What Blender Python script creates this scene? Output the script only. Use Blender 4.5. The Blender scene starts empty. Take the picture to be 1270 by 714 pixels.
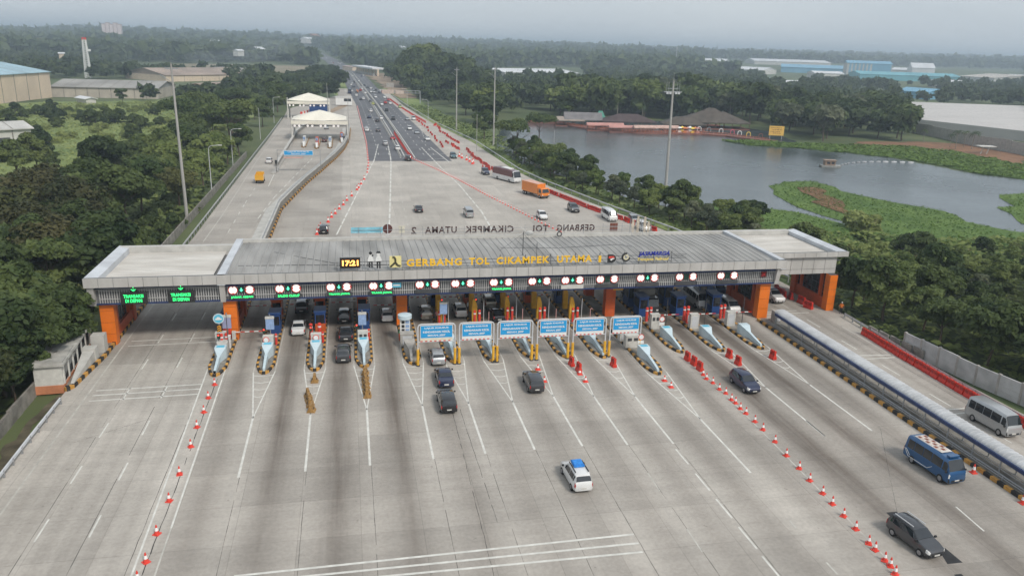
import bpy, math, random
import numpy as np
from mathutils import Vector, Matrix

PI = math.pi
S = bpy.context.scene
COL = S.collection
rnd = random.Random(7)

# ------------------------------------------------------------------ camera
H = 35.0
FPX, PITCH, YAW, ROLL = 982.93506, 0.296060185, 0.206321844, 0.0298536556
_cp, _sp = math.cos(PITCH), math.sin(PITCH)
_fw = Vector((math.sin(YAW) * _cp, math.cos(YAW) * _cp, -_sp))
_r0 = Vector((math.cos(YAW), -math.sin(YAW), 0))
_u0 = _r0.cross(_fw)
_rt = _r0 * math.cos(ROLL) + _u0 * math.sin(ROLL)
_up = -_r0 * math.sin(ROLL) + _u0 * math.cos(ROLL)
cam_data = bpy.data.cameras.new("camera")
cam = bpy.data.objects.new("camera", cam_data)
COL.objects.link(cam)
cam_data.sensor_width = 36.0
cam_data.lens = FPX / 1270.0 * 36.0
cam_data.clip_start = 1.0
cam_data.clip_end = 40000.0
cam.matrix_world = Matrix(((_rt.x, _up.x, -_fw.x, 0), (_rt.y, _up.y, -_fw.y, 0), (_rt.z, _up.z, -_fw.z, H), (0, 0, 0, 1)))
S.camera = cam

# ------------------------------------------------------------------ light
SUN_EL, SUN_AZ = math.radians(46), math.radians(152)      # azimuth from +Y, clockwise
world = bpy.data.worlds.new("World")
S.world = world
world.use_nodes = True
nt = world.node_tree
nt.nodes.clear()
wo = nt.nodes.new("ShaderNodeOutputWorld")
bg = nt.nodes.new("ShaderNodeBackground")
sky = nt.nodes.new("ShaderNodeTexSky")
sky.sky_type = 'NISHITA'
sky.sun_disc = False
sky.sun_elevation = SUN_EL
sky.sun_rotation = SUN_AZ
sky.air_density = 1.0
sky.dust_density = 4.0
mixw = nt.nodes.new("ShaderNodeMix")
mixw.data_type = 'RGBA'
mixw.inputs[0].default_value = 0.78
tcw = nt.nodes.new("ShaderNodeTexCoord")
mpw = nt.nodes.new("ShaderNodeMapping")
mpw.inputs['Scale'].default_value = (1.2, 1.2, 5.0)
nzw = nt.nodes.new("ShaderNodeTexNoise")
nzw.inputs['Scale'].default_value = 2.2
nzw.inputs['Detail'].default_value = 5
rpw = nt.nodes.new("ShaderNodeValToRGB")
rpw.color_ramp.elements[0].position = 0.3
rpw.color_ramp.elements[0].color = (6.0, 6.6, 7.15, 1)
rpw.color_ramp.elements[1].position = 0.7
rpw.color_ramp.elements[1].color = (7.1, 7.6, 7.95, 1)
nt.links.new(tcw.outputs['Generated'], mpw.inputs[0])
nt.links.new(mpw.outputs[0], nzw.inputs['Vector'])
nt.links.new(nzw.outputs['Fac'], rpw.inputs[0])
nt.links.new(sky.outputs[0], mixw.inputs[6])
nt.links.new(rpw.outputs[0], mixw.inputs[7])
nt.links.new(mixw.outputs[2], bg.inputs[0])
bg.inputs[1].default_value = 0.095
nt.links.new(bg.outputs[0], wo.inputs[0])

sd = bpy.data.lights.new("sun", 'SUN')
sd.energy = 2.0
sd.angle = math.radians(11)
sd.color = (1.0, 0.95, 0.88)
sun = bpy.data.objects.new("sun", sd)
COL.objects.link(sun)
_sdv = Vector((math.sin(SUN_AZ) * math.cos(SUN_EL), math.cos(SUN_AZ) * math.cos(SUN_EL), math.sin(SUN_EL)))
sun.rotation_euler = _sdv.to_track_quat('Z', 'Y').to_euler()

S.view_settings.view_transform = 'Standard'
S.view_settings.look = 'None'
S.view_settings.exposure = 0.30
S.view_settings.gamma = 1.0
S.view_settings.use_curve_mapping = False
S.cycles.use_denoising = True
S.cycles.max_bounces = 5
S.cycles.diffuse_bounces = 2
S.cycles.glossy_bounces = 2
S.cycles.transmission_bounces = 3
S.cycles.transparent_max_bounces = 4
S.cycles.volume_bounces = 0
S.cycles.use_adaptive_sampling = True
S.cycles.adaptive_threshold = 0.02


# ------------------------------------------------------------------ survey helpers
def G(px, py, z=0.0):
    """ground point seen at this place of the survey picture"""
    d = _rt * (px - 635) - _up * (py - 357) + _fw * FPX
    t = (z - H) / d.z
    return Vector((d.x * t, d.y * t, z))


def GZ(ox, oy, s, a, b, z=0.0):
    return G(ox + a / s, oy + b / s, z)


# ------------------------------------------------------------------ materials
MATS = {}


def mat(name, col, rough=0.7, var=0.12, scale=1.0, metal=0.0, bump=0.0, emit=0.0, spec=0.4, coord='Object', col2=None, stretch=None, detail=4):
    if name in MATS:
        return MATS[name]
    m = bpy.data.materials.new(name)
    m.use_nodes = True
    t = m.node_tree
    b = t.nodes['Principled BSDF']
    b.inputs['Roughness'].default_value = rough
    b.inputs['Metallic'].default_value = metal
    b.inputs['Specular IOR Level'].default_value = spec
    tc = t.nodes.new("ShaderNodeTexCoord")
    n = t.nodes.new("ShaderNodeTexNoise")
    n.inputs['Scale'].default_value = scale
    n.inputs['Detail'].default_value = detail
    vec = tc.outputs[coord]
    if coord == 'World':
        pass
    if stretch:
        mp = t.nodes.new("ShaderNodeMapping")
        mp.inputs['Scale'].default_value = stretch
        t.links.new(vec, mp.inputs[0])
        vec = mp.outputs[0]
    t.links.new(vec, n.inputs['Vector'])
    r = t.nodes.new("ShaderNodeValToRGB")
    r.color_ramp.elements[0].position = 0.3
    r.color_ramp.elements[1].position = 0.7
    c2 = col2 if col2 else tuple(min(1, c * (1 + var)) for c in col)
    c1 = col if col2 else tuple(c * (1 - var) for c in col)
    r.color_ramp.elements[0].color = (*c1, 1)
    r.color_ramp.elements[1].color = (*c2, 1)
    t.links.new(n.outputs['Fac'], r.inputs[0])
    t.links.new(r.outputs[0], b.inputs['Base Color'])
    if emit:
        b.inputs['Emission Color'].default_value = (*col, 1)
        b.inputs['Emission Strength'].default_value = emit
    if bump:
        bp = t.nodes.new("ShaderNodeBump")
        bp.inputs['Strength'].default_value = bump
        bp.inputs['Distance'].default_value = 0.1
        t.links.new(n.outputs['Fac'], bp.inputs['Height'])
        t.links.new(bp.outputs[0], b.inputs['Normal'])
    MATS[name] = m
    return m


def math_node(t, op, a, b=None, c=None):
    n = t.nodes.new("ShaderNodeMath")
    n.operation = op
    for i, v in enumerate((a, b, c)):
        if v is None:
            continue
        if isinstance(v, (int, float)):
            n.inputs[i].default_value = v
        else:
            t.links.new(v, n.inputs[i])
    return n.outputs[0]


def road_mat(name, base, wear_dark, slab=(3.6, 5.0), joint=0.35, mottle=0.16, tint2=None):
    """road surface: slab-to-slab tone, joints, long tyre wear (attribute 'wear'), fine grain"""
    m = bpy.data.materials.new(name)
    m.use_nodes = True
    t = m.node_tree
    b = t.nodes['Principled BSDF']
    b.inputs['Roughness'].default_value = 0.82
    b.inputs['Specular IOR Level'].default_value = 0.25
    geo = t.nodes.new("ShaderNodeNewGeometry")
    sep = t.nodes.new("ShaderNodeSeparateXYZ")
    t.links.new(geo.outputs['Position'], sep.inputs[0])
    X, Y = sep.outputs[0], sep.outputs[1]
    fx = math_node(t, 'DIVIDE', X, slab[0])
    fy = math_node(t, 'DIVIDE', Y, slab[1])
    ix = math_node(t, 'FLOOR', fx)
    iy = math_node(t, 'FLOOR', fy)
    cb = t.nodes.new("ShaderNodeCombineXYZ")
    t.links.new(ix, cb.inputs[0])
    t.links.new(iy, cb.inputs[1])
    wn = t.nodes.new("ShaderNodeTexWhiteNoise")
    wn.noise_dimensions = '2D'
    t.links.new(cb.outputs[0], wn.inputs['Vector'])
    mp = t.nodes.new("ShaderNodeMapping")
    mp.inputs['Scale'].default_value = (1.0, 0.07, 1.0)
    t.links.new(geo.outputs['Position'], mp.inputs[0])
    n1 = t.nodes.new("ShaderNodeTexNoise")
    n1.inputs['Scale'].default_value = 0.9
    n1.inputs['Detail'].default_value = 5
    t.links.new(mp.outputs[0], n1.inputs['Vector'])
    mp2 = t.nodes.new("ShaderNodeMapping")
    mp2.inputs['Scale'].default_value = (0.25, 1.1, 1.0)
    t.links.new(geo.outputs['Position'], mp2.inputs[0])
    n2 = t.nodes.new("ShaderNodeTexNoise")
    n2.inputs['Scale'].default_value = 0.7
    n2.inputs['Detail'].default_value = 6
    n2.inputs['Roughness'].default_value = 0.65
    t.links.new(mp2.outputs[0], n2.inputs['Vector'])
    n3 = t.nodes.new("ShaderNodeTexNoise")
    n3.inputs['Scale'].default_value = 3.2
    n3.inputs['Detail'].default_value = 5
    t.links.new(geo.outputs['Position'], n3.inputs['Vector'])
    n4 = t.nodes.new("ShaderNodeTexNoise")
    n4.inputs['Scale'].default_value = 0.09
    n4.inputs['Detail'].default_value = 4
    t.links.new(geo.outputs['Position'], n4.inputs['Vector'])
    v = math_node(t, 'MULTIPLY_ADD', wn.outputs['Value'], 0.15, 0.925)
    v = math_node(t, 'MULTIPLY', v, math_node(t, 'MULTIPLY_ADD', n1.outputs['Fac'], mottle * 1.6, 1 - mottle * 0.8))
    v = math_node(t, 'MULTIPLY', v, math_node(t, 'MULTIPLY_ADD', n2.outputs['Fac'], mottle * 2.6, 1 - mottle * 1.3))
    v = math_node(t, 'MULTIPLY', v, math_node(t, 'MULTIPLY_ADD', n3.outputs['Fac'], mottle * 2.6, 1 - mottle * 1.3))
    v = math_node(t, 'MULTIPLY', v, math_node(t, 'MULTIPLY_ADD', n4.outputs['Fac'], 0.7, 0.65))
    mp5 = t.nodes.new("ShaderNodeMapping")
    mp5.inputs['Scale'].default_value = (1.0, 0.035, 1.0)
    mp5.inputs['Rotation'].default_value = (0, 0, 0.04)
    t.links.new(geo.outputs['Position'], mp5.inputs[0])
    n5 = t.nodes.new("ShaderNodeTexNoise")
    n5.inputs['Scale'].default_value = 2.6
    n5.inputs['Detail'].default_value = 6
    n5.inputs['Roughness'].default_value = 0.7
    t.links.new(mp5.outputs[0], n5.inputs['Vector'])
    v = math_node(t, 'MULTIPLY', v, math_node(t, 'MULTIPLY_ADD', n5.outputs['Fac'], mottle * 2.2, 1 - mottle * 1.1))
    n6 = t.nodes.new("ShaderNodeTexNoise")
    n6.inputs['Scale'].default_value = 1.4
    n6.inputs['Detail'].default_value = 2
    t.links.new(geo.outputs['Position'], n6.inputs['Vector'])
    spot = math_node(t, 'GREATER_THAN', n6.outputs['Fac'], 0.74)
    v = math_node(t, 'MULTIPLY', v, math_node(t, 'MULTIPLY_ADD', spot, -0.22, 1.0))
    # joints
    for f, w in ((fx, 0.05 / slab[0]), (fy, 0.05 / slab[1])):
        fr = math_node(t, 'FRACT', f)
        lt = math_node(t, 'LESS_THAN', fr, w)
        v = math_node(t, 'MULTIPLY', v, math_node(t, 'MULTIPLY_ADD', lt, -joint, 1.0))
    at = t.nodes.new("ShaderNodeAttribute")
    at.attribute_name = 'wear'
    wv = math_node(t, 'MULTIPLY', at.outputs['Fac'], math_node(t, 'MULTIPLY_ADD', n1.outputs['Fac'], 1.2, 0.3))
    wv = math_node(t, 'MULTIPLY', wv, math_node(t, 'MULTIPLY_ADD', n5.outputs['Fac'], 0.9, 0.55))
    mx = t.nodes.new("ShaderNodeMix")
    mx.data_type = 'RGBA'
    mx.inputs[6].default_value = (*base, 1)
    mx.inputs[7].default_value = (*wear_dark, 1)
    mx.clamp_factor = True
    t.links.new(wv, mx.inputs[0])
    vm = t.nodes.new("ShaderNodeVectorMath")
    vm.operation = 'SCALE'
    t.links.new(mx.outputs[2], vm.inputs[0])
    t.links.new(v, vm.inputs[3])
    t.links.new(vm.outputs[0], b.inputs['Base Color'])
    bp = t.nodes.new("ShaderNodeBump")
    bp.inputs['Strength'].default_value = 0.25
    bp.inputs['Distance'].default_value = 0.03
    t.links.new(n3.outputs['Fac'], bp.inputs['Height'])
    t.links.new(bp.outputs[0], b.inputs['Normal'])
    return m


def leaf_mat(name, dark, light, hueshift=None, transl=0.25):
    m = bpy.data.materials.new(name)
    m.use_nodes = True
    t = m.node_tree
    b = t.nodes['Principled BSDF']
    out = t.nodes['Material Output']
    b.inputs['Roughness'].default_value = 0.65
    b.inputs['Specular IOR Level'].default_value = 0.25
    oi = t.nodes.new("ShaderNodeObjectInfo")
    geo = t.nodes.new("ShaderNodeNewGeometry")
    n = t.nodes.new("ShaderNodeTexNoise")
    n.inputs['Scale'].default_value = 0.22
    n.inputs['Detail'].default_value = 3
    t.links.new(geo.outputs['Position'], n.inputs['Vector'])
    f = math_node(t, 'MULTIPLY_ADD', n.outputs['Fac'], 1.3, -0.45)
    f = math_node(t, 'ADD', f, math_node(t, 'MULTIPLY_ADD', oi.outputs['Random'], 0.85, -0.18))
    at = t.nodes.new("ShaderNodeAttribute")
    at.attribute_name = 'tone'
    f = math_node(t, 'ADD', f, math_node(t, 'MULTIPLY_ADD', at.outputs['Fac'], 0.8, -0.3))
    r = t.nodes.new("ShaderNodeValToRGB")
    e = r.color_ramp.elements
    e[0].position = 0.0
    e[0].color = (*dark, 1)
    e[1].position = 1.0
    e[1].color = (*light, 1)
    if hueshift:
        k = e.new(0.85)
        k.color = (*hueshift, 1)
    t.links.new(f, r.inputs[0])
    t.links.new(r.outputs[0], b.inputs['Base Color'])
    tr = t.nodes.new("ShaderNodeBsdfTranslucent")
    t.links.new(r.outputs[0], tr.inputs[0])
    ms = t.nodes.new("ShaderNodeMixShader")
    ms.inputs[0].default_value = transl
    t.links.new(b.outputs[0], ms.inputs[1])
    t.links.new(tr.outputs[0], ms.inputs[2])
    t.links.new(ms.outputs[0], out.inputs['Surface'])
    return m


# ------------------------------------------------------------------ mesh builder
class MB:
    def __init__(s):
        s.v, s.f, s.m = [], [], []

    def add(s, vs, fs, mi=0):
        o = len(s.v)
        s.v += [tuple(v) for v in vs]
        s.f += [tuple(i + o for i in f) for f in fs]
        s.m += [mi] * len(fs)
        return s

    def box(s, x0, x1, y0, y1, z0, z1, mi=0, M=None):
        vs = [Vector(p) for p in ((x0, y0, z0), (x1, y0, z0), (x1, y1, z0), (x0, y1, z0), (x0, y0, z1), (x1, y0, z1), (x1, y1, z1), (x0, y1, z1))]
        if M is not None:
            vs = [M @ v for v in vs]
        return s.add(vs, [(0, 3, 2, 1), (4, 5, 6, 7), (0, 1, 5, 4), (1, 2, 6, 5), (2, 3, 7, 6), (3, 0, 4, 7)], mi)

    def prism(s, poly, z0, z1, mi=0, top=None):
        n = len(poly)
        tp = top or poly
        vs = [(p[0], p[1], z0) for p in poly] + [(p[0], p[1], z1) for p in tp]
        fs = [tuple(range(n - 1, -1, -1)), tuple(range(n, 2 * n))] + [(i, (i + 1) % n, n + (i + 1) % n, n + i) for i in range(n)]
        return s.add(vs, fs, mi)

    def extr_y(s, poly, y0, y1, mi=0):
        """poly of (x,z) extruded along y"""
        n = len(poly)
        vs = [(p[0], y0, p[1]) for p in poly] + [(p[0], y1, p[1]) for p in poly]
        fs = [tuple(range(n)), tuple(range(2 * n - 1, n - 1, -1))] + [(i, n + i, n + (i + 1) % n, (i + 1) % n) for i in range(n)]
        return s.add(vs, fs, mi)

    def extr_x(s, poly, x0, x1, mi=0):
        """poly of (y,z) extruded along x"""
        n = len(poly)
        vs = [(x0, p[0], p[1]) for p in poly] + [(x1, p[0], p[1]) for p in poly]
        fs = [tuple(range(n - 1, -1, -1)), tuple(range(n, 2 * n))] + [(i, (i + 1) % n, n + (i + 1) % n, n + i) for i in range(n)]
        return s.add(vs, fs, mi)

    def cyl(s, p0, p1, r0, r1=None, n=10, mi=0, cap=True):
        r1 = r0 if r1 is None else r1
        p0, p1 = Vector(p0), Vector(p1)
        d = (p1 - p0).normalized()
        a = d.orthogonal().normalized()
        b = d.cross(a)
        vs = []
        for p, r in ((p0, r0), (p1, r1)):
            for i in range(n):
                t = 2 * PI * i / n
                vs.append(p + a * (math.cos(t) * r) + b * (math.sin(t) * r))
        fs = [(i, (i + 1) % n, n + (i + 1) % n, n + i) for i in range(n)]
        if cap:
            fs += [tuple(range(n - 1, -1, -1)), tuple(range(n, 2 * n))]
        return s.add(vs, fs, mi)

    def tube(s, pts, r, n=8, mi=0):
        for a, b in zip(pts[:-1], pts[1:]):
            s.cyl(a, b, r, r, n, mi)
        return s

    def quad(s, a, b, c, d, mi=0):
        return s.add([a, b, c, d], [(0, 1, 2, 3)], mi)

    def strip(s, p0, p1, w, z, mi=0, n=1):
        """flat painted line on the ground from p0 to p1"""
        p0, p1 = Vector(p0[:2]), Vector(p1[:2])
        d = (p1 - p0).normalized()
        q = Vector((-d.y, d.x)) * (w / 2)
        return s.add([(p0.x - q.x, p0.y - q.y, z), (p1.x - q.x, p1.y - q.y, z), (p1.x + q.x, p1.y + q.y, z), (p0.x + q.x, p0.y + q.y, z)][::-1], [(3, 2, 1, 0)][0:1] and [(0, 1, 2, 3)], mi)

    def mesh(s, name, mats, smooth=None):
        me = bpy.data.meshes.new(name)
        me.from_pydata(s.v, [], s.f)
        if not isinstance(mats, (list, tuple)):
            mats = [mats]
        for m in mats:
            me.materials.append(m)
        if len(mats) > 1:
            me.polygons.foreach_set('material_index', s.m)
        if smooth is not None:
            me.polygons.foreach_set('use_smooth', [True] * len(s.f))
            me.set_sharp_from_angle(angle=smooth)
        me.update()
        return me

    def build(s, name, mats, parent=None, smooth=None, loc=None):
        o = bpy.data.objects.new(name, s.mesh(name, mats, smooth))
        COL.objects.link(o)
        if parent:
            o.parent = parent
        if loc is not None:
            o.location = loc
        return o


def tag(o, label, cat, group=None, kind=None):
    if label:
        o['label'] = label
    if cat:
        o['category'] = cat
    if group:
        o['group'] = group
    if kind:
        o['kind'] = kind
    return o


def thing(name, label, cat, loc=(0, 0, 0), rz=0.0, group=None):
    o = bpy.data.objects.new(name, None)
    o.empty_display_size = 0.3
    COL.objects.link(o)
    o.location = loc
    o.rotation_euler = (0, 0, rz)
    return tag(o, label, cat, group)


def struct(o):
    o['kind'] = 'structure'
    return o


def dup(root, loc, rz, label=None, group=None, scale=None):
    kids = {}
    r = root.copy()
    COL.objects.link(r)
    r.location = loc
    r.rotation_euler = (0, 0, rz)
    if scale is not None:
        r.scale = scale if isinstance(scale, tuple) else (scale, scale, scale)
    if label:
        r['label'] = label
    if group:
        r['group'] = group
    for ch in CH[root.name]:
        c = ch.copy()
        COL.objects.link(c)
        c.parent = r
        for g in CH[ch.name]:
            d = g.copy()
            COL.objects.link(d)
            d.parent = c
    return r


class _CH(dict):
    """children lists, read once per prototype"""
    def __missing__(s, k):
        s[k] = list(bpy.data.objects[k].children)
        return s[k]


CH = _CH()

# text ---------------------------------------------------------------
_TXT = {}


def text_mb(sx, width, height, depth=0.04, bold=0.0, shear=0.0, spacing=1.0):
    """text as a MB standing in the XZ plane, facing -Y, centred, fitted into width x height"""
    key = (sx, bold, shear, spacing)
    if key not in _TXT:
        cu = bpy.data.curves.new("lettering", 'FONT')
        cu.body = sx
        cu.align_x = 'CENTER'
        cu.size = 1.0
        cu.extrude = 0.5
        cu.offset = bold
        cu.shear = shear
        cu.space_character = spacing
        cu.resolution_u = 2
        ob = bpy.data.objects.new("lettering", cu)
        COL.objects.link(ob)
        dg = bpy.context.evaluated_depsgraph_get()
        me = bpy.data.meshes.new_from_object(ob.evaluated_get(dg))
        vs = [v.co.copy() for v in me.vertices]
        fs = [tuple(p.vertices) for p in me.polygons]
        bpy.data.objects.remove(ob)
        bpy.data.curves.remove(cu)
        bpy.data.meshes.remove(me)
        _TXT[key] = (vs, fs)
    vs, fs = _TXT[key]
    xs = [v.x for v in vs]
    ys = [v.y for v in vs]
    x0, x1, y0, y1 = min(xs), max(xs), min(ys), max(ys)
    b = MB()
    b.add([((v.x - (x0 + x1) / 2) / (x1 - x0) * width, -v.z * depth, (v.y - (y0 + y1) / 2) / (y1 - y0) * height) for v in vs], fs)
    return b


def shift(mb, dx=0, dy=0, dz=0, M=None):
    mb.v = [tuple((M @ Vector(v) if M is not None else Vector(v)) + Vector((dx, dy, dz))) for v in mb.v]
    return mb


def merge(a, b, mi=0):
    a.add(b.v, b.f, mi)
    return a


ORD = ['first', 'second', 'third', 'fourth', 'fifth', 'sixth', 'seventh', 'eighth', 'ninth', 'tenth', 'eleventh', 'twelfth', 'thirteenth', 'fourteenth']

# shared materials
WHITE = mat('white_paint', (0.72, 0.72, 0.70), 0.5, 0.06, 3)
OFFWHITE = mat('off_white_paint', (0.55, 0.54, 0.50), 0.6, 0.12, 2)
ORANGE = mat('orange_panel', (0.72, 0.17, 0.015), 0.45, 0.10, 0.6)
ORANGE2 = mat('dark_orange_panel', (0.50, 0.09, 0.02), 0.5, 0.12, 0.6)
YELLOW = mat('yellow_paint', (0.70, 0.38, 0.03), 0.5, 0.12, 2)
BLACK = mat('black_paint', (0.025, 0.025, 0.025), 0.5, 0.3, 3)
DARK = mat('dark_grey_metal', (0.06, 0.062, 0.066), 0.5, 0.2, 3)
GREYM = mat('grey_metal', (0.33, 0.34, 0.35), 0.45, 0.12, 2, metal=0.3)
LGREY = mat('light_grey_metal', (0.52, 0.53, 0.54), 0.45, 0.1, 1)
RED = mat('red_plastic', (0.55, 0.035, 0.02), 0.45, 0.15, 2)
REDB = mat('bright_red_plastic', (0.68, 0.06, 0.04), 0.45, 0.12, 2)
NAVY = mat('navy_panel', (0.022, 0.04, 0.115), 0.45, 0.2, 1)
BLUEP = mat('blue_cabinet_paint', (0.02, 0.06, 0.19), 0.4, 0.15, 1)
SIGNBLUE = mat('sign_blue', (0.02, 0.30, 0.62), 0.4, 0.05, 1)
CYAN = mat('cyan_panel', (0.10, 0.45, 0.62), 0.4, 0.08, 1)
PALEBLUE = mat('pale_blue_paint', (0.50, 0.60, 0.64), 0.5, 0.06, 2)
SCREENB = mat('pale_blue_display', (0.28, 0.40, 0.62), 0.3, 0.15, 4)
CONC = mat('cast_concrete', (0.36, 0.34, 0.31), 0.85, 0.2, 1.2, bump=0.2)
CONCD = mat('weathered_concrete', (0.22, 0.205, 0.18), 0.9, 0.35, 0.8, bump=0.3)
CONCL = mat('pale_concrete', (0.46, 0.45, 0.42), 0.85, 0.15, 0.7, bump=0.1)
GLASS = mat('dark_glass', (0.015, 0.018, 0.022), 0.08, 0.1, 1, spec=0.7)
TYRE = mat('tyre_rubber', (0.018, 0.018, 0.018), 0.85, 0.2, 3)
RIM = mat('alloy_rim', (0.35, 0.35, 0.36), 0.35, 0.1, 3, metal=0.6)
LAMPW = mat('lamp_lens', (0.62, 0.62, 0.60), 0.2, 0.05, 3)
LAMPR = mat('red_lens', (0.40, 0.02, 0.02), 0.25, 0.1, 3)
LAMPR_ON = mat('lit_red_lens', (1.0, 0.08, 0.05), 0.25, 0.05, 3, emit=1.2)
LEDG = mat('green_led', (0.03, 1.0, 0.22), 0.4, 0.0, 3, emit=1.3)
LEDO = mat('amber_led', (1.0, 0.45, 0.10), 0.4, 0.0, 3, emit=2.2)
LEDR = mat('red_led', (1.0, 0.05, 0.05), 0.4, 0.0, 3, emit=0.9)
LITW = mat('lit_white_sign', (1.0, 0.93, 0.88), 0.4, 0.0, 3, emit=0.5)
WOODY = mat('ochre_barrier', (0.30, 0.17, 0.055), 0.6, 0.25, 3)
BARK = mat('tree_bark', (0.10, 0.075, 0.05), 0.9, 0.3, 4, bump=0.4)
# ------------------------------------------------------------------ terrain
def interp(pts, y):
    ys = [p[1] for p in pts]
    xs = [p[0] for p in pts]
    return float(np.interp(y, ys, xs))


def hill(x, y):
    d = np.sqrt(x * x + y * y)
    t = np.clip((d - 1150) / 2600, 0, 1)
    t = t * t * (3 - 2 * t)
    w = 0.72 + 0.18 * np.sin(x / 610.0 + 1.3) + 0.14 * np.sin(x / 233.0 + y / 700.0) + 0.08 * np.sin(x / 97.0 + y / 311.0)
    side = 1.0 + 0.38 * np.clip(-(x + 300) / 1600, -0.35, 1)
    return -0.45 + 36.0 * t * w * side


ax = np.concatenate([-np.geomspace(7000, 260, 26), np.linspace(-240, 300, 28), np.geomspace(330, 7000, 24)])
ay = np.concatenate([np.linspace(-150, 900, 36), np.geomspace(950, 8200, 44)])
gx, gy = np.meshgrid(ax, ay)
gz = hill(gx, gy)
nv = gx.size
vs = np.stack([gx.ravel(), gy.ravel(), gz.ravel()], 1)
idx = np.arange(nv).reshape(gx.shape)
fs = np.stack([idx[:-1, :-1].ravel(), idx[:-1, 1:].ravel(), idx[1:, 1:].ravel(), idx[1:, :-1].ravel()], 1)
me = bpy.data.meshes.new("ground")
me.from_pydata(vs.tolist(), [], fs.tolist())
GRASSG = mat('rough_grass_ground', (0.050, 0.078, 0.026), 0.95, 0.3, 0.035, coord='Object', col2=(0.115, 0.135, 0.055), detail=9, bump=0.5)
me.materials.append(GRASSG)
ground = bpy.data.objects.new("ground", me)
COL.objects.link(ground)
struct(ground)


def ribbon(name, L, R, ys, nx, z, m, wear=None, hillz=False):
    """road sheet between the left and the right edge (lists of (x, y))"""
    rows = []
    for y in ys:
        a, b = interp(L, y), interp(R, y)
        rows.append([(a + (b - a) * i / nx, y) for i in range(nx + 1)])
    V = [(x, y, (hill(np.array(x), np.array(y)) + 0.5 + z if hillz and y > 1100 else z)) for r in rows for x, y in r]
    n = nx + 1
    F = [(j * n + i, j * n + i + 1, (j + 1) * n + i + 1, (j + 1) * n + i) for j in range(len(rows) - 1) for i in range(nx)]
    # skirts down to the ground
    o = len(V)
    for side in (0, nx):
        for r in rows:
            V.append((r[side][0], r[side][1], -0.6))
    k = len(rows)
    for j in range(k - 1):
        F.append((j * n, (j + 1) * n, o + j + 1, o + j))
        F.append((j * n + nx, o + k + j, o + k + j + 1, (j + 1) * n + nx))
    me = bpy.data.meshes.new(name)
    me.from_pydata([tuple(map(float, v)) for v in V], [], F)
    me.materials.append(m)
    at = me.attributes.new('wear', 'FLOAT', 'POINT')
    at.data.foreach_set('value', [float(wear(v[0], v[1])) if wear else 0.0 for v in V])
    o = bpy.data.objects.new(name, me)
    COL.objects.link(o)
    return struct(o)


SEP = [-15.0, -9.9, -4.5, 0.93, 6.45, 11.15, 15.7, 20.2, 24.45, 28.8, 33.5, 38.75, 44.0, 49.35, 54.0]
LANEC = [(a + b) / 2 for a, b in zip(SEP[:-1], SEP[1:])]
LSTR = [0.75, 1.0, 1.0, 0.95, 0.7, 0.6, 0.6, 0.65, 0.7, 0.8, 0.9, 0.95, 0.85, 0.6]


def wear_fn(x, y):
    w = 0.0
    if y < 135:
        st = float(np.interp(y, [15, 40, 58, 76, 92, 110, 135], [0.22, 0.34, 0.52, 0.78, 1.0, 0.9, 0.3]))
        sg = float(np.interp(y, [15, 60, 85, 120], [1.6, 1.45, 1.1, 1.0]))
        if -14.5 < x < 54:
            w += 0.10 + 0.34 * min(1, max(0, (x - 37) / 3)) * min(1, max(0, (52.5 - x) / 2)) + 0.16 * max(0, 1 - abs(x) / 12)
            for c, s_ in zip(LANEC, LSTR):
                if abs(x - c) < 4.5:
                    w += s_ * st * math.exp(-((x - c) / sg) ** 2)
        elif x <= -14.5:
            for c in (-21.2, -17.7, -24.9):
                for o in (-0.8, 0.8):
                    w += 0.22 * math.exp(-((x - c - o) / 0.55) ** 2)
            w += 0.25 * math.exp(-((y - 97) / 12) ** 2)
        else:
            for c in (59.0, 63.0):
                for o in (-0.8, 0.8):
                    w += 0.3 * math.exp(-((x - c - o) / 0.5) ** 2)
            w += 0.25
    else:
        w = 0.10 + 0.25 * math.exp(-((y - 135) / 12) ** 2)
        if x < -2 and x > -15:
            w += 0.22
        if x < -15:
            w += 0.12
    return w


CONCRETE = road_mat('road_concrete', (0.425, 0.394, 0.352), (0.135, 0.114, 0.096), slab=(4.6, 5.2), joint=0.2)
ASPH = road_mat('road_asphalt', (0.125, 0.126, 0.135), (0.05, 0.05, 0.055), slab=(60, 80), joint=0.0, mottle=0.14)

L_edge = [(-29.0, 10), (-29.2, 100), (-28.3, 150), (-28.6, 205), (-28.8, 300), (-29.5, 385), (-31, 440), (-6.0, 560), (-8.5, 640)]
R_edge = [(70.0, 10), (66.9, 84), (68.2, 97), (66.6, 125), (62.6, 148), (56.6, 174), (50.5, 205), (47.6, 228), (45.5, 297), (37.8, 371), (31.5, 481), (28.5, 640)]
near_ys = list(np.arange(14, 140, 2.0)) + list(np.arange(140, 640, 10.0)) + [640]
plaza = ribbon('road', L_edge, R_edge, near_ys, 200, 0.0, CONCRETE, wear_fn)
A_L = [(5.6, 247.5), (5.9, 298), (5.4, 358), (4.6, 476), (0.5, 629), (-7.5, 950), (-39, 1503), (-120, 2300), (-235, 3100), (-330, 3700)]
A_R = [(31.4, 247.5), (29.6, 350), (26.6, 480), (24.2, 612), (18, 970), (-14, 1503), (-88, 2300), (-196, 3100), (-288, 3700)]
asph = ribbon('highway', A_L, A_R, list(np.arange(247.5, 1000, 12)) + list(np.arange(1000, 3700, 60)), 16, 0.012, ASPH, lambda x, y: 0.0, hillz=True)

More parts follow.
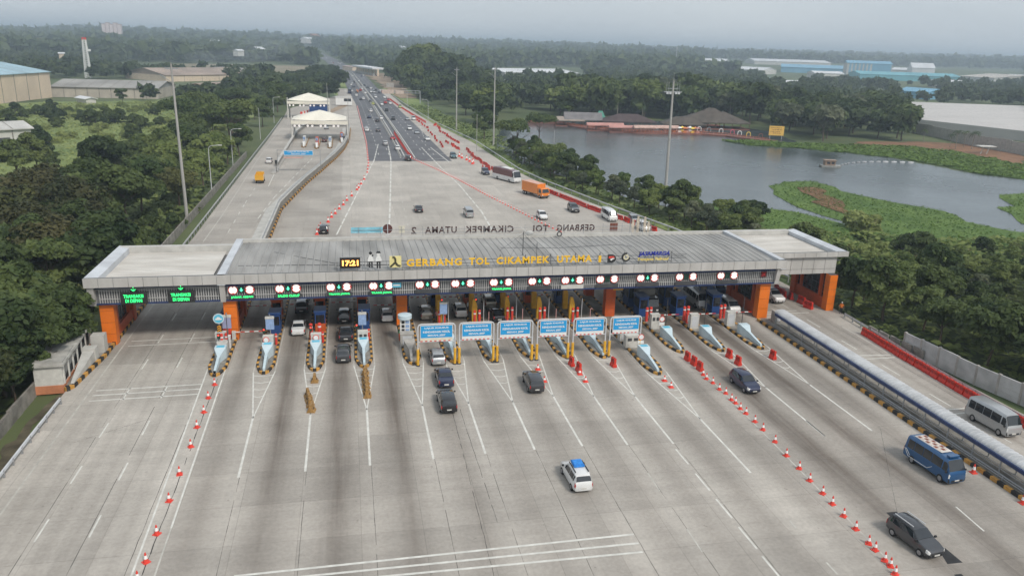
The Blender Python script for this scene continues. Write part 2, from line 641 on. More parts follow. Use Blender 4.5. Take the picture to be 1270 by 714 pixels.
# bare earth works beside the far toll plaza and the open tan field
SOIL = mat('bare_soil', (0.30, 0.22, 0.15), 0.95, 0.25, 0.06, detail=7)
EARTH = mat('red_brown_earth', (0.20, 0.105, 0.055), 0.95, 0.3, 0.15, detail=7, bump=0.3)
TANF = mat('dry_field', (0.17, 0.15, 0.085), 0.95, 0.3, 0.012, col2=(0.27, 0.22, 0.15), detail=9)
GREENF = mat('bright_grass', (0.11, 0.165, 0.045), 0.95, 0.3, 0.03, col2=(0.26, 0.30, 0.11), detail=9, bump=0.5)


def patch(name, pts, z, m, jag=0.0, seed=1, sub=8):
    """flat irregular patch of ground, outline in world (x, y)"""
    r = random.Random(seed)
    out = []
    n = len(pts)
    for i in range(n):
        a, b = Vector(pts[i][:2]), Vector(pts[(i + 1) % n][:2])
        d = (b - a).length
        k = max(1, int(min(40, d / (2.6 * jag))) if jag else int(sub))
        for j in range(k):
            p = a.lerp(b, j / k)
            if jag:
                p += Vector((r.uniform(-1, 1), r.uniform(-1, 1))) * jag * (0.3 if j == 0 else 1)
            out.append((p.x, p.y, z))
    me = bpy.data.meshes.new(name)
    import mathutils.geometry as mg
    tess = mg.tessellate_polygon([[Vector(v) for v in out]])
    me.from_pydata(out, [], [tuple(t) for t in tess])
    me.materials.append(m)
    me.update()
    # faces up
    if me.polygons[0].normal.z < 0:
        me.flip_normals()
    o = bpy.data.objects.new(name, me)
    COL.objects.link(o)
    return o


def gpts(lst, z=0.0):
    return [G(x, y, z) for x, y in lst]


struct(patch('field', gpts([(-80, 135), (60, 126), (160, 125), (262, 122), (300, 118), (320, 130), (285, 170), (262, 205), (230, 235), (180, 262), (120, 245), (-80, 240)], -0.4), -0.42, GREENF, 4, 3))
struct(patch('field', gpts([(120, 84), (200, 80), (330, 78), (398, 84), (372, 94), (300, 92), (215, 90), (140, 88)], -0.4), -0.40, TANF, 12, 4))
struct(patch('field', gpts([(330, 96), (390, 88), (408, 94), (398, 103), (345, 103)], -0.4), -0.39, GREENF, 6, 5))
struct(patch('earthworks', gpts([(452, 92), (474, 91), (492, 97), (516, 122), (498, 122), (470, 104)], -0.2), -0.14, SOIL, 3, 6))
struct(patch('roadside_verge', gpts([(474, 110), (500, 105), (520, 124), (560, 150), (620, 185), (660, 216), (640, 222), (600, 195), (530, 150), (497, 124)], -0.3), -0.30, GREENF, 1.0, 7))
struct(patch('roadside_verge', gpts([(0, 560), (60, 500), (100, 470), (40, 530), (0, 600)], -0.3), -0.35, mat('leaf_litter', (0.10, 0.085, 0.055), 0.95, 0.4, 0.8, detail=8), 0.3, 8))
struct(patch('clearing', gpts([(418, 262 - 140), (440, 119), (428, 100), (418, 96), (412, 112)], -0.2), -0.2, GREENF, 1.0, 9))

# lake
WATER = bpy.data.materials.new('lake_water')
WATER.use_nodes = True
_t = WATER.node_tree
_b = _t.nodes['Principled BSDF']
_b.inputs['Base Color'].default_value = (0.060, 0.076, 0.080, 1)
_b.inputs['Roughness'].default_value = 0.17
_b.inputs['Specular IOR Level'].default_value = 0.75
_tc = _t.nodes.new('ShaderNodeTexCoord')
_mp = _t.nodes.new('ShaderNodeMapping')
_mp.inputs['Scale'].default_value = (0.35, 1.6, 1)
_n = _t.nodes.new('ShaderNodeTexNoise')
_n.inputs['Scale'].default_value = 0.9
_n.inputs['Detail'].default_value = 6
_n5 = _t.nodes.new('ShaderNodeTexNoise')
_n5.inputs['Scale'].default_value = 0.02
_n5.inputs['Detail'].default_value = 4
_t.links.new(_tc.outputs['Object'], _n5.inputs['Vector'])
_t.links.new(_tc.outputs['Object'], _mp.inputs[0])
_t.links.new(_mp.outputs[0], _n.inputs['Vector'])
_bp = _t.nodes.new('ShaderNodeBump')
_bp.inputs['Strength'].default_value = 0.30
_bp.inputs['Distance'].default_value = 0.25
_t.links.new(_n.outputs['Fac'], _bp.inputs['Height'])
_t.links.new(_bp.outputs[0], _b.inputs['Normal'])
_rr = _t.nodes.new('ShaderNodeMapRange')
_rr.inputs[1].default_value = 0.35
_rr.inputs[2].default_value = 0.65
_rr.inputs[3].default_value = 0.12
_rr.inputs[4].default_value = 0.30
_t.links.new(_n5.outputs['Fac'], _rr.inputs[0])
_t.links.new(_rr.outputs[0], _b.inputs['Roughness'])
lake_px = [(600, 190), (622, 160), (645, 150), (700, 150), (770, 150), (850, 150), (955, 163), (1000, 181), (1060, 188), (1100, 195), (1150, 204), (1205, 215), (1270, 223), (1400, 245), (1400, 330), (1270, 300), (1200, 300), (1100, 290), (950, 285), (880, 262), (800, 252), (720, 225), (650, 205)]
struct(patch('lake', gpts(lake_px, -0.4), -0.385, WATER, 1.0, 10))

HYA = mat('water_hyacinth', (0.065, 0.125, 0.022), 0.9, 0.3, 0.10, col2=(0.125, 0.195, 0.040), detail=9, bump=0.8)


def mat_bed(label, pts, seed, z0=-0.38, h=0.35, m=HYA, jag=2.0, name='hyacinth_bed', dens=3.0, tuft=0.24, leaf=None):
    """low cover of floating or bank plants: jagged sheet with many leaf-size faces on it"""
    o = patch(name, pts, z0 + 0.06, m, jag, seed, 14)
    me = o.data
    r = np.random.RandomState(seed)
    P = np.array([v.co[:] for v in me.vertices])
    tri = []
    for p in me.polygons:
        a, b, c = P[list(p.vertices)[:3]]
        ar = abs(np.cross((b - a)[:2], (c - a)[:2])) / 2
        tri.append((a, b, c, ar))
    tot = sum(t[3] for t in tri)
    n = int(min(60000, tot * dens))
    w = np.array([t[3] for t in tri]) / tot
    ch = r.choice(len(tri), n, p=w)
    A = np.array([tri[i][0] for i in ch]); B = np.array([tri[i][1] for i in ch]); C = np.array([tri[i][2] for i in ch])
    u, v = r.rand(n, 1), r.rand(n, 1)
    fl = (u + v) > 1
    u = np.where(fl, 1 - u, u); v = np.where(fl, 1 - v, v)
    Q = A + (B - A) * u + (C - A) * v
    bumpz = (np.sin(Q[:, 0] * 0.31 + seed) * np.sin(Q[:, 1] * 0.23) + 1) * 0.5 * h
    Q[:, 2] = z0 + 0.1 + bumpz * r.rand(n) + tuft * 0.3
    sz = tuft * (0.5 + r.rand(n))
    th = r.rand(n) * 2 * PI
    d1 = np.stack([np.cos(th), np.sin(th), r.uniform(-.2, .2, n)], 1) * sz[:, None]
    d2 = np.stack([-np.sin(th) * 0.8, np.cos(th) * 0.8, r.uniform(-.2, 0.9, n)], 1) * sz[:, None] * 0.8
    V = np.concatenate([Q - d1, Q - d2 * 0.5, Q + d1, Q + d2], 0)
    ob = quads(name, V, n, leaf or LEAF_HYA, r)
    o.parent = ob
    ob['label'] = label
    ob['category'] = 'water plants'
    ob['kind'] = 'stuff'
    return ob


def quads(name, V, n, m, r, tone=None):
    """V: 4n points ordered corner by corner"""
    me = bpy.data.meshes.new(name)
    me.vertices.add(4 * n)
    co = np.stack([V[:n], V[n:2 * n], V[2 * n:3 * n], V[3 * n:]], 1).reshape(-1, 3)
    me.vertices.foreach_set('co', co.ravel())
    me.loops.add(4 * n)
    me.loops.foreach_set('vertex_index', np.arange(4 * n))
    me.polygons.add(n)
    me.polygons.foreach_set('loop_start', np.arange(0, 4 * n, 4))
    me.polygons.foreach_set('loop_total', np.full(n, 4))
    me.materials.append(m)
    a = me.attributes.new('tone', 'FLOAT', 'POINT')
    tv = r.rand(n) if tone is None else tone
    a.data.foreach_set('value', np.repeat(tv, 4))
    me.update(calc_edges=True)
    me.validate()
    o = bpy.data.objects.new(name, me)
    COL.objects.link(o)
    return o


LEAF_HYA = leaf_mat('hyacinth_leaves', (0.065, 0.125, 0.022), (0.14, 0.215, 0.045), transl=0.35)
LEAF_BROWN = leaf_mat('dry_reed_leaves', (0.085, 0.07, 0.03), (0.17, 0.15, 0.06))
LEAF_DARK = leaf_mat('dark_green_leaves', (0.024, 0.044, 0.013), (0.090, 0.122, 0.036))
LEAF_MID = leaf_mat('mid_green_leaves', (0.040, 0.070, 0.020), (0.150, 0.185, 0.055))
LEAF_OLIVE = leaf_mat('olive_leaves', (0.034, 0.046, 0.014), (0.115, 0.120, 0.038))
LEAF_RUST = leaf_mat('rusty_flowering_leaves', (0.028, 0.038, 0.013), (0.088, 0.082, 0.030))
LEAF_LIGHT = leaf_mat('light_green_leaves', (0.065, 0.105, 0.024), (0.185, 0.225, 0.065))
LEAF_GREY = leaf_mat('grey_green_leaves', (0.060, 0.080, 0.045), (0.160, 0.175, 0.100))
LEAF_GRASS = leaf_mat('tall_grass_leaves', (0.16, 0.205, 0.06), (0.30, 0.34, 0.12), transl=0.4)

mat_bed('long green tongue of floating plants reaching into the lake', gpts([(955, 231), (975, 226), (1005, 225), (1035, 232), (1065, 242), (1100, 250), (1150, 258), (1200, 275), (1245, 285), (1290, 292), (1290, 330), (1150, 330), (1060, 300), (1048, 276), (1025, 268), (990, 258), (970, 247)], -0.4), 21)
mat_bed('green plant bed on the near bank between toll roof and lake', gpts([(868, 255), (930, 256), (985, 263), (1020, 272), (1045, 278), (1100, 300), (1060, 330), (960, 300), (890, 290), (850, 270)], -0.4), 22)
mat_bed('green strip of floating plants along the far right bank', gpts([(893, 175), (930, 174), (985, 178), (1060, 180), (1120, 182), (1180, 188), (1270, 205), (1300, 225), (1270, 223), (1205, 214), (1150, 203), (1100, 195), (1050, 190), (990, 184), (930, 181)], -0.4), 23, tuft=0.6)
mat_bed('small green plant patch on the water at the right edge', gpts([(1240, 246), (1262, 241), (1300, 240), (1300, 285), (1270, 278), (1255, 266), (1236, 258), (1256, 256)], -0.4), 24)
ob = mat_bed('brown strip of dried plants in the middle of the green tongue', gpts([(990, 234), (1010, 233), (1045, 250), (1062, 268), (1050, 272), (1025, 258)], -0.4), 25, z0=-0.20, m=EARTH, leaf=LEAF_BROWN, name='dry_plant_bed')
struct(patch('bare_bank', gpts([(1040, 186), (1060, 176), (1100, 176), (1150, 176), (1215, 180), (1270, 185), (1270, 212), (1225, 203), (1170, 190), (1110, 188)], -0.3), -0.28, EARTH, 1.5, 26))

# ------------------------------------------------------------------ painted markings
PAINT = mat('road_paint', (0.50, 0.49, 0.45), 0.7, 0.3, 1.3, col2=(0.68, 0.67, 0.62), detail=8)
PAINTW = mat('worn_road_paint', (0.36, 0.345, 0.31), 0.75, 0.3, 1.0, col2=(0.55, 0.53, 0.48), detail=8)
lines = MB()
ZM = 0.006


def ln(x0, y0, x1, y1, w=0.14, mi=0, z=ZM):
    lines.strip((x0, y0), (x1, y1), w, z, mi)


# left carriageway
ln(-26.75, 14, -26.75, 112, 0.16, 1)
for yy in np.arange(14.7, 125, 8.0):
    ln(-23.03, yy, -23.0, yy + 2.9, 0.14)
    ln(-19.40, yy, -19.38, yy + 2.9, 0.14)
ln(-16.15, 92, -15.25, 45, 0.15)
ln(-15.25, 45, -15.1, 14, 0.15, 1)
ln(-14.2, 92, -13.85, 55, 0.15)
ln(-13.85, 55, -13.6, 14, 0.13, 1)
for y0, y1 in ((96.0, 96.8), (94.4, 94.9), (81.7, 79.8), (80.5, 78.8), (79.2, 77.6)):
    ln(-26.2, y0 - 0.3, -16.0, y0, 0.2)
# lane separators with the hatched noses
ENDY = {1: 61.7, 2: 61.9, 3: 62.1, 4: 62.4, 5: 62.7, 6: 62.8, 7: 62.8, 8: 62.4, 9: 62.0, 10: 56.0, 11: 61.4, 12: 61.4, 13: 61.7}
NOSE = {0: 83.4, 1: 83.4, 2: 83.5, 3: 83.75, 4: 83.9, 5: 83.8, 6: 83.5, 7: 84.3, 8: 83.7, 9: 83.1, 10: 77.5, 11: 83.5, 12: 83.3, 13: 83.4}
for i in range(1, 14):
    x, n = SEP[i], NOSE[i]
    v = n - 10.6
    if i == 10:
        v = 66.5
    if i != 11:
        ln(x, v, x, ENDY[i], 0.2)
        for s_ in (-1, 1):
            ln(x, v, x + s_ * 1.15, n + 0.8, 0.13)
            ln(x + s_ * 1.15, n + 0.8, x + s_ * 1.22, 112, 0.13, 1)
        for k in range(1, 5):
            yy = v + (n - v) * (0.28 + 0.17 * k)
            hw = 1.1 * (yy - v) / (n + 0.8 - v)
            lines.strip((x - hw, yy + 0.25), (x, yy), 0.13, ZM + 0.002, 0)
            lines.strip((x, yy), (x + hw, yy + 0.25), 0.13, ZM + 0.002, 0)
    else:
        ln(x + 0.35, 82, x - 1.2, 42, 0.12, 1)
for y0 in (58.2, 53.8, 49.7, 45.7, 42.0):
    ln(28.65, y0, 28.6, y0 + 2.8, 0.16)
for y0 in (54.4, 46.0):
    ln(24.45, y0, 24.5, y0 + 2.9, 0.12, 1)
ln(33.0, 47.7, 33.05, 48.7, 0.14, 1)
ln(32.9, 42.0, 32.9, 43.4, 0.14, 1)
ln(44.05, 61.4, 44.05, 64.7, 0.14)
ln(47.5, 45.0, 47.8, 48.4, 0.14)
# three rumble lines across the front
a0, a1 = G(296, 713), G(640, 678)
for (p, q) in (((290, 714), (786, 662)), ((310, 721), (792, 673)), ((330, 728), (797, 684))):
    A, B = G(*p), G(*q)
    ln(A.x, A.y, B.x, B.y, 0.22, 0, ZM + 0.004)
# right carriageway
for yy in np.arange(17, 122, 8.2):
    ln(61.4, yy - 0.6, 61.35, yy + 2.6, 0.14)
for (p, q) in (((1050, 441), (1108, 440)), ((1058, 446), (1110, 443)), ((1160, 509), (1197, 506)), ((1170, 515), (1200, 511)), ((950, 387), (988, 385)), ((948, 389.5), (1003, 387.5))):
    A, B = G(*p), G(*q)
    ln(A.x, A.y, B.x, B.y, 0.2)
ln(64.6, 14, 64.6, 90, 0.12, 1)
# beyond the gate
def pl(pts, w=0.25, dash=None, mi=0, z=ZM + 0.014):
    W = [G(*p) for p in pts]
    for a, b in zip(W[:-1], W[1:]):
        L = (b - a).length
        if not dash:
            ln(a.x, a.y, b.x, b.y, w, mi, z)
        else:
            on, off = dash
            s_ = 0.0
            while s_ < L:
                p, q = a.lerp(b, s_ / L), a.lerp(b, min(1, (s_ + on) / L))
                ln(p.x, p.y, q.x, q.y, w, mi, z)
                s_ += on + off


pl([(469, 179), (464, 199), (452, 222), (438, 250), (421, 284), (417, 292)], 0.3, (5, 1.2))
pl([(481, 179), (484.5, 196), (485, 203), (484, 245), (482.5, 291)], 0.35, (5, 1.2))
pl([(523, 183), (545, 206), (570, 230), (597, 262), (612, 288)], 0.35, (4, 1.2))
pl([(534, 183), (557, 201)], 0.3)
pl([(519, 152), (528, 176)], 0.2, (3, 3))
for p in (((557, 201), (600, 214), (645, 222)),):
    pl(p, 0.2, (3, 6), 1)
for y in (186, 192, 198):
    pl([(530, y), (552, y - 1)], 0.25)
for (x0, y0, x1, y1) in ((500, 196, 520, 199), (495, 186, 510, 187)):
    pl([(x0, y0), (x1, y1)], 0.18)
pl([(494, 228), (508, 288)], 0.16, (2, 6), 1)
pl([(515, 252), (538, 288)], 0.16, (2, 6), 1)
for (xa, ya, xb, yb) in ((545, 253, 645, 250), (553, 275, 700, 270), (520, 222, 590, 226), (620, 260, 700, 257)):
    pl([(xa, ya), (xb, yb)], 0.12, None, 1)
# left carriageway beyond
pl([(320, 271), (340, 245), (362, 222), (387, 197)], 0.2, (4, 3))
pl([(252, 300), (275, 268), (298, 232), (318, 200), (338, 172), (352, 156)], 0.16, None, 1)
pl([(283, 288), (304, 252), (320, 228)], 0.14, (3, 5))
pl([(333, 231), (341, 214), (347, 203)], 0.18)
for (xa, ya, xb, yb) in ((296, 256, 322, 254), (290, 268, 318, 266), (310, 238, 340, 236)):
    pl([(xa, ya), (xb, yb)], 0.14, None, 1)
# highway lane dashes, left and right carriageways
def hwx(y, f):
    return interp(A_L, y) + (interp(A_R, y) - interp(A_L, y)) * f


for f in (0.14, 0.27):
    for yy in np.arange(262, 900, 12):
        ln(hwx(yy, f), yy, hwx(yy + 4, f), yy + 4, 0.2, 0, 0.02)
for f in (0.72, 0.85):
    for yy in np.arange(262, 900, 12):
        ln(hwx(yy, f), yy, hwx(yy + 4, f), yy + 4, 0.2, 0, 0.02)
for f in (0.40, 0.46, 0.58):
    for yy in np.arange(255, 1000, 40):
        ln(hwx(yy, f), yy, hwx(yy + 40, f), yy + 40, 0.3, 0, 0.02)
ln(5.6, 247.3, 31.4, 247.3, 0.2, 1, 0.022)
struct(lines.build('road_markings', [PAINT, PAINTW]))

# dark repair patches and cracks in the slab
crk = MB()
for pts in ([(1099, 635), (1112, 634), (1120, 641), (1107, 643)], [(1164, 681), (1172, 679), (1194, 697), (1175, 699)], [(1183, 712), (1192, 711), (1198, 716), (1188, 717)]):
    w = gpts(pts)
    crk.add([(p.x, p.y, 0.007) for p in w], [(3, 2, 1, 0)])
struct(crk.build('repair_patches', mat('fresh_asphalt', (0.03, 0.03, 0.032), 0.9, 0.3, 2)))
cr = MB()
rc = random.Random(5)


def crack(x0, y0, x1, y1, w=0.04, jit=0.06, n=26):
    jit *= 0.3
    w *= 0.6
    p = None
    for k in range(n + 1):
        t = k / n
        q = (x0 + (x1 - x0) * t + rc.uniform(-jit, jit), y0 + (y1 - y0) * t)
        if p and rc.random() < 0.93:
            cr.strip(p, q, w * rc.uniform(0.6, 1.5), 0.005)
        p = q


for i in range(1, 10):
    crack(SEP[i] + 0.1, ENDY[i], SEP[i] + 0.25 - 0.12 * i * 0.3, 16, 0.045, 0.05, 40)
crack(-14.6, 83, -14.7, 14, 0.09, 0.12, 60)
crack(-15.9, 80, -15.7, 14, 0.06, 0.08, 60)
crack(-23.3, 112, -23.4, 14, 0.05, 0.05, 50)
crack(-19.6, 112, -19.6, 14, 0.05, 0.05, 50)
crack(-25.0, 70, -19.5, 74, 0.05, 0.2, 12)
crack(9.3, 72, 8.9, 45, 0.05, 0.10, 30)
crack(10.1, 72, 10.3, 52, 0.05, 0.10, 24)
crack(50.5, 62, 41.5, 47, 0.03, 0.08, 30)
crack(63.7, 92, 63.4, 40, 0.05, 0.06, 30)
struct(cr.build('pavement_cracks', mat('crack_fill', (0.045, 0.042, 0.04), 0.9, 0.3, 2)))
# ------------------------------------------------------------------ toll gate roof
gate = thing('toll_gate_canopy', 'very long low grey roof on orange columns spanning all the toll lanes', 'toll gate roof', (0, 0, 0))
DECKG = mat('ribbed_roof_sheet', (0.21, 0.205, 0.195), 0.8, 0.25, 0.35, col2=(0.38, 0.372, 0.355), stretch=(1.0, 0.25, 1), detail=8)
DECKL = mat('pale_roof_sheet', (0.40, 0.375, 0.34), 0.8, 0.1, 0.5, col2=(0.56, 0.54, 0.50), stretch=(0.3, 1, 1), detail=7)
COPE = mat('aluminium_coping', (0.50, 0.52, 0.545), 0.55, 0.15, 0.4, metal=0.0, detail=6)
FASC = mat('fascia_panel', (0.38, 0.365, 0.34), 0.6, 0.12, 0.6, col2=(0.50, 0.485, 0.46), detail=8, stretch=(1, 1, 0.3))
FASCD = mat('fascia_gap', (0.13, 0.13, 0.125), 0.7)
MX0, MX1, MY0, MY1 = -15.6, 57.2, 93.4, 111.7
ZT = 8.5


def deck_mesh(x0, x1, y0, y1, z, pitch, m, name, along_y=True, slope=0.0):
    b = MB()
    # trapezoid ribs
    if along_y:
        n = int((x1 - x0) / pitch)
        p = (x1 - x0) / n
        prof = []
        for i in range(n):
            a = x0 + i * p
            prof += [(a, 0), (a + p * 0.72, 0), (a + p * 0.80, 0.09), (a + p * 0.92, 0.09)]
        prof.append((x1, 0))
        ym = (y0 + y1) / 2
        vs = [(x, y, z + h + (slope if y == ym else 0)) for y in (y0, ym, y1) for x, h in prof]
        k = len(prof)
        fs = [(j * k + i, j * k + i + 1, (j + 1) * k + i + 1, (j + 1) * k + i) for j in range(2) for i in range(k - 1)]
    else:
        n = int((y1 - y0) / pitch)
        p = (y1 - y0) / n
        prof = []
        for i in range(n):
            a = y0 + i * p
            prof += [(a, 0), (a + p * 0.72, 0), (a + p * 0.80, 0.05), (a + p * 0.92, 0.05)]
        prof.append((y1, 0))
        vs = [(x, y, z + h) for x in (x0, x1) for y, h in prof]
        k = len(prof)
        fs = [(i, k + i, k + i + 1, i + 1) for i in range(k - 1)]
    b.add(vs, fs)
    return b


deck_mesh(MX0 + 0.9, MX1 - 0.9, MY0 + 0.5, MY1 - 0.5, ZT - 0.45, 0.9, DECKG, 'roof_deck', True, 0.35).build('roof_deck', DECKG, gate)
deck_mesh(-28.6, MX0 - 0.9, 94.2, 108.3, ZT - 0.9, 0.7, DECKL, 'side_roof_deck', False).build('roof_deck', DECKL, gate)
deck_mesh(MX1 + 0.6, 67.6, 98.0, 111.0, ZT - 0.75, 0.7, DECKL, 'side_roof_deck', False).build('roof_deck', DECKL, gate)
# soffits
b = MB()
b.box(MX0, MX1, 93.9, MY1 - 0.3, 7.35, 7.45)
b.box(-29.3, MX0, 93.9, 108.5, 7.0, 7.1)
b.box(MX1, 68.4, 98.1, 111.2, 7.0, 7.1)
b.build('soffit', mat('soffit_panel', (0.20, 0.20, 0.20), 0.8), gate)
# copings
MB().box(MX0, MX0 + 0.9, MY0 + 0.03, MY1, 7.3, ZT + 0.02).build('coping', COPE, gate)
MB().box(MX1 - 0.75, MX1, MY0 + 0.03, MY1, 7.3, ZT + 0.02).build('coping', COPE, gate)
MB().extr_y([(-29.95, 7.55), (-28.6, 7.55), (-28.6, ZT - 0.15), (-29.95, ZT)], MY0 + 0.03, 109.1).build('coping', COPE, gate)
MB().extr_y([(68.9, 7.8), (67.6, 7.8), (67.6, ZT - 0.15), (68.9, ZT)], 97.3, 112.0).build('coping', COPE, gate)
b = MB()
b.box(-29.9, MX0, 108.3, 109.1, 7.5, ZT - 0.03)
b.box(MX0 + 0.9, MX1 - 0.75, MY1 - 0.5, MY1, 7.4, ZT + 0.01)
b.box(MX1, 67.6, 111.1, 112.0, 7.4, ZT - 0.03)
b.build('rear_parapet', CONCL, gate)


def fascia(x0, x1, y, z0, z1, step, back=0.5, name='fascia'):
    f = MB()
    n = round((x1 - x0) / step)
    st = (x1 - x0) / n
    f.box(x0 + 0.02, x1 - 0.02, y + 0.05, y + back, z0 + 0.02, z1 - 0.01, 1)
    for i in range(n):
        f.box(x0 + i * st + 0.022, x0 + (i + 1) * st - 0.022, y, y + 0.1, z0, z1, 0)
    return f.build(name, [FASC, FASCD], gate)


fascia(-29.97, MX0, MY0 - 0.02, 7.42, ZT + 0.01, 1.55)
fascia(MX0, MX1 + 0.05, MY0, 7.42, ZT + 0.03, 1.55)
fascia(MX1 - 0.1, 69.0, 97.2, 7.8, ZT, 1.6)
# right wing recessed wall of panels (two rows)
f = MB()
f.box(MX1 - 0.8, 67.4, 97.75, 98.0, 5.3, 7.8, 1)
for i in range(6):
    for j, (za, zb) in enumerate(((5.3, 5.95), (6.0, 7.78))):
        xa = 56.9 + i * 1.77
        f.box(xa + 0.02, xa + 1.73, 97.66, 97.78, za, zb, 0)
f.box(67.4, 67.55, 97.7, 111.0, 5.3, 7.8, 0)
f.build('wall_panel', [FASC, FASCD], gate)
# sign band under the fascia: beams, backing, slats
b = MB()
b.box(-29.2, 56.4, 94.15, 94.5, 7.12, 7.42)
b.box(-29.2, 56.4, 94.15, 94.5, 5.12, 5.26)
b.box(MX0 - 0.3, 56.4, 94.12, 94.2, 6.95, 7.1)
b.build('beam', NAVY, gate)
b = MB()
b.box(-29.2, 56.4, 94.5, 94.62, 5.2, 7.3)
b.build('band_backing', mat('band_backing_grey', (0.15, 0.15, 0.155), 0.7, 0.3, 0.4), gate)
b = MB()
x = -28.7
while x < 56.1:
    b.box(x, x + 0.085, 94.3, 94.4, 5.28, 7.1)
    x += 0.27
for z in (5.75, 6.75):
    b.box(-28.7, 56.2, 94.26, 94.31, z, z + 0.06)
b.build('louvre', mat('louvre_bars', (0.46, 0.455, 0.44), 0.5, 0.15, 0.6), gate)
for xa, xb in ((-29.75, -29.05), (-15.45, -14.85), (56.1, 56.7)):
    MB().extr_x([(93.6, 7.4), (94.7, 7.4), (94.7, 5.05), (94.1, 5.05)], xa, xb).build('end_bracket', FASC, gate)


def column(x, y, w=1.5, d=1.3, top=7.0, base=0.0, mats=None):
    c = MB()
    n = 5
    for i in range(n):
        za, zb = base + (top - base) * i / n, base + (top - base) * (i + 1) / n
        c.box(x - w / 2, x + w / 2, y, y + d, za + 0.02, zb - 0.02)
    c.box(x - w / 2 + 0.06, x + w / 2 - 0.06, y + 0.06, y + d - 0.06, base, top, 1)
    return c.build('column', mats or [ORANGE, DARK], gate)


# portal piers: front and rear column joined by a low wall and a glazed grille
for px in (-28.2, -14.55, 55.2, 66.8):
    ya = 94.66 if px < 60 else 96.6
    ht = 7.0 if px < 60 else 5.28
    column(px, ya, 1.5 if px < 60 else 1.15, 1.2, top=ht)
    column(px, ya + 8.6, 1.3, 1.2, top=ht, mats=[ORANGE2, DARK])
    w = MB()
    w.box(px - 0.45, px + 0.45, ya + 1.2, ya + 8.6, 0, 1.6)
    w.box(px - 0.5, px + 0.5, ya + 2.2, ya + 2.6, 1.6, ht)
    w.box(px - 0.5, px + 0.5, ya + 7.3, ya + 7.6, 1.6, ht)
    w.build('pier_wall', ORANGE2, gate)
    w = MB()
    w.box(px - 0.1, px + 0.1, ya + 1.2, ya + 8.6, 1.6, ht - .2, 0)
    for k in range(5):
        yy = ya + 2.7 + k * 1.1
        w.box(px - 0.16, px + 0.16, yy, yy + 0.07, 1.62, ht - .22, 1)
    for k in range(5 if ht > 6 else 3):
        w.box(px - 0.15, px + 0.15, ya + 1.3, ya + 8.5, 2.2 + k * 1.0, 2.27 + k * 1.0, 1)
    w.build('grille', [GLASS, DARK], gate)
for px in (6.0, 34.0):
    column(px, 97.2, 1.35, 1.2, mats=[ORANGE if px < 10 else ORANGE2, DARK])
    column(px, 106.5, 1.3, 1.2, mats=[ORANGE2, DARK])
b = MB()
b.box(34.25, 35.6, 97.0, 97.19, 4.0, 6.3)
tag(b.build('orange_panel', YELLOW), 'plain bright orange panel on the column right of the sixth blue lane sign', 'panel')

# dark marks and clutter on the roof
GRIME = mat('roof_grime', (0.10, 0.095, 0.085), 0.9, 0.4, 1.5, detail=8)
rg = random.Random(3)

# ------------------------------------------------------------------ lane signals on the band
SX = [-13.05, -7.7, -1.75, 3.32, 8.99, 13.42, 18.3, 23.27, 27.63, 32.3, 37.82, 43.24, 49.12]
LED = ['JARAK AMAN', 'SALDO CUKUP', 'TRANS JAWA', 'TRANS JAWA', None, None, 'TRANS JAWA', None, None, None, None, None, None]
ARROW = [1, 1, 1, 1, 1, 1, 1, 1, 1, 0, 1, 0, 0]


def disc(b, cx, y, cz, r, mi, n=24, th=0.04):
    vs = [(cx + r * math.cos(2 * PI * k / n), y, cz + r * math.sin(2 * PI * k / n)) for k in range(n)]
    vs2 = [(v[0], y + th, v[2]) for v in vs]
    b.add(vs + vs2, [tuple(range(n)), tuple(range(2 * n - 1, n - 1, -1))] + [(k, n + k, n + (k + 1) % n, (k + 1) % n) for k in range(n)], mi)


def limit_disc(parent, cx, cz, vertical, r=0.56):
    b = MB()
    disc(b, cx, -0.06, cz, r, 0)
    disc(b, cx, -0.075, cz, r * 0.83, 1, th=0.012)
    for s_ in (-1, 1):
        if vertical:
            t = [(cx - 0.17, -0.09, cz + s_ * r * 0.84), (cx + 0.17, -0.09, cz + s_ * r * 0.84), (cx, -0.09, cz + s_ * r * 0.52)]
        else:
            t = [(cx + s_ * r * 0.84, -0.09, cz - 0.17), (cx + s_ * r * 0.84, -0.09, cz + 0.17), (cx + s_ * r * 0.52, -0.09, cz)]
        b.add(t, [(0, 1, 2)], 2)
    b.build('height_limit_disc' if vertical else 'width_limit_disc', [REDB, LITW, REDB], parent)


def arrow_mesh(cx, cz, s_, y):
    b = MB()
    pts = [(-0.14, 0.5), (0.14, 0.5), (0.14, 0.05), (0.42, 0.05), (0, -0.5), (-0.42, 0.05), (-0.14, 0.05)]
    b.add([(cx + p[0] * s_, y, cz + p[1] * s_) for p in pts], [(0, 1, 2, 6), (3, 4, 5), (2, 3, 5, 6)])
    return b


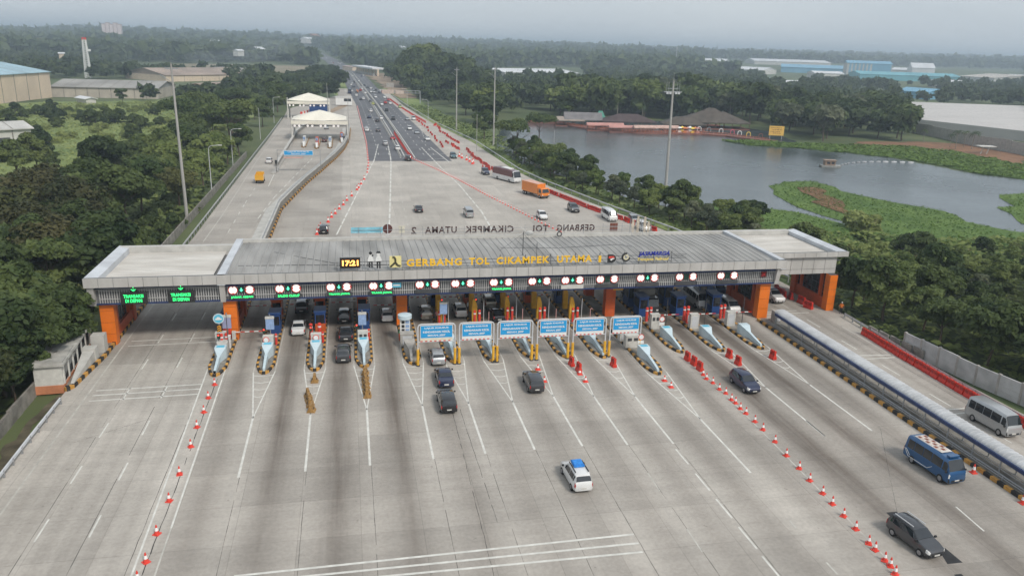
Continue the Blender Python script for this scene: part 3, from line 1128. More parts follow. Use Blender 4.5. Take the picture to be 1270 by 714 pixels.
for i, x in enumerate(SX):
    lab = f'lit lane signal with {"green lettering" if LED[i] else ("green arrow" if ARROW[i] else "dark arrow box")}, {ORD[i]} of thirteen from the left'
    t = thing('lane_signal', lab, 'lane signal', (x, 94.2, 0), 0, 'lane signals on the toll gate band')
    limit_disc(t, -0.95, 6.48, True)
    limit_disc(t, 0.95, 6.48, False)
    b = MB()
    b.box(-0.34, 0.34, -0.05, 0.05, 6.1, 6.85)
    box = b.build('arrow_box', mat('dark_green_box', (0.012, 0.05, 0.035), 0.4, 0.1), t)
    if ARROW[i]:
        arrow_mesh(0, 6.47, 0.5, -0.06).build('arrow', mat('mint_led', (0.12, 1.0, 0.55), 0.4, 0, emit=0.9), box)
    b = MB()
    b.box(-1.5, 1.5, -0.12, 0.0, 5.32, 5.83)
    brd = b.build('message_board', DARK if i != 8 else OFFWHITE, t)
    if LED[i]:
        shift(text_mb(LED[i], 2.5, 0.30, 0.01, 0.02), 0.05, -0.13, 5.58).build('lettering', LEDG, brd)
for x, lab in ((-24.9, 'green lit arrow and message board nearest the left end of the roof'), (-19.75, 'green lit arrow and message board second from the left end of the roof')):
    t = thing('message_sign', lab, 'led sign', (x, 94.1, 0), 0, 'large green message boards')
    b = MB()
    b.box(-1.45, 1.45, -0.15, 0.0, 5.18, 6.62)
    brd = b.build('board', BLACK, t)
    shift(text_mb('TRANSAKSI', 2.15, 0.40, 0.01, 0.02), -0.05, -0.16, 6.15).build('lettering', LEDG, brd)
    shift(text_mb('DI DEPAN', 1.8, 0.40, 0.01, 0.02), -0.05, -0.16, 5.6).build('lettering', LEDG, brd)
    b = MB()
    b.box(-0.4, 0.4, -0.05, 0.0, 6.63, 7.35)
    ab = b.build('arrow_box', BLACK, t)
    m = MB()
    for s_ in (-1, 1):
        m.tube([(s_ * 0.26, -0.06, 6.98), (0, -0.06, 6.74)], 0.05, 6)
    m.tube([(0, -0.06, 7.22), (0, -0.06, 6.76)], 0.05, 6)
    m.build('arrow', LEDG, ab)
t = thing('lane_signal', 'small dark red cross light at the right end of the sign band', 'lane signal', (54.4, 94.2, 0))
b = MB()
b.box(-0.4, 0.4, -0.06, 0.02, 6.1, 6.9)
bb = b.build('box', mat('dark_red_box', (0.12, 0.02, 0.02), 0.5), t)
b = MB()
for s_ in (-1, 1):
    b.tube([(-0.25 * s_, -0.08, 6.25), (0.25 * s_, -0.08, 6.75)], 0.05, 6)
b.build('cross', LAMPR, bb)
t = thing('gate_sign', 'small pale blue sign on the band above the orange column', 'sign', (5.2, 94.15, 0))
b = MB()
b.box(-0.55, 0.55, -0.06, 0.02, 6.2, 6.8)
b.build('panel', CYAN, t)
MB().box(-0.42, 0.42, -0.075, -0.062, 6.42, 6.58).build('white_band', WHITE, t)

# ------------------------------------------------------------------ roof signs
# front yellow letters
t = thing('gate_name_sign', 'yellow raised letters of the gate name along the front edge of the roof', 'roof sign', (0, 95.2, 0))
b = MB()
for z in (8.75, 9.2):
    b.box(-2.0, 43.5, 0.10, 0.15, z, z + 0.05)
x = -1.5
while x < 43.5:
    b.box(x, x + 0.05, 0.16, 0.21, 8.2, 9.75)
    b.tube([(x, 0.2, 9.6), (x, 1.6, 8.3)], 0.025, 4)
    x += 3.3
b.build('frame', DARK, t)
LETY = mat('yellow_letters', (0.85, 0.50, 0.03), 0.4, 0.08, 1)
for s_, w_, c_ in (('GERBANG', 6.9, 9.95), ('TOL', 2.6, 15.6), ('CIKAMPEK', 6.9, 21.25), ('UTAMA', 4.7, 28.05)):
    shift(text_mb(s_, w_, 0.92, 0.15, 0.03, 0, 1.15), c_, 0, 9.0).build('lettering', LETY, t)
shift(text_mb('1', 0.35, 0.85, 0.15, 0.03), 31.45, 0, 8.9).build('lettering', LETY, t)
for o in list(t.children):
    pass
# rear brown letters, read from the other side
t = thing('gate_name_sign', 'brown raised letters of the gate name along the rear edge, seen from behind', 'roof sign', (22, 111.45, 0), PI)
LETB = mat('brown_letters', (0.065, 0.032, 0.028), 0.5, 0.15, 1)
for s_, cx, w in (('GERBANG', 10.8, 5.8), ('TOL', 5.2, 2.7), ('CIKAMPEK', -2.3, 7.2), ('UTAMA', -9.4, 4.6), ('2', -13.3, 0.75)):
    shift(text_mb(s_, w, 1.0, 0.15, 0.02, 0, 1.12), -cx, 0, 9.35).build('lettering', LETB, t)
b = MB()
for z in (8.95, 9.5):
    b.box(-19, 22, 0.10, 0.14, z, z + 0.05)
x = -18
while x < 22:
    b.box(x, x + 0.05, 0.12, 0.17, 8.45, 10.0)
    x += 3.0
b.build('frame', GREYM, t)
# round and square emblems at the rear
t = thing('roof_emblem', 'round dark brown disc standing at the rear edge of the roof', 'emblem', (5.0, 111.4, 0))
b = MB()
disc(b, 0, 0, 9.65, 0.68, 0)
b.build('disc', mat('maroon_disc', (0.10, 0.035, 0.03), 0.5), t)
b = MB()
b.box(-0.05, 0.05, -0.12, -0.04, 8.3, 10.6)
b.build('post', LGREY, t)
t = thing('roof_banner', 'long faded light blue banner standing at the rear edge of the roof', 'banner', (2.0, 111.4, 0))
b = MB()
for k in range(11):
    xa = -2.1 + k * 0.4
    b.add([(xa, 0.05 * math.sin(k), 9.1), (xa + 0.4, 0.05 * math.sin(k + 1), 9.1), (xa + 0.4, 0.05 * math.sin(k + 1), 9.95), (xa, 0.05 * math.sin(k), 9.9)], [(0, 1, 2, 3)])
b.build('cloth', mat('faded_cyan_cloth', (0.22, 0.50, 0.60), 0.8, 0.2, 1.0), t)
b = MB()
for xa in (-2.1, 0.0, 2.3):
    b.box(xa - 0.04, xa + 0.04, 0.06, 0.14, 8.3, 10.0)
b.build('post', LGREY, t)
t = thing('roof_emblem', 'pale cream block on a post beside the round brown disc', 'emblem', (7.0, 111.4, 0))
b = MB()
b.box(-0.4, 0.4, -0.05, 0.05, 9.0, 9.9)
b.box(-0.5, 0.5, -0.06, 0.06, 9.9, 10.05)
b.build('block', mat('cream_block', (0.55, 0.52, 0.42), 0.6), t)
b = MB()
b.box(-0.05, 0.05, 0.06, 0.12, 8.3, 9.0)
b.build('post', LGREY, t)
t = thing('roof_emblem', 'square red brown grid panel at the rear edge right of the brown letters', 'emblem', (38.7, 111.4, 0))
b = MB()
for i in range(3):
    for j in range(2):
        b.box(-0.6 + i * 0.41, -0.6 + i * 0.41 + 0.37, 0, 0.08, 8.8 + j * 0.62, 8.8 + j * 0.62 + 0.56)
b.build('panel', mat('rust_panel', (0.16, 0.05, 0.03), 0.6), t)
t = thing('attendant_cutout', 'tall pale figure boards on a frame at the rear edge of the roof', 'figure board', (43.0, 111.4, 0))
b = MB()
for xa, hh in ((-1.3, 2.1), (-0.5, 2.6), (0.6, 2.5), (1.2, 1.8)):
    b.prism([(xa - 0.22, -0.03), (xa + 0.22, -0.03), (xa + 0.22, 0.03), (xa - 0.22, 0.03)], 8.4 + 0.9, 8.4 + hh - 0.35)
    disc(b, xa, -0.03, 8.4 + hh - 0.15, 0.18, 0, 12, 0.06)
    b.box(xa - 0.16, xa - 0.03, -0.03, 0.03, 8.3, 9.3)
    b.box(xa + 0.03, xa + 0.16, -0.03, 0.03, 8.3, 9.3)
b.build('board', mat('faded_figure_paint', (0.46, 0.40, 0.32), 0.7, 0.3, 2.0), t)
b = MB()
for xa in (-1.7, 0.05, 1.6):
    b.tube([(xa, 0.1, 8.3), (xa, 0.1, 10.6)], 0.04, 5)
    b.tube([(xa, -0.9, 8.2), (xa, 0.1, 9.8)], 0.03, 5)
b.build('frame', GREYM, t)

# LED clock
t = thing('led_clock', 'black digital clock showing orange digits at the front left of the roof', 'clock', (-0.3, 95.0, 0))
b = MB()
b.box(-1.25, 1.2, 0, 0.25, 8.55, 9.85)
b.build('case', mat('clock_case', (0.02, 0.012, 0.01), 0.4), t)
shift(text_mb('17:21', 1.95, 0.72, 0.01, 0.04), 0, -0.012, 9.2).build('digits', LEDO, t)
b = MB()
for xa in (-1.45, 1.4):
    b.box(xa, xa + 0.07, 0.0, 0.1, 8.1, 9.95)
b.box(-1.45, 1.47, 0.05, 0.12, 9.88, 9.96)
b.build('frame', GREYM, t)
# two attendants as flat boards (black and white)
for xa, lab, fem in ((2.15, 'black and white figure board with a side ponytail on the roof', 1), (3.1, 'black and white figure board with a flat cap on the roof', 0)):
    t = thing('attendant_cutout', lab, 'figure board', (xa, 95.0, 0))
    b = MB()
    b.prism([(-0.36, 0), (0.36, 0), (0.36, 0.05), (-0.36, 0.05)], 9.35, 9.6)
    b.prism([(-0.36, 0.001), (0.36, 0.001), (0.36, 0.049), (-0.36, 0.049)], 9.6, 10.05, top=[(-0.15, 0.001), (0.15, 0.001), (0.15, 0.049), (-0.15, 0.049)])
    disc(b, 0, 0, 10.25, 0.2, 0, 14, 0.05)
    b.build('shirt', WHITE, t)
    b = MB()
    b.box(-0.24, -0.05, 0, 0.05, 8.45 + 0.1 * fem, 9.3)
    b.box(0.05, 0.24, 0, 0.05, 8.45 + 0.1 * fem, 9.3)
    b.box(-0.24, 0.24, 0.001, 0.049, 9.2, 9.33)
    b.build('trousers', BLACK, t)
    b = MB()
    if fem:
        disc(b, 0, -0.01, 10.38, 0.2, 0, 12, 0.07)
        disc(b, 0.24, -0.01, 10.1, 0.12, 0, 10, 0.07)
    else:
        b.box(-0.26, 0.26, -0.02, 0.07, 10.36, 10.5)
        b.box(-0.2, 0.2, -0.02, 0.07, 10.5, 10.6)
    b.build('hair' if fem else 'cap', BLACK, t)
t = thing('signboard', 'thin pale board lying on the roof behind the two figure boards', 'board', (2.3, 101.0, 8.12))
b = MB()
b.box(-2.5, 2.5, 0, 0.5, 0, 0.12)
b.build('plank', mat('pale_plank', (0.45, 0.43, 0.30), 0.8, 0.3, 1.5), t)
b = MB()
b.box(-2.4, 2.4, -0.08, -0.01, 0, 0.1)
b.build('edge', DARK, t)
# public works style emblem: pale yellow square with a dark three-arm swirl
t = thing('roof_emblem', 'pale yellow square emblem with a dark curved three armed shape', 'emblem', (5.15, 95.0, 0))
b = MB()
b.box(-0.72, 0.72, 0, 0.08, 8.5, 9.95)
b.build('plate', mat('pale_yellow_plate', (0.75, 0.66, 0.30), 0.5), t)
b = MB()
for k, (p, q, r2) in enumerate((((0, 9.2), (-0.35, 9.85), (0.05, 9.9)), ((0, 9.2), (-0.62, 8.62), (-0.3, 8.9)), ((0, 9.2), (0.62, 8.75), (0.25, 8.65)))):
    pts = []
    for j in range(7):
        u = j / 6
        pts.append(((1 - u) ** 2 * p[0] + 2 * u * (1 - u) * r2[0] + u * u * q[0], -0.03, (1 - u) ** 2 * p[1] + 2 * u * (1 - u) * r2[1] + u * u * q[1]))
    b.tube(pts, 0.12, 6)
b.build('swirl', mat('dark_olive_swirl', (0.06, 0.055, 0.03), 0.5), t)
# black D emblem with a red top and a white swoosh
t = thing('roof_emblem', 'black rounded D shaped emblem with red and white swoosh', 'emblem', (33.0, 95.0, 0))
n = 14
pts = [(-0.55, 8.4), (-0.55, 9.5)] + [(0.0 + 0.6 * math.sin(PI * k / n), 8.95 + 0.55 * math.cos(PI * k / n)) for k in range(n + 1)]
b = MB()
b.add([(p[0], 0, p[1]) for p in pts] + [(p[0], 0.1, p[1]) for p in pts], [tuple(range(len(pts)))[::-1], tuple(range(len(pts), 2 * len(pts)))] + [(k, (k + 1) % len(pts), len(pts) + (k + 1) % len(pts), len(pts) + k) for k in range(len(pts))])
b.build('plate', BLACK, t)
b = MB()
b.add([(-0.42, -0.012, 9.28), (0.25, -0.012, 9.28), (0.42, -0.012, 9.08), (0.0, -0.012, 9.05), (-0.42, -0.012, 8.98)], [(4, 3, 2, 1, 0)], 0)
b.add([(-0.2, -0.016, 8.92), (0.15, -0.016, 9.05), (0.45, -0.016, 8.98), (0.1, -0.016, 8.82), (-0.02, -0.016, 8.68), (-0.15, -0.016, 8.72)], [(5, 4, 3, 2, 1, 0)], 1)
b.build('swoosh', [REDB, WHITE], t)
# ring emblem
t = thing('roof_emblem', 'open black and cream ring emblem beside the blue roof letters', 'emblem', (34.95, 95.0, 0))
for (r0, r1, a0_, a1_, nm, m, yy) in ((0.36, 0.60, 0.0 * PI, 1.55 * PI, 'outer_ring', BLACK, 0.0), (0.20, 0.37, 0.30 * PI, 2.2 * PI, 'inner_ring', mat('cream_ring', (0.62, 0.57, 0.40), 0.5), -0.02)):
    b = MB()
    k = 22
    vs = []
    for j in range(k + 1):
        a = PI * 0.42 + a0_ + (a1_ - a0_) * j / k
        for r_ in (r0, r1):
            vs.append((r_ * math.cos(a), yy, 9.1 + r_ * math.sin(a)))
    vs += [(v[0], v[1] + 0.1, v[2]) for v in vs]
    o = 2 * (k + 1)
    fs = []
    for j in range(k):
        a = 2 * j
        fs += [(a, a + 1, a + 3, a + 2), (o + a, o + a + 2, o + a + 3, o + a + 1), (a, a + 2, o + a + 2, o + a), (a + 1, o + a + 1, o + a + 3, a + 3)]
    b.add(vs, fs)
    b.build(nm, m, t)
# operator name
t = thing('operator_sign', 'slanted dark blue letters over yellow lettering at the front right of the roof', 'roof sign', (38.8, 95.0, 0))
shift(text_mb('JASAMARGA', 4.3, 0.72, 0.12, 0.03, 0.25), 0.0, 0, 9.45).build('lettering', mat('royal_blue_letters', (0.02, 0.03, 0.30), 0.4), t)
shift(text_mb('Transjawa Tollroad', 4.3, 0.5, 0.1, 0.02, 0.2), -0.1, 0, 8.72).build('lettering', mat('pale_yellow_letters', (0.80, 0.62, 0.18), 0.4), t)
b = MB()
for xa in (-2.0, 0, 2.0):
    b.box(xa, xa + 0.06, 0.14, 0.2, 8.2, 9.8)
b.box(-2.2, 4.2, 0.14, 0.19, 9.0, 9.05)
b.build('frame', DARK, t)
# dish, tyre-like ring, mast, cables, small boxes
t = thing('satellite_dish', 'white satellite dish with a bent arm at the rear of the roof', 'satellite dish', (25.4, 110.0, 8.1))
b = MB()
n = 16
for j in range(4):
    pass
prof = [(0, 0.0), (0.25, 0.03), (0.5, 0.12), (0.62, 0.2)]
vs, fs = [], []
Mx = Matrix.Rotation(math.radians(-50), 4, 'X')
for r_, h_ in prof:
    for k in range(n):
        vs.append(Mx @ Vector((r_ * math.cos(2 * PI * k / n), r_ * math.sin(2 * PI * k / n), h_)) + Vector((0, 0, 0.75)))
for j in range(3):
    for k in range(n):
        fs.append((j * n + k, j * n + (k + 1) % n, (j + 1) * n + (k + 1) % n, (j + 1) * n + k))
b.add(vs, fs)
b.build('dish', WHITE, t, smooth=0.8)
b = MB()
b.tube([(0, 0, 0), (0, 0, 0.7)], 0.05)
b.tube([(-0.1, 0, 0.7), (-1.3, 0.6, 1.8)], 0.04)
b.build('arm', OFFWHITE, t)
t = thing('roof_fan', 'small round grey vent ring at the rear of the roof', 'vent', (30.0, 110.4, 8.35))
b = MB()
pp = [(0.33 * math.cos(2 * PI * k / 16), 0, 0.33 + 0.33 * math.sin(2 * PI * k / 16)) for k in range(17)]
b.tube(pp, 0.09, 6)
b.build('ring', DARK, t)
t = thing('roof_mast', 'thin dark mast with guy cables in the middle of the roof', 'mast', (22.3, 100.2, 8.1))
b = MB()
b.tube([(0, 0, 0), (0, 0, 3.4)], 0.05, 6)
b.build('mast', DARK, t)
b = MB()
for q in ((-3, 2.5), (3, 3), (-2.5, -2.2), (2.8, -2)):
    b.tube([(0, 0, 3.2), (q[0], q[1], 0)], 0.015, 4)
b.build('guy_cable', DARK, t)
dup(t, (24.0, 99.3, 8.1), 0.4, 'shorter thin mast with guy cables right of the taller roof mast', scale=0.62)
t = thing('roof_cables', 'dark cables lying slack across the grey roof sheets', 'cable', (0, 0, 0))
b = MB()
for pts in ([(-10, 104.5, 8.35), (-6, 101, 8.4), (-2, 98.3, 8.3), (2, 97, 8.25)], [(-14, 98.5, 8.25), (-7, 98.1, 8.28), (0, 97.6, 8.25), (8, 97.2, 8.25)], [(20, 104, 8.45), (28, 103.2, 8.45), (37, 104.6, 8.4), (41, 101.5, 8.35)]):
    b.tube(pts, 0.03, 4)
b.build('cable', DARK, t)

# ------------------------------------------------------------------ toll islands
def round_nose(x0, x1, y0, y1, ynose, n=7):
    """plan outline of an island: blunt rounded nose towards the camera"""
    cx, hw = (x0 + x1) / 2, (x1 - x0) / 2
    pts = [(x1, y1), (x0, y1)]
    for k in range(n + 1):
        a = PI + PI * k / n
        pts.append((cx + hw * math.cos(a) * (0.85 if 0 < k < n else 1), y0 + (ynose - y0) * (-math.sin(a))))
    return pts


def striped_kerb(path, h=0.28, w=0.28, step=0.8, name='kerb', parent=None, z0=0.0, mats=None):
    """kerb blocks along a closed or open (x,y) path, black and yellow"""
    b = MB()
    seg = []
    for a, c in zip(path[:-1], path[1:]):
        seg.append((Vector(a), Vector(c)))
    alt = 0
    for a, c in seg:
        L = (c - a).length
        if L < 1e-3:
            continue
        n = max(1, round(L / step))
        d = (c - a) / L
        q = Vector((-d.y, d.x)) * w
        for k in range(n):
            p0, p1 = a + d * (L * k / n), a + d * (L * (k + 1) / n)
            poly = [p0, p1, p1 + q, p0 + q]
            b.prism([(v.x, v.y) for v in poly][::-1], z0, z0 + h + 0.004 * (alt % 2), alt % 2)
            alt += 1
    return b.build(name, mats or [YELLOWK, BLACKK], parent)


YELLOWK = mat('kerb_yellow', (0.50, 0.26, 0.055), 0.7, 0.25, 2.0)
BLACKK = mat('kerb_black', (0.03, 0.028, 0.026), 0.8, 0.3, 2.0)
GRPI = 'toll islands between the lanes'
# style per island 1..13: what stands on it
ISL = {1: 'A', 2: 'A', 3: 'A', 4: 'C', 5: 'S', 6: 'S', 7: 'S', 8: 'S', 9: 'S', 10: 'W', 11: 'T', 12: 'T', 13: 'T'}
for i in range(0, 14):
    x, n = SEP[i], NOSE[i]
    hw = 1.02
    t = thing('toll_island', f'raised {ORD[i]} toll island from the left with black and yellow kerb', 'toll island', (0, 0, 0), 0, GRPI)
    out = round_nose(x - hw, x + hw, n + 2.6, 117.0, n)
    b = MB()
    b.prism([(p[0], p[1]) for p in round_nose(x - hw + 0.2, x + hw - 0.2, n + 2.7, 117.0, n + 0.25)][::-1], 0.0, 0.24)
    dk = b.build('deck', CONCD, t)
    path = out[1:] + [out[0]]
    if i > 9:
        path = path
    striped_kerb(path, 0.28, 0.26 if True else 0, 0.75, 'kerb', t)


def wedge(x, n, m, kind='light', L=4.2, zb=0.24, hb=1.25, fin=True):
    """crash cushion: block at the back, thin fin falling to the nose"""
    b = MB()
    yb = n + 1.0 + L
    b.prism([(x - 0.62, yb), (x + 0.62, yb), (x + 0.62, yb + 0.9), (x - 0.62, yb + 0.9)], zb, zb + hb)
    # tapering throat
    V = [(x - 0.62, yb, zb), (x + 0.62, yb, zb), (x + 0.62, yb, zb + hb), (x - 0.62, yb, zb + hb),
         (x - 0.16, yb - 1.3, zb), (x + 0.16, yb - 1.3, zb), (x + 0.16, yb - 1.3, zb + hb * 0.62), (x - 0.16, yb - 1.3, zb + hb * 0.62)]
    b.add(V, [(4, 5, 6, 7), (5, 1, 2, 6), (1, 0, 3, 2), (0, 4, 7, 3), (7, 6, 2, 3), (0, 1, 5, 4)])
    V = [(x - 0.16, yb - 1.3, zb), (x + 0.16, yb - 1.3, zb), (x + 0.16, yb - 1.3, zb + hb * 0.62), (x - 0.16, yb - 1.3, zb + hb * 0.62),
         (x - 0.12, n + 0.5, zb), (x + 0.12, n + 0.5, zb), (x + 0.12, n + 0.5, zb + 0.3), (x - 0.12, n + 0.5, zb + 0.3)]
    b.add(V, [(4, 5, 6, 7), (5, 1, 2, 6), (0, 4, 7, 3), (7, 6, 2, 3), (0, 1, 5, 4)])
    return b


def place_cushion(i, col, label, dx=0.0, hb=1.25, L=4.2, panel=None):
    x, n = SEP[i] + dx, NOSE[i]
    t = thing('crash_cushion', label, 'crash cushion', (0, 0, 0), 0, 'crash cushions on the island noses')
    wedge(x, n, col, hb=hb, L=L).build('body', col, t)
    if panel:
        yb = n + 1.0 + L
        b = MB()
        b.box(x - 0.42, x + 0.42, yb - 0.02, yb + 0.02, 0.24 + hb * 0.35, 0.24 + hb * 0.85)
        b.box(x - 0.42, x + 0.42, yb + 0.12, yb + 0.75, 0.24 + hb, 0.24 + hb + 0.02)
        b.build('panel', panel, t)
    return t


def cabinet(x, y, w, d, h, m, label, sign=None, two=False, name='control_cabinet', group='cabinets on the toll islands'):
    t = thing(name, label, 'cabinet', (x, y, 0.24), 0, group)
    b = MB()
    b.box(-w / 2, w / 2, 0, d, 0, h)
    b.box(-w / 2 - 0.03, w / 2 + 0.03, -0.03, d + 0.03, h, h + 0.06)
    b.build('case', m, t)
    b = MB()
    if two:
        b.box(-w * 0.38, -w * 0.08, -0.03, -0.005, h * 0.6, h * 0.85)
        b.box(w * 0.08, w * 0.38, -0.03, -0.005, h * 0.6, h * 0.85)
    else:
        b.box(-w * 0.35, w * 0.35, -0.03, -0.005, h * 0.15, h * 0.9)
    b.build('door', DARK if two else LGREY, t)
    return t


def round_sign(x, y, z, r, label, face, ring, pole=True, extra=None):
    t = thing('round_sign', label, 'road sign', (x, y, 0.24), 0)
    b = MB()
    disc(b, 0, 0, z, r, 0)
    disc(b, 0, -0.012, z, r * 0.8, 1, th=0.01)
    b.build('disc', [ring, face], t)
    b = MB()
    b.tube([(0, 0.08, 0), (0, 0.08, z + r * 0.5)], 0.04, 6)
    b.build('pole', LGREY, t)
    if extra:
        b = MB()
        b.box(-r, r, 0, 0.04, z - r - 0.5, z - r - 0.1)
        b.build('plate', extra, t)
    return t


def bollard_pair(x, y, m, label, h=1.5, r=0.14, group='bollards on the toll islands', gap=0.25):
    for k, s_ in enumerate((-1, 1)):
        b = MB()
        b.cyl((0, 0, 0), (0, 0, h), r, r, 10)
        b.cyl((0, 0, h), (0, 0, h + 0.06), r, r * 0.5, 10)
        b.cyl((0, 0, h * 0.75), (0, 0, h * 0.85), r + 0.008, r + 0.008, 10, 1)
        o = b.build('bollard', [m, WHITE], None, 0.6, (x + s_ * gap, y + 0.15 * k, 0.24))
        tag(o, f'{("left" if s_ < 0 else "right")} one of two {label}', 'bollard', group)


def display(x, y, label, m=SCREENB, h=3.0):
    t = thing('payment_display', label, 'display', (x, y, 0.24), 0, 'lane displays on posts')
    b = MB()
    b.box(-0.48, 0.48, 0, 0.3, h - 1.7, h - 0.35)
    b.build('screen', m, t)
    b = MB()
    b.box(-0.52, 0.52, -0.05, 0.35, h - 0.35, h - 0.1)
    b.build('hood', OFFWHITE, t)
    b = MB()
    b.tube([(0, 0.15, 0), (0, 0.15, h + 0.2)], 0.07)
    b.build('post', GREYM, t)


def booth(x, y, m, label, w=1.25, d=2.2, h=2.5, glass=True, base=None):
    t = thing('toll_booth', label, 'toll booth', (x, y, 0.24), 0, 'toll booths on the islands')
    b = MB()
    b.box(-w / 2, w / 2, 0, d, 0, h * 0.42, 1)
    for cx in (-w / 2, w / 2 - 0.1):
        for cy in (0, d - 0.1):
            b.box(cx, cx + 0.1, cy, cy + 0.1, h * 0.42, h - 0.3)
    b.box(-w / 2, w / 2, 0, d, h - 0.3, h)
    b.build('frame', [m, base or m], t)
    b = MB()
    b.box(-w / 2 + 0.03, w / 2 - 0.03, 0.03, d - 0.03, h * 0.42, h - 0.3)
    b.build('window', GLASS, t)
    b = MB()
    b.prism([(-w / 2 - 0.12, -0.12), (w / 2 + 0.12, -0.12), (w / 2 + 0.12, d + 0.12), (-w / 2 - 0.12, d + 0.12)], h, h + 0.14)
    b.build('roof', m, t)
    return t


def barrier_arm(x, y, L, label, side=1):
    t = thing('barrier_gate', label, 'barrier', (x, y, 0.24), 0, 'barrier gates across the lanes')
    b = MB()
    b.box(-0.2, 0.2, -0.2, 0.2, 0, 1.0)
    b.build('post', OFFWHITE, t)
    b = MB()
    for k in range(6):
        b.box(side * (0.2 + L * k / 6), side * (0.2 + L * (k + 1) / 6), -0.04, 0.04, 0.82, 0.92, k % 2)
    b.build('arm', [WHITE, RED], t)


def thin_pole(x, y, h, label, m=LGREY, r=0.045, hook=False):
    b = MB()
    b.tube([(0, 0, 0), (0, 0, h)] + ([(0.15, 0, h + 0.12), (0.3, 0, h)] if hook else []), r, 6)
    b.cyl((0, 0, 0), (0, 0, 0.08), r * 2.5, r * 2.5, 8)
    o = b.build('marker_pole', m, None, None, (x, y, 0.24))
    tag(o, label, 'pole', 'thin poles on the toll islands')


def traffic_light(x, y, label, h=1.9):
    t = thing('traffic_light', label, 'traffic light', (x, y, 0.24), 0, 'small traffic lights on the islands')
    b = MB()
    b.box(-0.16, 0.16, 0, 0.2, h - 0.6, h)
    cs = b.build('case', BLACK, t)
    for k, mm in enumerate((LAMPR_ON, mat('dark_green_lens', (0.01, 0.10, 0.05), 0.3))):
        b = MB()
        disc(b, 0, -0.02, h - 0.17 - 0.27 * k, 0.1, 0, 10, 0.02)
        b.build('lamp', mm, cs)
    b = MB()
    b.tube([(0, 0.1, 0), (0, 0.1, h - 0.6)], 0.05, 6)
    b.build('post', DARK, t)


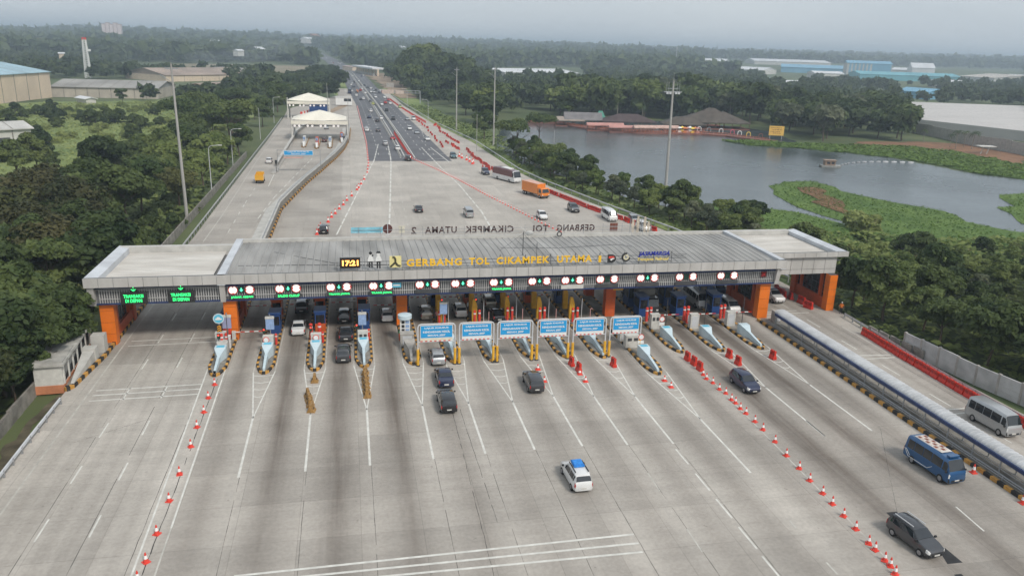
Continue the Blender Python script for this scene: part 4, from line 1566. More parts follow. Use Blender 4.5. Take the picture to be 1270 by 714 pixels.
for i in range(0, 14):
    x, n, st, o_ = SEP[i], NOSE[i], ISL.get(i, 'D'), ORD[i]
    if st == 'A':
        place_cushion(i, PALEBLUE, f'pale blue crash cushion on the {o_} island from the left', panel=CYAN)
        cabinet(x, n + 6.4, 1.15, 0.7, 1.75, OFFWHITE, f'white cabinet behind the pale blue cushion on the {o_} island', two=(i == 3))
        if i != 3:
            round_sign(x - (0.2 if i == 1 else 0), n + 6.25, 1.45, 0.36, f'white no entry disc in front of the cabinet on the {o_} island', WHITE, REDB)
        bollard_pair(x + 0.45, n + 8.3, REDB, f'red bollards behind the cabinet on the {o_} island', 1.35)
        if i != 2:
            display(x - 0.1 + 0.1 * (i == 3), n + 10.2, f'pale blue lane display on the {o_} island')
        else:
            bollard_pair(x - 0.2, n + 9.6, REDB, f'tall red bollards in front of the booth on the {o_} island', 2.0, 0.2, gap=0.5)
        booth(x + 0.3, n + 12.3, BLUEP, f'dark blue toll booth under the roof on the {o_} island', base=BLUEP if i != 2 else ORANGE2)
        booth(x + 0.1, n + 17.5, ORANGE2, f'rusty orange booth deep under the roof on the {o_} island', h=2.6)
        traffic_light(x - 0.7, n + 9.0, f'small traffic light beside the red bollards on the {o_} island')
        barrier_arm(x - 0.8, n + 21, 2.9, f'red and white barrier arm left of the {o_} island', -1)
    elif st == 'C':
        place_cushion(i, CONC, f'plain grey concrete cushion on the {o_} island from the left', dx=-0.2, hb=1.35, L=2.6)
        cabinet(x - 0.35, n + 5.4, 1.6, 1.2, 1.5, CONC, f'grey concrete block behind the grey cushion on the {o_} island')
        t = thing('ticket_kiosk', 'orange based kiosk with pale blue round top in front of the orange column', 'kiosk', (x - 0.45, n + 7.4, 0.24))
        b = MB(); b.box(-0.75, 0.75, 0, 1.0, 0, 1.0); b.build('base', ORANGE2, t)
        b = MB(); b.box(-0.6, 0.6, 0.1, 0.9, 1.0, 2.75); b.build('body', WHITE, t)
        b = MB()
        for j in range(3):
            b.box(-0.42, -0.08, 0.06, 0.12, 1.15 + j * 0.52, 1.5 + j * 0.52, 0)
            b.box(0.06, 0.5, 0.06, 0.12, 1.15 + j * 0.52, 1.5 + j * 0.52, 1)
        b.build('screen', [BLACK, SCREENB], t)
        b = MB(); b.cyl((0, 0.5, 2.75), (0, 0.5, 3.2), 0.85, 0.85, 20); b.cyl((0, 0.5, 3.2), (0, 0.5, 3.32), 0.85, 0.55, 20); b.build('roof', PALEBLUE, t, 0.6)
        b = MB(); b.box(-0.8, 0.8, -0.05, 1.05, 1.0, 1.08); b.build('trim', mat('green_trim', (0.03, 0.16, 0.05), 0.5), t)
        booth(x + 0.1, n + 17.5, BLUEP, f'dark blue booth deep under the roof on the {o_} island')
        barrier_arm(x - 0.8, n + 19, 2.9, f'red and white barrier arm left of the {o_} island', -1)
    elif st == 'S':
        place_cushion(i, PALEBLUE, f'pale blue crash cushion under the blue lane signs on the {o_} island', panel=None, L=4.6, hb=1.1)
        bollard_pair(x - 0.1, n + 12.6, REDB, f'red bollards behind the blue lane signs on the {o_} island', 1.9, 0.17, gap=0.33)
        # tall tapered yellow guards
        for k, (dx, dy, h) in enumerate(((-0.25, 14.0, 3.0), (-0.9 + 0.9, 18.2, 3.1))):
            b = MB()
            b.prism([(-0.34, -0.3), (0.34, -0.3), (0.34, 0.3), (-0.34, 0.3)], 0, h * 0.7)
            b.prism([(-0.34, -0.3), (0.34, -0.3), (0.34, 0.3), (-0.34, 0.3)], h * 0.7, h, top=[(-0.24, -0.2), (0.1, -0.2), (0.1, 0.2), (-0.24, 0.2)])
            o = b.build('booth_guard', YELLOW, None, None, (x + dx, n + dy, 0.24))
            tag(o, f'{"nearer" if k == 0 else "farther"} of two tall yellow guards on the {o_} island', 'guard post', 'tall yellow guards under the roof')
        booth(x - 0.1, n + 20.5, BLUEP if i % 2 else ORANGE2, f'toll booth deep under the roof on the {o_} island', h=2.7)
        thin_pole(x + 0.75, n + 12.6, 3.2, f'thin white pole beside the red bollards on the {o_} island')
        if i >= 6:
            thin_pole(x + 0.8, n + 9.0, 2.9, f'slender red and white pole behind the blue signs on the {o_} island', m=mat('pale_red_pole', (0.55, 0.30, 0.27), 0.5), hook=(i == 9))
        if i == 5:
            display(x + 0.05, n + 12.0, 'pale blue lane display left of the second blue sign', h=3.4)
        barrier_arm(x - 0.8, n + 22, 2.4, f'red and white barrier arm left of the {o_} island', -1)
        traffic_light(x + 0.3, n + 16.2, f'small traffic light between the yellow guards on the {o_} island', 2.4)
    elif st == 'W':
        place_cushion(i, PALEBLUE, 'white blue cushion on the island that reaches farthest forward', panel=CYAN, L=3.9, hb=1.3)
        round_sign(x - 0.1, n + 6.1, 2.1, 0.36, 'round white sign above the farthest forward cushion', WHITE, REDB, extra=WHITE)
        cabinet(x - 0.4, n + 8.0, 1.7, 1.0, 1.5, OFFWHITE, 'wide pale cabinet under the sixth blue lane sign', two=True)
        cabinet(x - 0.6, n + 10.2, 1.3, 1.0, 1.7, OFFWHITE, 'second pale cabinet behind the sixth blue lane sign')
    else:
        place_cushion(i, PALEBLUE, f'pale blue cushion on the {o_} island, right of the blue lane signs', panel=CYAN if i < 13 else None, L=3.9, hb=1.25)
        if i == 11:
            round_sign(x - 0.25, n + 6.3, 2.0, 0.36, 'round white sign behind the pale blue cushion on the twelfth island', WHITE, REDB, extra=WHITE)
        cabinet(x - 0.35, n + 7.8 + 0.3 * (i % 2), 1.15, 0.8, 1.9, OFFWHITE, f'pale cabinet on the {o_} island, right half of the gate', two=(i == 11))
        bollard_pair(x - 0.1, n + 11.2, REDB, f'red bollards on the {o_} island, right half of the gate', 1.9, 0.19, gap=0.3)
        thin_pole(x + 0.6, n + 7.0, 4.4, f'tall thin pole on the {o_} island, right half of the gate', m=DARK)
        booth(x - 0.2, n + 13.0, BLUEP, f'nearer dark blue booth on the {o_} island, right half of the gate', h=2.7)
        booth(x - 0.2, n + 17.4, BLUEP, f'farther dark blue booth on the {o_} island, right half of the gate', h=3.0)
        barrier_arm(x + 0.7, n + 11.0, 3.2, f'barrier arm right of the {o_} island', 1)
        if i == 12:
            cabinet(x - 0.1, n + 9.9, 0.9, 0.5, 1.3, REDB, 'bright red box on the thirteenth island from the left', name='equipment_box')
# divider island on the left
x, n = SEP[0], NOSE[0]
t = thing('crash_cushion', 'grey concrete wedge on the divider island at the left', 'crash cushion', (0, 0, 0), 0, 'crash cushions on the island noses')
wedge(x, n, CONCL, hb=1.3, L=5.6).build('body', CONCL, t)
t = thing('car_sign', 'round pale blue car sign over amber chevrons at the divider', 'road sign', (x - 0.45, n + 8.2, 0.24))
b = MB()
disc(b, 0, 0, 3.6, 0.62, 0); disc(b, 0, -0.012, 3.6, 0.5, 1, th=0.01)
b.build('disc', [PALEBLUE, CYAN], t)
b = MB()
b.add([(-0.36, -0.03, 3.45), (0.36, -0.03, 3.45), (0.36, -0.03, 3.62), (0.2, -0.03, 3.66), (0.1, -0.03, 3.82), (-0.12, -0.03, 3.82), (-0.22, -0.03, 3.66), (-0.36, -0.03, 3.62)], [(7, 6, 5, 4, 3, 2, 1, 0)])
b.build('car_symbol', WHITE, t)
b = MB()
b.box(-0.28, 0.28, 0, 0.05, 1.9, 2.85)
b.build('panel', BLACK, t)
b = MB()
for k in range(3):
    z = 2.05 + 0.26 * k
    for s_ in (-1, 1):
        b.tube([(s_ * 0.22, -0.03, z), (0, -0.03, z + 0.16)], 0.045, 5)
b.build('chevron', mat('amber_chevrons', (0.80, 0.36, 0.02), 0.4, 0, emit=0.15), t)
b = MB()
b.tube([(0, 0.08, 0), (0, 0.08, 3.9)], 0.05)
b.build('pole', LGREY, t)
traffic_light(x - 0.4, n + 6.9, 'small black traffic light behind the grey concrete wedge at the divider', 2.2)
bollard_pair(x + 0.1, n + 7.4, REDB, 'red bollards behind the grey wedge at the divider', 2.0, 0.17)
cabinet(x + 0.35, n + 7.9, 0.7, 0.6, 1.4, WHITE, 'small white cabinet beside the red bollards at the divider')
display(x + 0.25, n + 9.2, 'narrow lavender display in front of the divider column', mat('lavender_screen', (0.30, 0.31, 0.45), 0.4), 3.7)

# sign frames over the special lanes
FR = [(6.9, 11.1), (11.6, 15.55), (16.0, 20.1), (20.7, 24.45), (25.0, 28.95), (29.5, 33.3)]
for k, (xa, xb) in enumerate(FR):
    y = 83.75
    t = thing('lane_sign_frame', f'{ORD[k]} from the left of six blue lane signs on yellow posts' + (', over a silver car' if k == 0 else ''), 'sign frame', ((xa + xb) / 2, y, 0), 0, 'blue lane sign frames')
    w = (xb - xa) / 2
    b = MB()
    zt = 4.95
    b.tube([(-w, 0, 1.9), (-w, 0, zt - 0.35), (-w + 0.1, 0, zt - 0.1), (-w + 0.35, 0, zt), (w - 0.35, 0, zt), (w - 0.1, 0, zt - 0.1), (w, 0, zt - 0.35), (w, 0, 1.9)], 0.085, 8)
    b.tube([(-w, 0, 2.86), (w, 0, 2.86)], 0.05, 6)
    b.build('frame', LGREY, t, 0.7)
    for s_ in (-1, 1):
        b = MB()
        b.cyl((s_ * w, 0, 0), (s_ * w, 0, 2.0), 0.16, 0.16, 10)
        b.cyl((s_ * w, 0, 0), (s_ * w, 0, 0.12), 0.26, 0.26, 10, 1)
        b.build('post', [YELLOW, DARK], t, 0.6)
    sw = w - 0.28
    b = MB()
    b.box(-sw, sw, -0.08, -0.02, 3.32, 4.84, 0)
    b.box(-sw + 0.05, sw - 0.05, -0.09, -0.081, 3.37, 4.79, 1)
    sg = b.build('signboard', [WHITE, SIGNBLUE], t)
    for txt, ww, z in (('LAJUR KHUSUS', 2.6, 4.50), ('KENDARAAN KECIL', 2.95, 4.06), ('SEDAN, JEEP', 1.95, 3.62)):
        shift(text_mb(txt, ww * sw / 1.75, 0.25, 0.01, 0.035), 0, -0.10, z).build('lettering', WHITE, sg)
    b = MB()
    b.box(-sw, sw, -0.07, -0.02, 3.02, 3.3)
    b.build('white_strip', WHITE if k else mat('cream_strip', (0.68, 0.63, 0.50), 0.5), t)
    b = MB()
    nn = 14
    for j in range(nn):
        b.box(-sw + 2 * sw * j / nn, -sw + 2 * sw * (j + 1) / nn, -0.06, 0.0, 2.9, 3.0, j % 2)
    b.build('warning_strip', [REDB, WHITE], t)

# ------------------------------------------------------------------ median canopy walkway on the right
t = thing('covered_walkway', 'long arched white canopy with navy gutter over the right median', 'walkway canopy', (54.85, 0, 0))
y0, y1 = 22.0, 90.6
prof = []
for k in range(11):
    a = PI * k / 10
    prof.append((0.88 - 0.88 * math.cos(a), 2.05 + 0.42 * math.sin(a)))
b = MB()
yy = y0
step = 0.5
while yy < y1 - 0.01:
    k = len(prof)
    up = 0.0
    rows = [(yy, 0.0), (yy + step * 0.78, 0.0), (yy + step * 0.84, 0.05), (yy + step * 0.94, 0.05), (yy + step, 0.0)]
    vs = [(p[0], r[0], p[1] + r[1]) for r in rows for p in prof]
    fs = [(j * k + i, j * k + i + 1, (j + 1) * k + i + 1, (j + 1) * k + i) for j in range(4) for i in range(k - 1)]
    b.add(vs, fs)
    yy += step
b.build('roof', mat('grey_white_sheet', (0.36, 0.365, 0.37), 0.6, 0.25, 0.8, col2=(0.50, 0.51, 0.52), detail=7), t, 0.5)
b = MB()
b.box(-0.16, 0.02, y0, y1, 1.78, 2.1)
b.box(1.74, 1.90, y0, y1, 1.78, 2.1)
b.build('gutter', NAVY, t)
PM = MB().box(-0.045, 0.045, 0, 0.09, 0.2, 1.8).mesh('post', GREYM)
for k in range(int((y1 - y0) / 3.2) + 1):
    yy = y1 - 0.4 - k * 3.2
    for xx in (-0.045, 1.8):
        o = bpy.data.objects.new('post', PM)
        COL.objects.link(o)
        o.parent = t
        o.location = (xx, yy, 0)
b = MB()
for z in (0.55, 0.95, 1.2):
    b.box(-0.06, 0.0, y0, y1, z, z + 0.05)
    b.box(1.78, 1.83, y0, y1, z, z + 0.05)
b.build('rail', GREYM, t)
t = thing('median_island', 'long narrow median with black and yellow kerb under the white canopy', 'median', (0, 0, 0))
b = MB()
b.box(54.3, 57.6, 20, 93.8, 0, 0.2)
b.build('deck', CONCD, t)
striped_kerb([(54.02, 93.8), (54.02, 20)], 0.34, 0.3, 0.78, 'kerb', t)
striped_kerb([(57.55, 93.8), (57.55, 20)], 0.3, 0.3, 0.78, 'kerb', t)
b = MB()
for z in (0.55, 0.75):
    b.tube([(54.45, 20, z), (54.45, 92, z)], 0.05, 6)
for k in range(24):
    b.box(54.42, 54.5, 21 + k * 3, 21.08 + k * 3, 0.2, 0.8)
b.build('guard_rail', GREYM, t)
cabinet(56.1, 92.0, 1.0, 1.0, 1.5, CONC, 'grey box at the start of the median canopy by the orange column')

# ------------------------------------------------------------------ left roadside: kerb island, wedge, guard house, rails, wall
t = thing('roadside_kerb', 'black and yellow kerb with pale slab at the foot of the left orange column', 'kerb', (0, 0, 0))
striped_kerb([(-27.65, 113), (-27.65, 91), (-28.5, 82.4), (-29.0, 81.6), (-29.3, 82.2)], 0.4, -0.34, 0.85, 'kerb', t)
b = MB()
b.prism([(-28.0, 112), (-28.0, 91), (-28.8, 82.6), (-29.4, 82.6), (-30.2, 91), (-30.2, 112)], 0, 0.3)
b.build('deck', CONCD, t)
t = thing('crash_wedge', 'pale concrete wedge rising towards the left orange column', 'crash wedge', (0, 0, 0))
b = MB()
b.add([(-28.9, 82.6, 0.3), (-28.6, 82.6, 0.3), (-28.3, 89.0, 0.3), (-29.5, 89.0, 0.3), (-28.9, 82.6, 0.5), (-28.6, 82.6, 0.5), (-28.3, 89.0, 1.5), (-29.5, 89.0, 1.5)], [(0, 3, 2, 1), (4, 5, 6, 7), (0, 1, 5, 4), (1, 2, 6, 5), (2, 3, 7, 6), (3, 0, 4, 7)])
b.box(-29.6, -28.2, 89.0, 90.2, 0.3, 1.75)
b.build('body', CONCL, t)
o = MB().box(-29.3, -27.9, 91.4, 92.6, 0.3, 2.4).build('concrete_block', CONCL)
tag(o, 'pale upright concrete block directly in front of the left orange column', 'concrete block')
th = thing('guard_house', 'low grey white building with orange base among trees left of the road', 'building', (-29.35, 82.0, -0.3), math.radians(4))
b = MB()
b.box(-2.6, 0, 0, 13.0, 0, 3.0, 0)
b.box(-2.65, 0.06, -0.06, 13.05, 0, 0.9, 1)
for k in range(7):
    b.box(-0.02, 0.10, 0.3 + k * 1.9, 0.6 + k * 1.9, 0.9, 3.0, 0)
b.build('wall', [OFFWHITE, mat('salmon_base', (0.50, 0.20, 0.10), 0.7, 0.2)], th)
b = MB()
for k in range(6):
    b.box(-0.01, 0.04, 0.75 + k * 1.9, 2.05 + k * 1.9, 1.1, 2.6)
b.build('window', GLASS, th)
b = MB()
b.box(-2.9, 0.3, -0.3, 13.3, 3.0, 3.25)
b.box(-2.6, 0.1, 0, 5.0, 3.25, 3.4)
b.build('roof', mat('stained_roof_slab', (0.40, 0.39, 0.36), 0.8, 0.3, 0.8), th)


def along(path, step, start=0.0):
    P = [Vector((p[0], p[1], 0)) for p in path]
    d = start
    out = []
    for a, c in zip(P[:-1], P[1:]):
        L = (c - a).length
        while d < L:
            p = a.lerp(c, d / L)
            v = c - a
            out.append((p, math.atan2(-v.x, v.y)))
            d += step
        d -= L
    return out


def guardrail(pts, label, h=0.75, spacing=2.0, m=LGREY, name='guardrail', z0=-0.1):
    t = thing(name, label, 'guardrail', (0, 0, 0), 0, 'guardrails along the roads')
    b = MB()
    P = [Vector((p[0], p[1], 0)) for p in pts]
    for a, c in zip(P[:-1], P[1:]):
        d = (c - a).normalized()
        q = Vector((-d.y, d.x, 0)) * 0.05
        prof = [(-1, h - 0.32), (1.6, h - 0.24), (-1, h - 0.16), (1.6, h - 0.08), (-1, h)]
        vs = []
        for p in (a, c):
            for s_, z in prof:
                vs.append(p + q * s_ + Vector((0, 0, z)))
        k = len(prof)
        b.add(vs, [(i, i + 1, k + i + 1, k + i) for i in range(k - 1)] + [(0, k, 2 * k - 1, k - 1)])
    b.build('rail', m, t)
    pm = MB().box(-0.07, 0.07, -0.07, 0.07, z0 - 0.3, h - 0.05).mesh('post', GREYM)
    sp = spacing
    tot = sum((c - a).length for a, c in zip(P[:-1], P[1:]))
    sp = max(spacing, tot / 95)
    for p, r_ in along([(q.x, q.y) for q in P], sp):
        o = bpy.data.objects.new('post', pm)
        COL.objects.link(o)
        o.parent = t
        o.location = p


guardrail([(-28.6, 78.5), (-28.6, 70), (-28.5, 60), (-28.4, 45), (-28.2, 28), (-28.2, 16)], 'steel guardrail at the bottom left beside the left carriageway')
t = thing('boundary_wall', 'low mossy concrete wall behind the bottom left guardrail', 'wall', (0, 0, 0))
b = MB()
for k in range(16):
    ya = 84 - k * 3.0
    b.box(-32.2 + 0.05 * k, -31.95 + 0.05 * k, ya - 2.96, ya, -0.5, 1.0 + 0.06 * (k % 3))
b.build('panel', CONCD, t)
guardrail([(-28.3, 112), (-28.6, 130), (-28.7, 150), (-28.9, 200), (-29.2, 262), (-29.4, 330), (-29.9, 385)], 'long pale guardrail along the left carriageway beyond the roof')
b = MB()
for k in range(60):
    ya = 128 + k * 2.2
    b.box(-31.6, -31.4, ya, ya + 2.12, -0.5, 1.3)
o = b.build('boundary_wall', CONCD)
tag(o, 'stained pale fence wall between trees and left carriageway beyond the roof', 'wall')

# ------------------------------------------------------------------ right roadside
t = thing('panel_wall', 'grey precast concrete panel wall below the trees on the right', 'wall', (0, 0, 0))
W0 = [(68.0, 82.0), (69.0, 71.0), (70.5, 63), (72.5, 50)]
b, c = MB(), MB()
for a_, c_ in zip(W0[:-1], W0[1:]):
    a, e = Vector(a_), Vector(c_)
    L = (e - a).length
    n = round(L / 3.1)
    for k in range(n):
        p, q = a.lerp(e, k / n), a.lerp(e, (k + 1) / n)
        d = (q - p).normalized()
        nn = Vector((-d.y, d.x)) * 0.1
        poly = [p + d * 0.08 + nn, q - d * 0.08 + nn, q - d * 0.08 - nn, p + d * 0.08 - nn]
        hh = 1.95 + 0.05 * ((k * 7) % 3)
        for j in range(4):
            b.prism([(v.x, v.y) for v in poly], -0.4 + (hh + 0.4) * j / 4 + 0.012, -0.4 + (hh + 0.4) * (j + 1) / 4, 0)
        c.box(p.x - 0.14, p.x + 0.14, p.y - 0.14, p.y + 0.14, -0.4, hh + 0.08)
b.build('panel', mat('precast_panel', (0.43, 0.43, 0.42), 0.85, 0.2, 0.7, detail=8), t)
c.build('post', CONC, t)
t = thing('panel_wall', 'short mossy fallen stretch of wall among the right trees', 'wall', (0, 0, 0))
b = MB()
for k in range(5):
    b.box(66.9 + 0.25 * k, 67.1 + 0.25 * k, 84 + k * 0 - k * 1.9 + 2, 85.8 - k * 1.9 + 2, -0.4, 0.9)
b.build('panel', CONCD, t)
guardrail([(67.2, 93.5), (66.9, 86), (66.2, 78), (66.0, 66), (66.2, 50), (66.6, 30)], 'steel guardrail behind the red water barriers on the right', z0=-0.1)
guardrail([(69.2, 112), (68.5, 120), (64.0, 148), (58.0, 174), (51.5, 207), (48.8, 228), (46.8, 297), (39.2, 371), (33.0, 481), (30, 560)], 'long curved guardrail along the right road edge beyond the roof', spacing=4.0)


def water_barrier(m=RED):
    b = MB()
    prof = [(-0.24, 0), (0.24, 0), (0.24, 0.22), (0.13, 0.45), (0.11, 0.95), (-0.11, 0.95), (-0.13, 0.45), (-0.24, 0.22)]
    b.extr_y(prof, -0.62, 0.62)
    b.box(-0.15, 0.15, -0.56, -0.1, 0.5, 0.78, 1)
    b.box(-0.15, 0.15, 0.1, 0.56, 0.5, 0.78, 1)
    b.cyl((0, -0.3, 0.95), (0, -0.3, 1.0), 0.07, 0.07, 8, 1)
    b.cyl((0, 0.3, 0.95), (0, 0.3, 1.0), 0.07, 0.07, 8, 1)
    return b.mesh('water_barrier', [m, mat('dark_red_plastic', (0.33, 0.022, 0.015), 0.5, 0.2)])


WB = water_barrier()


def put(mesh, name, label, cat, loc, rz=0.0, group=None, scale=1.0):
    o = bpy.data.objects.new(name, mesh)
    COL.objects.link(o)
    o.location = loc
    o.rotation_euler = (0, 0, rz)
    if scale != 1.0:
        o.scale = (scale,) * 3 if not isinstance(scale, tuple) else scale
    tag(o, label, cat, group)
    return o


rb = random.Random(11)
lab = 'red plastic water barrier in the closed row beside the right carriageway'
for p, r in along([(65.6, 86.5), (65.2, 78), (64.9, 66), (65.6, 55), (66.0, 40), (66.2, 28)], 1.38):
    put(WB, 'water_barrier', lab, 'water barrier', (p.x + rb.uniform(-.04, .04), p.y, 0), r + rb.uniform(-.06, .06), 'red water barriers beside the right carriageway')
lab = 'red water barrier by the right orange pier under the roof'
for (x, y) in ((64.3, 98.0), (64.5, 100.2), (64.2, 102.6), (63.6, 104.6), (64.1, 106.7), (63.2, 109), (62.7, 111.4), (62.2, 113.6), (63.5, 103.5)):
    put(WB, 'water_barrier', lab, 'water barrier', (x, y, 0), rb.uniform(-0.4, 0.4), 'water barriers by the right pier', 1.15)
o = MB().box(-0.9, 0.9, -0.5, 0.5, 0, 1.6).box(-0.95, 0.95, -0.55, 0.55, 1.6, 1.7).build('concrete_box', CONC, None, None, (61.6, 108.5, 0))
tag(o, 'pale grey box beside the red barriers under the right wing', 'box')
# free standing slanted red barriers behind island noses
for k, (x, y) in enumerate([(38.5, 81.35), (38.68, 79.9), (38.7, 78.3), (43.9, 81.5), (43.95, 79.3), (49.05, 80.5), (24.35, 81.6), (24.7, 79.8), (29.1, 80.7)]):
    where = ['twelfth', 'twelfth', 'twelfth', 'thirteenth', 'thirteenth', 'fourteenth', 'ninth', 'ninth', 'tenth'][k]
    put(WB, 'water_barrier', f'dark red barrier before the nose of the {where} island from the left', 'water barrier', (x, y, 0), 0.15, 'red barriers at the noses of the islands', (1.05, 0.7, 1.15))

# ochre barrier stacks at the second and third island
OB = MB()
OB.extr_y([(-0.42, 0), (0.42, 0), (0.2, 0.35), (0.12, 0.85), (-0.12, 0.85), (-0.2, 0.35)], -0.45, 0.45, 0)
OB.box(-0.26, 0.26, -0.2, 0.2, 0.3, 0.36, 1)
OBM = OB.mesh('ochre_barrier', [WOODY, BLACKK])
for k, (x, y) in enumerate(((-4.4, 80.8), (-4.9, 77.0), (-4.75, 75.9), (-4.6, 74.8), (-4.45, 73.6), (0.95, 82.2), (0.95, 80.9), (0.98, 79.7), (1.0, 78.5), (1.02, 77.3), (1.05, 76.2))):
    where = 'loose ochre barrier right before the nose of the third island' if k == 0 else ('ochre barrier in the leaning row before the third island' if k < 5 else 'ochre barrier in the straight row before the fourth island')
    put(OBM, 'traffic_barrier', where, 'barrier', (x, y, 0), 0.2 * math.sin(k), 'ochre barrier rows')

# cones
CB = MB()
CB.box(-0.24, 0.24, -0.24, 0.24, 0, 0.06, 0)
for z0_, z1_, r0_, r1_, mi in ((0.06, 0.32, 0.18, 0.135, 0), (0.32, 0.58, 0.135, 0.085, 1), (0.58, 0.72, 0.085, 0.06, 0), (0.72, 0.80, 0.06, 0.035, 0)):
    CB.cyl((0, 0, z0_), (0, 0, z1_), r0_, r1_, 12, mi)
CONE = CB.mesh('traffic_cone', [REDB, mat('reflective_white', (0.78, 0.76, 0.74), 0.5, 0.05)], 0.7)
for y in (49.0, 51.0, 54.35, 58.8, 62.9, 67.7, 71.5, 74.7, 78.0, 81.3, 46.5):
    put(CONE, 'traffic_cone', 'red and white cone in the row at the left divider line', 'traffic cone', (-14.72 + rb.uniform(-.08, .08), y, 0), rb.random() * 3, 'cones along the left divider', 1.0)
CR = [(892, 483), (900, 488), (907, 496), (912, 500), (918, 507), (925, 513), (936, 523), (946, 533), (961, 548), (975, 565), (991, 581), (1004, 596), (1020, 612), (1032, 625), (1046, 640), (1061, 656), (1077, 674), (1085, 682), (1097, 695), (1104, 702), (1110, 712), (884, 475), (876, 470), (872, 465)]
for p in CR:
    w = G(*p)
    put(CONE, 'traffic_cone', 'red and white cone in the long diagonal row on the right side', 'traffic cone', (w.x, w.y, 0), rb.random() * 3, 'cones in the right diagonal row', 0.98)
for p, lab in (((1207, 586), 'lone cone at the median kerb beside the blue minibus'), ((1268, 624), 'lone cone at the median kerb near the right edge')):
    w = G(*p)
    put(CONE, 'traffic_cone', lab, 'traffic cone', (w.x, w.y, 0), 0, None, 1.1)
for p, lab in (((824, 472), 'nearer small red cone before the farthest forward island'), ((832, 480), 'farther forward red cone before the farthest forward island'), ((667, 458), 'red cone in the hatched nose behind the grey car'), ((675, 473), 'red cone right beside the dark grey car'), ((719, 464), 'small red cone beyond the two red barriers'), ((726, 473), 'dark cone at the tip of the ninth island marking')):
    w = G(*p)
    put(CONE, 'traffic_cone', lab, 'traffic cone', (w.x, w.y, 0), 0, None, (1.2, 1.2, 0.8))
# cone rows beyond the gate
CL = [(345, 572), (362, 548), (380, 530), (400, 507), (420, 487), (437, 465), (461, 443), (487, 413), (495, 403), (507, 385), (522, 362), (290, 632), (300, 612), (308, 600)]
for a, b_ in CL:
    w = GZ(320, 130, 3.966, a, b_ + 6)
    put(CONE, 'traffic_cone', 'dark red cone in the bent row beyond the roof left of the lanes', 'traffic cone', (w.x, w.y, 0), 0, 'cones beyond the roof, bent left row', 1.5)
path = [G(455.5, 214), G(457, 203), G(454.5, 178), G(449, 155), G(443, 132)]
for p, r in along(path, 6.0):
    put(CONE, 'traffic_cone', 'red cone in the dense far row left of the asphalt', 'traffic cone', (p.x, p.y, 0), 0, 'cones along the far left asphalt edge', 1.2)
path = [G(512, 197.5), G(541, 210), G(570, 224), G(605, 243), G(640, 260.5), G(672, 277), G(700, 290)]
for p, r in along(path, 1.7):
    put(CONE, 'traffic_cone', 'small red cone in the dense diagonal chain across the plaza', 'traffic cone', (p.x, p.y, 0), 0, 'cones in the far diagonal chain', 0.85)
path = [G(489, 166), G(498, 180), G(505, 190), G(511, 196.5)]
for p, r in along(path, 2.6):
    put(WB, 'water_barrier', 'red barrier in the far row on the highway median', 'water barrier', (p.x, p.y, 0), r, 'red barriers on the far median', (0.8, 1.0, 1.0))
path = [G(662, 231), G(690, 241), G(741, 261), G(780, 274), G(822, 288)]
for p, r in along(path, 1.45):
    put(WB, 'water_barrier', 'red barrier in the row along the right edge beyond the roof', 'water barrier', (p.x - 1.0 + rb.uniform(-.25, .25), p.y, 0), r + rb.uniform(-.3, .3), 'red barriers beyond the roof, right edge', 1.0)
for x0, y0_, x1, y1_, n_ in ((515, 148, 530, 159, 7), (539, 155, 545, 160, 5), (546, 163, 568, 178, 13), (555, 177, 568, 186, 8), (578, 186, 592, 198, 9), (592, 198, 612, 212, 13), (600, 208, 606, 211, 3), (531, 163, 550, 183, 9)):
    for k in range(n_):
        u = k / max(1, n_ - 1)
        w = G(x0 + (x1 - x0) * u, y0_ + (y1_ - y0_) * u)
        put(WB, 'water_barrier', 'red barrier in the loose clusters on the far right shoulder', 'water barrier', (w.x + rb.uniform(-.5, .5), w.y + rb.uniform(-.6, .6), 0), rb.uniform(-1, 1) if n_ < 9 else 0.3, 'red barriers on the far right shoulder', (0.8, 1.0, 0.9))
path = [G(500, 132), G(527, 149), G(552, 160)]
for p, r in along([G(486, 124), G(500, 134), G(516, 144), G(532, 153)], 3.0):
    put(WB, 'water_barrier', 'red barrier in the distant row under the trees on the right', 'water barrier', (p.x - 1.2, p.y, 0), r, 'distant red barriers at the right', (0.8, 1.0, 1.0))
for k, (a, b_) in enumerate(((533, 383), (552, 395), (587, 408), (609, 420), (635, 430), (630, 438))):
    w = GZ(480, 130, 5.95, a, b_)
    put(CONE, 'traffic_cone', 'red cone near the dark teal vehicle on the right side beyond the roof', 'traffic cone', (w.x, w.y, 0), 0, 'cones near the dark teal vehicle', 2.0)
# ------------------------------------------------------------------ vehicles
def paint(name, col, metal=0.3, rough=0.3):
    m = mat('car_paint_' + name, col, rough, 0.06, 1.5, metal=metal, spec=0.5)
    b_ = m.node_tree.nodes['Principled BSDF']
    b_.inputs['Coat Weight'].default_value = 0.9
    b_.inputs['Coat Roughness'].default_value = 0.12
    return m


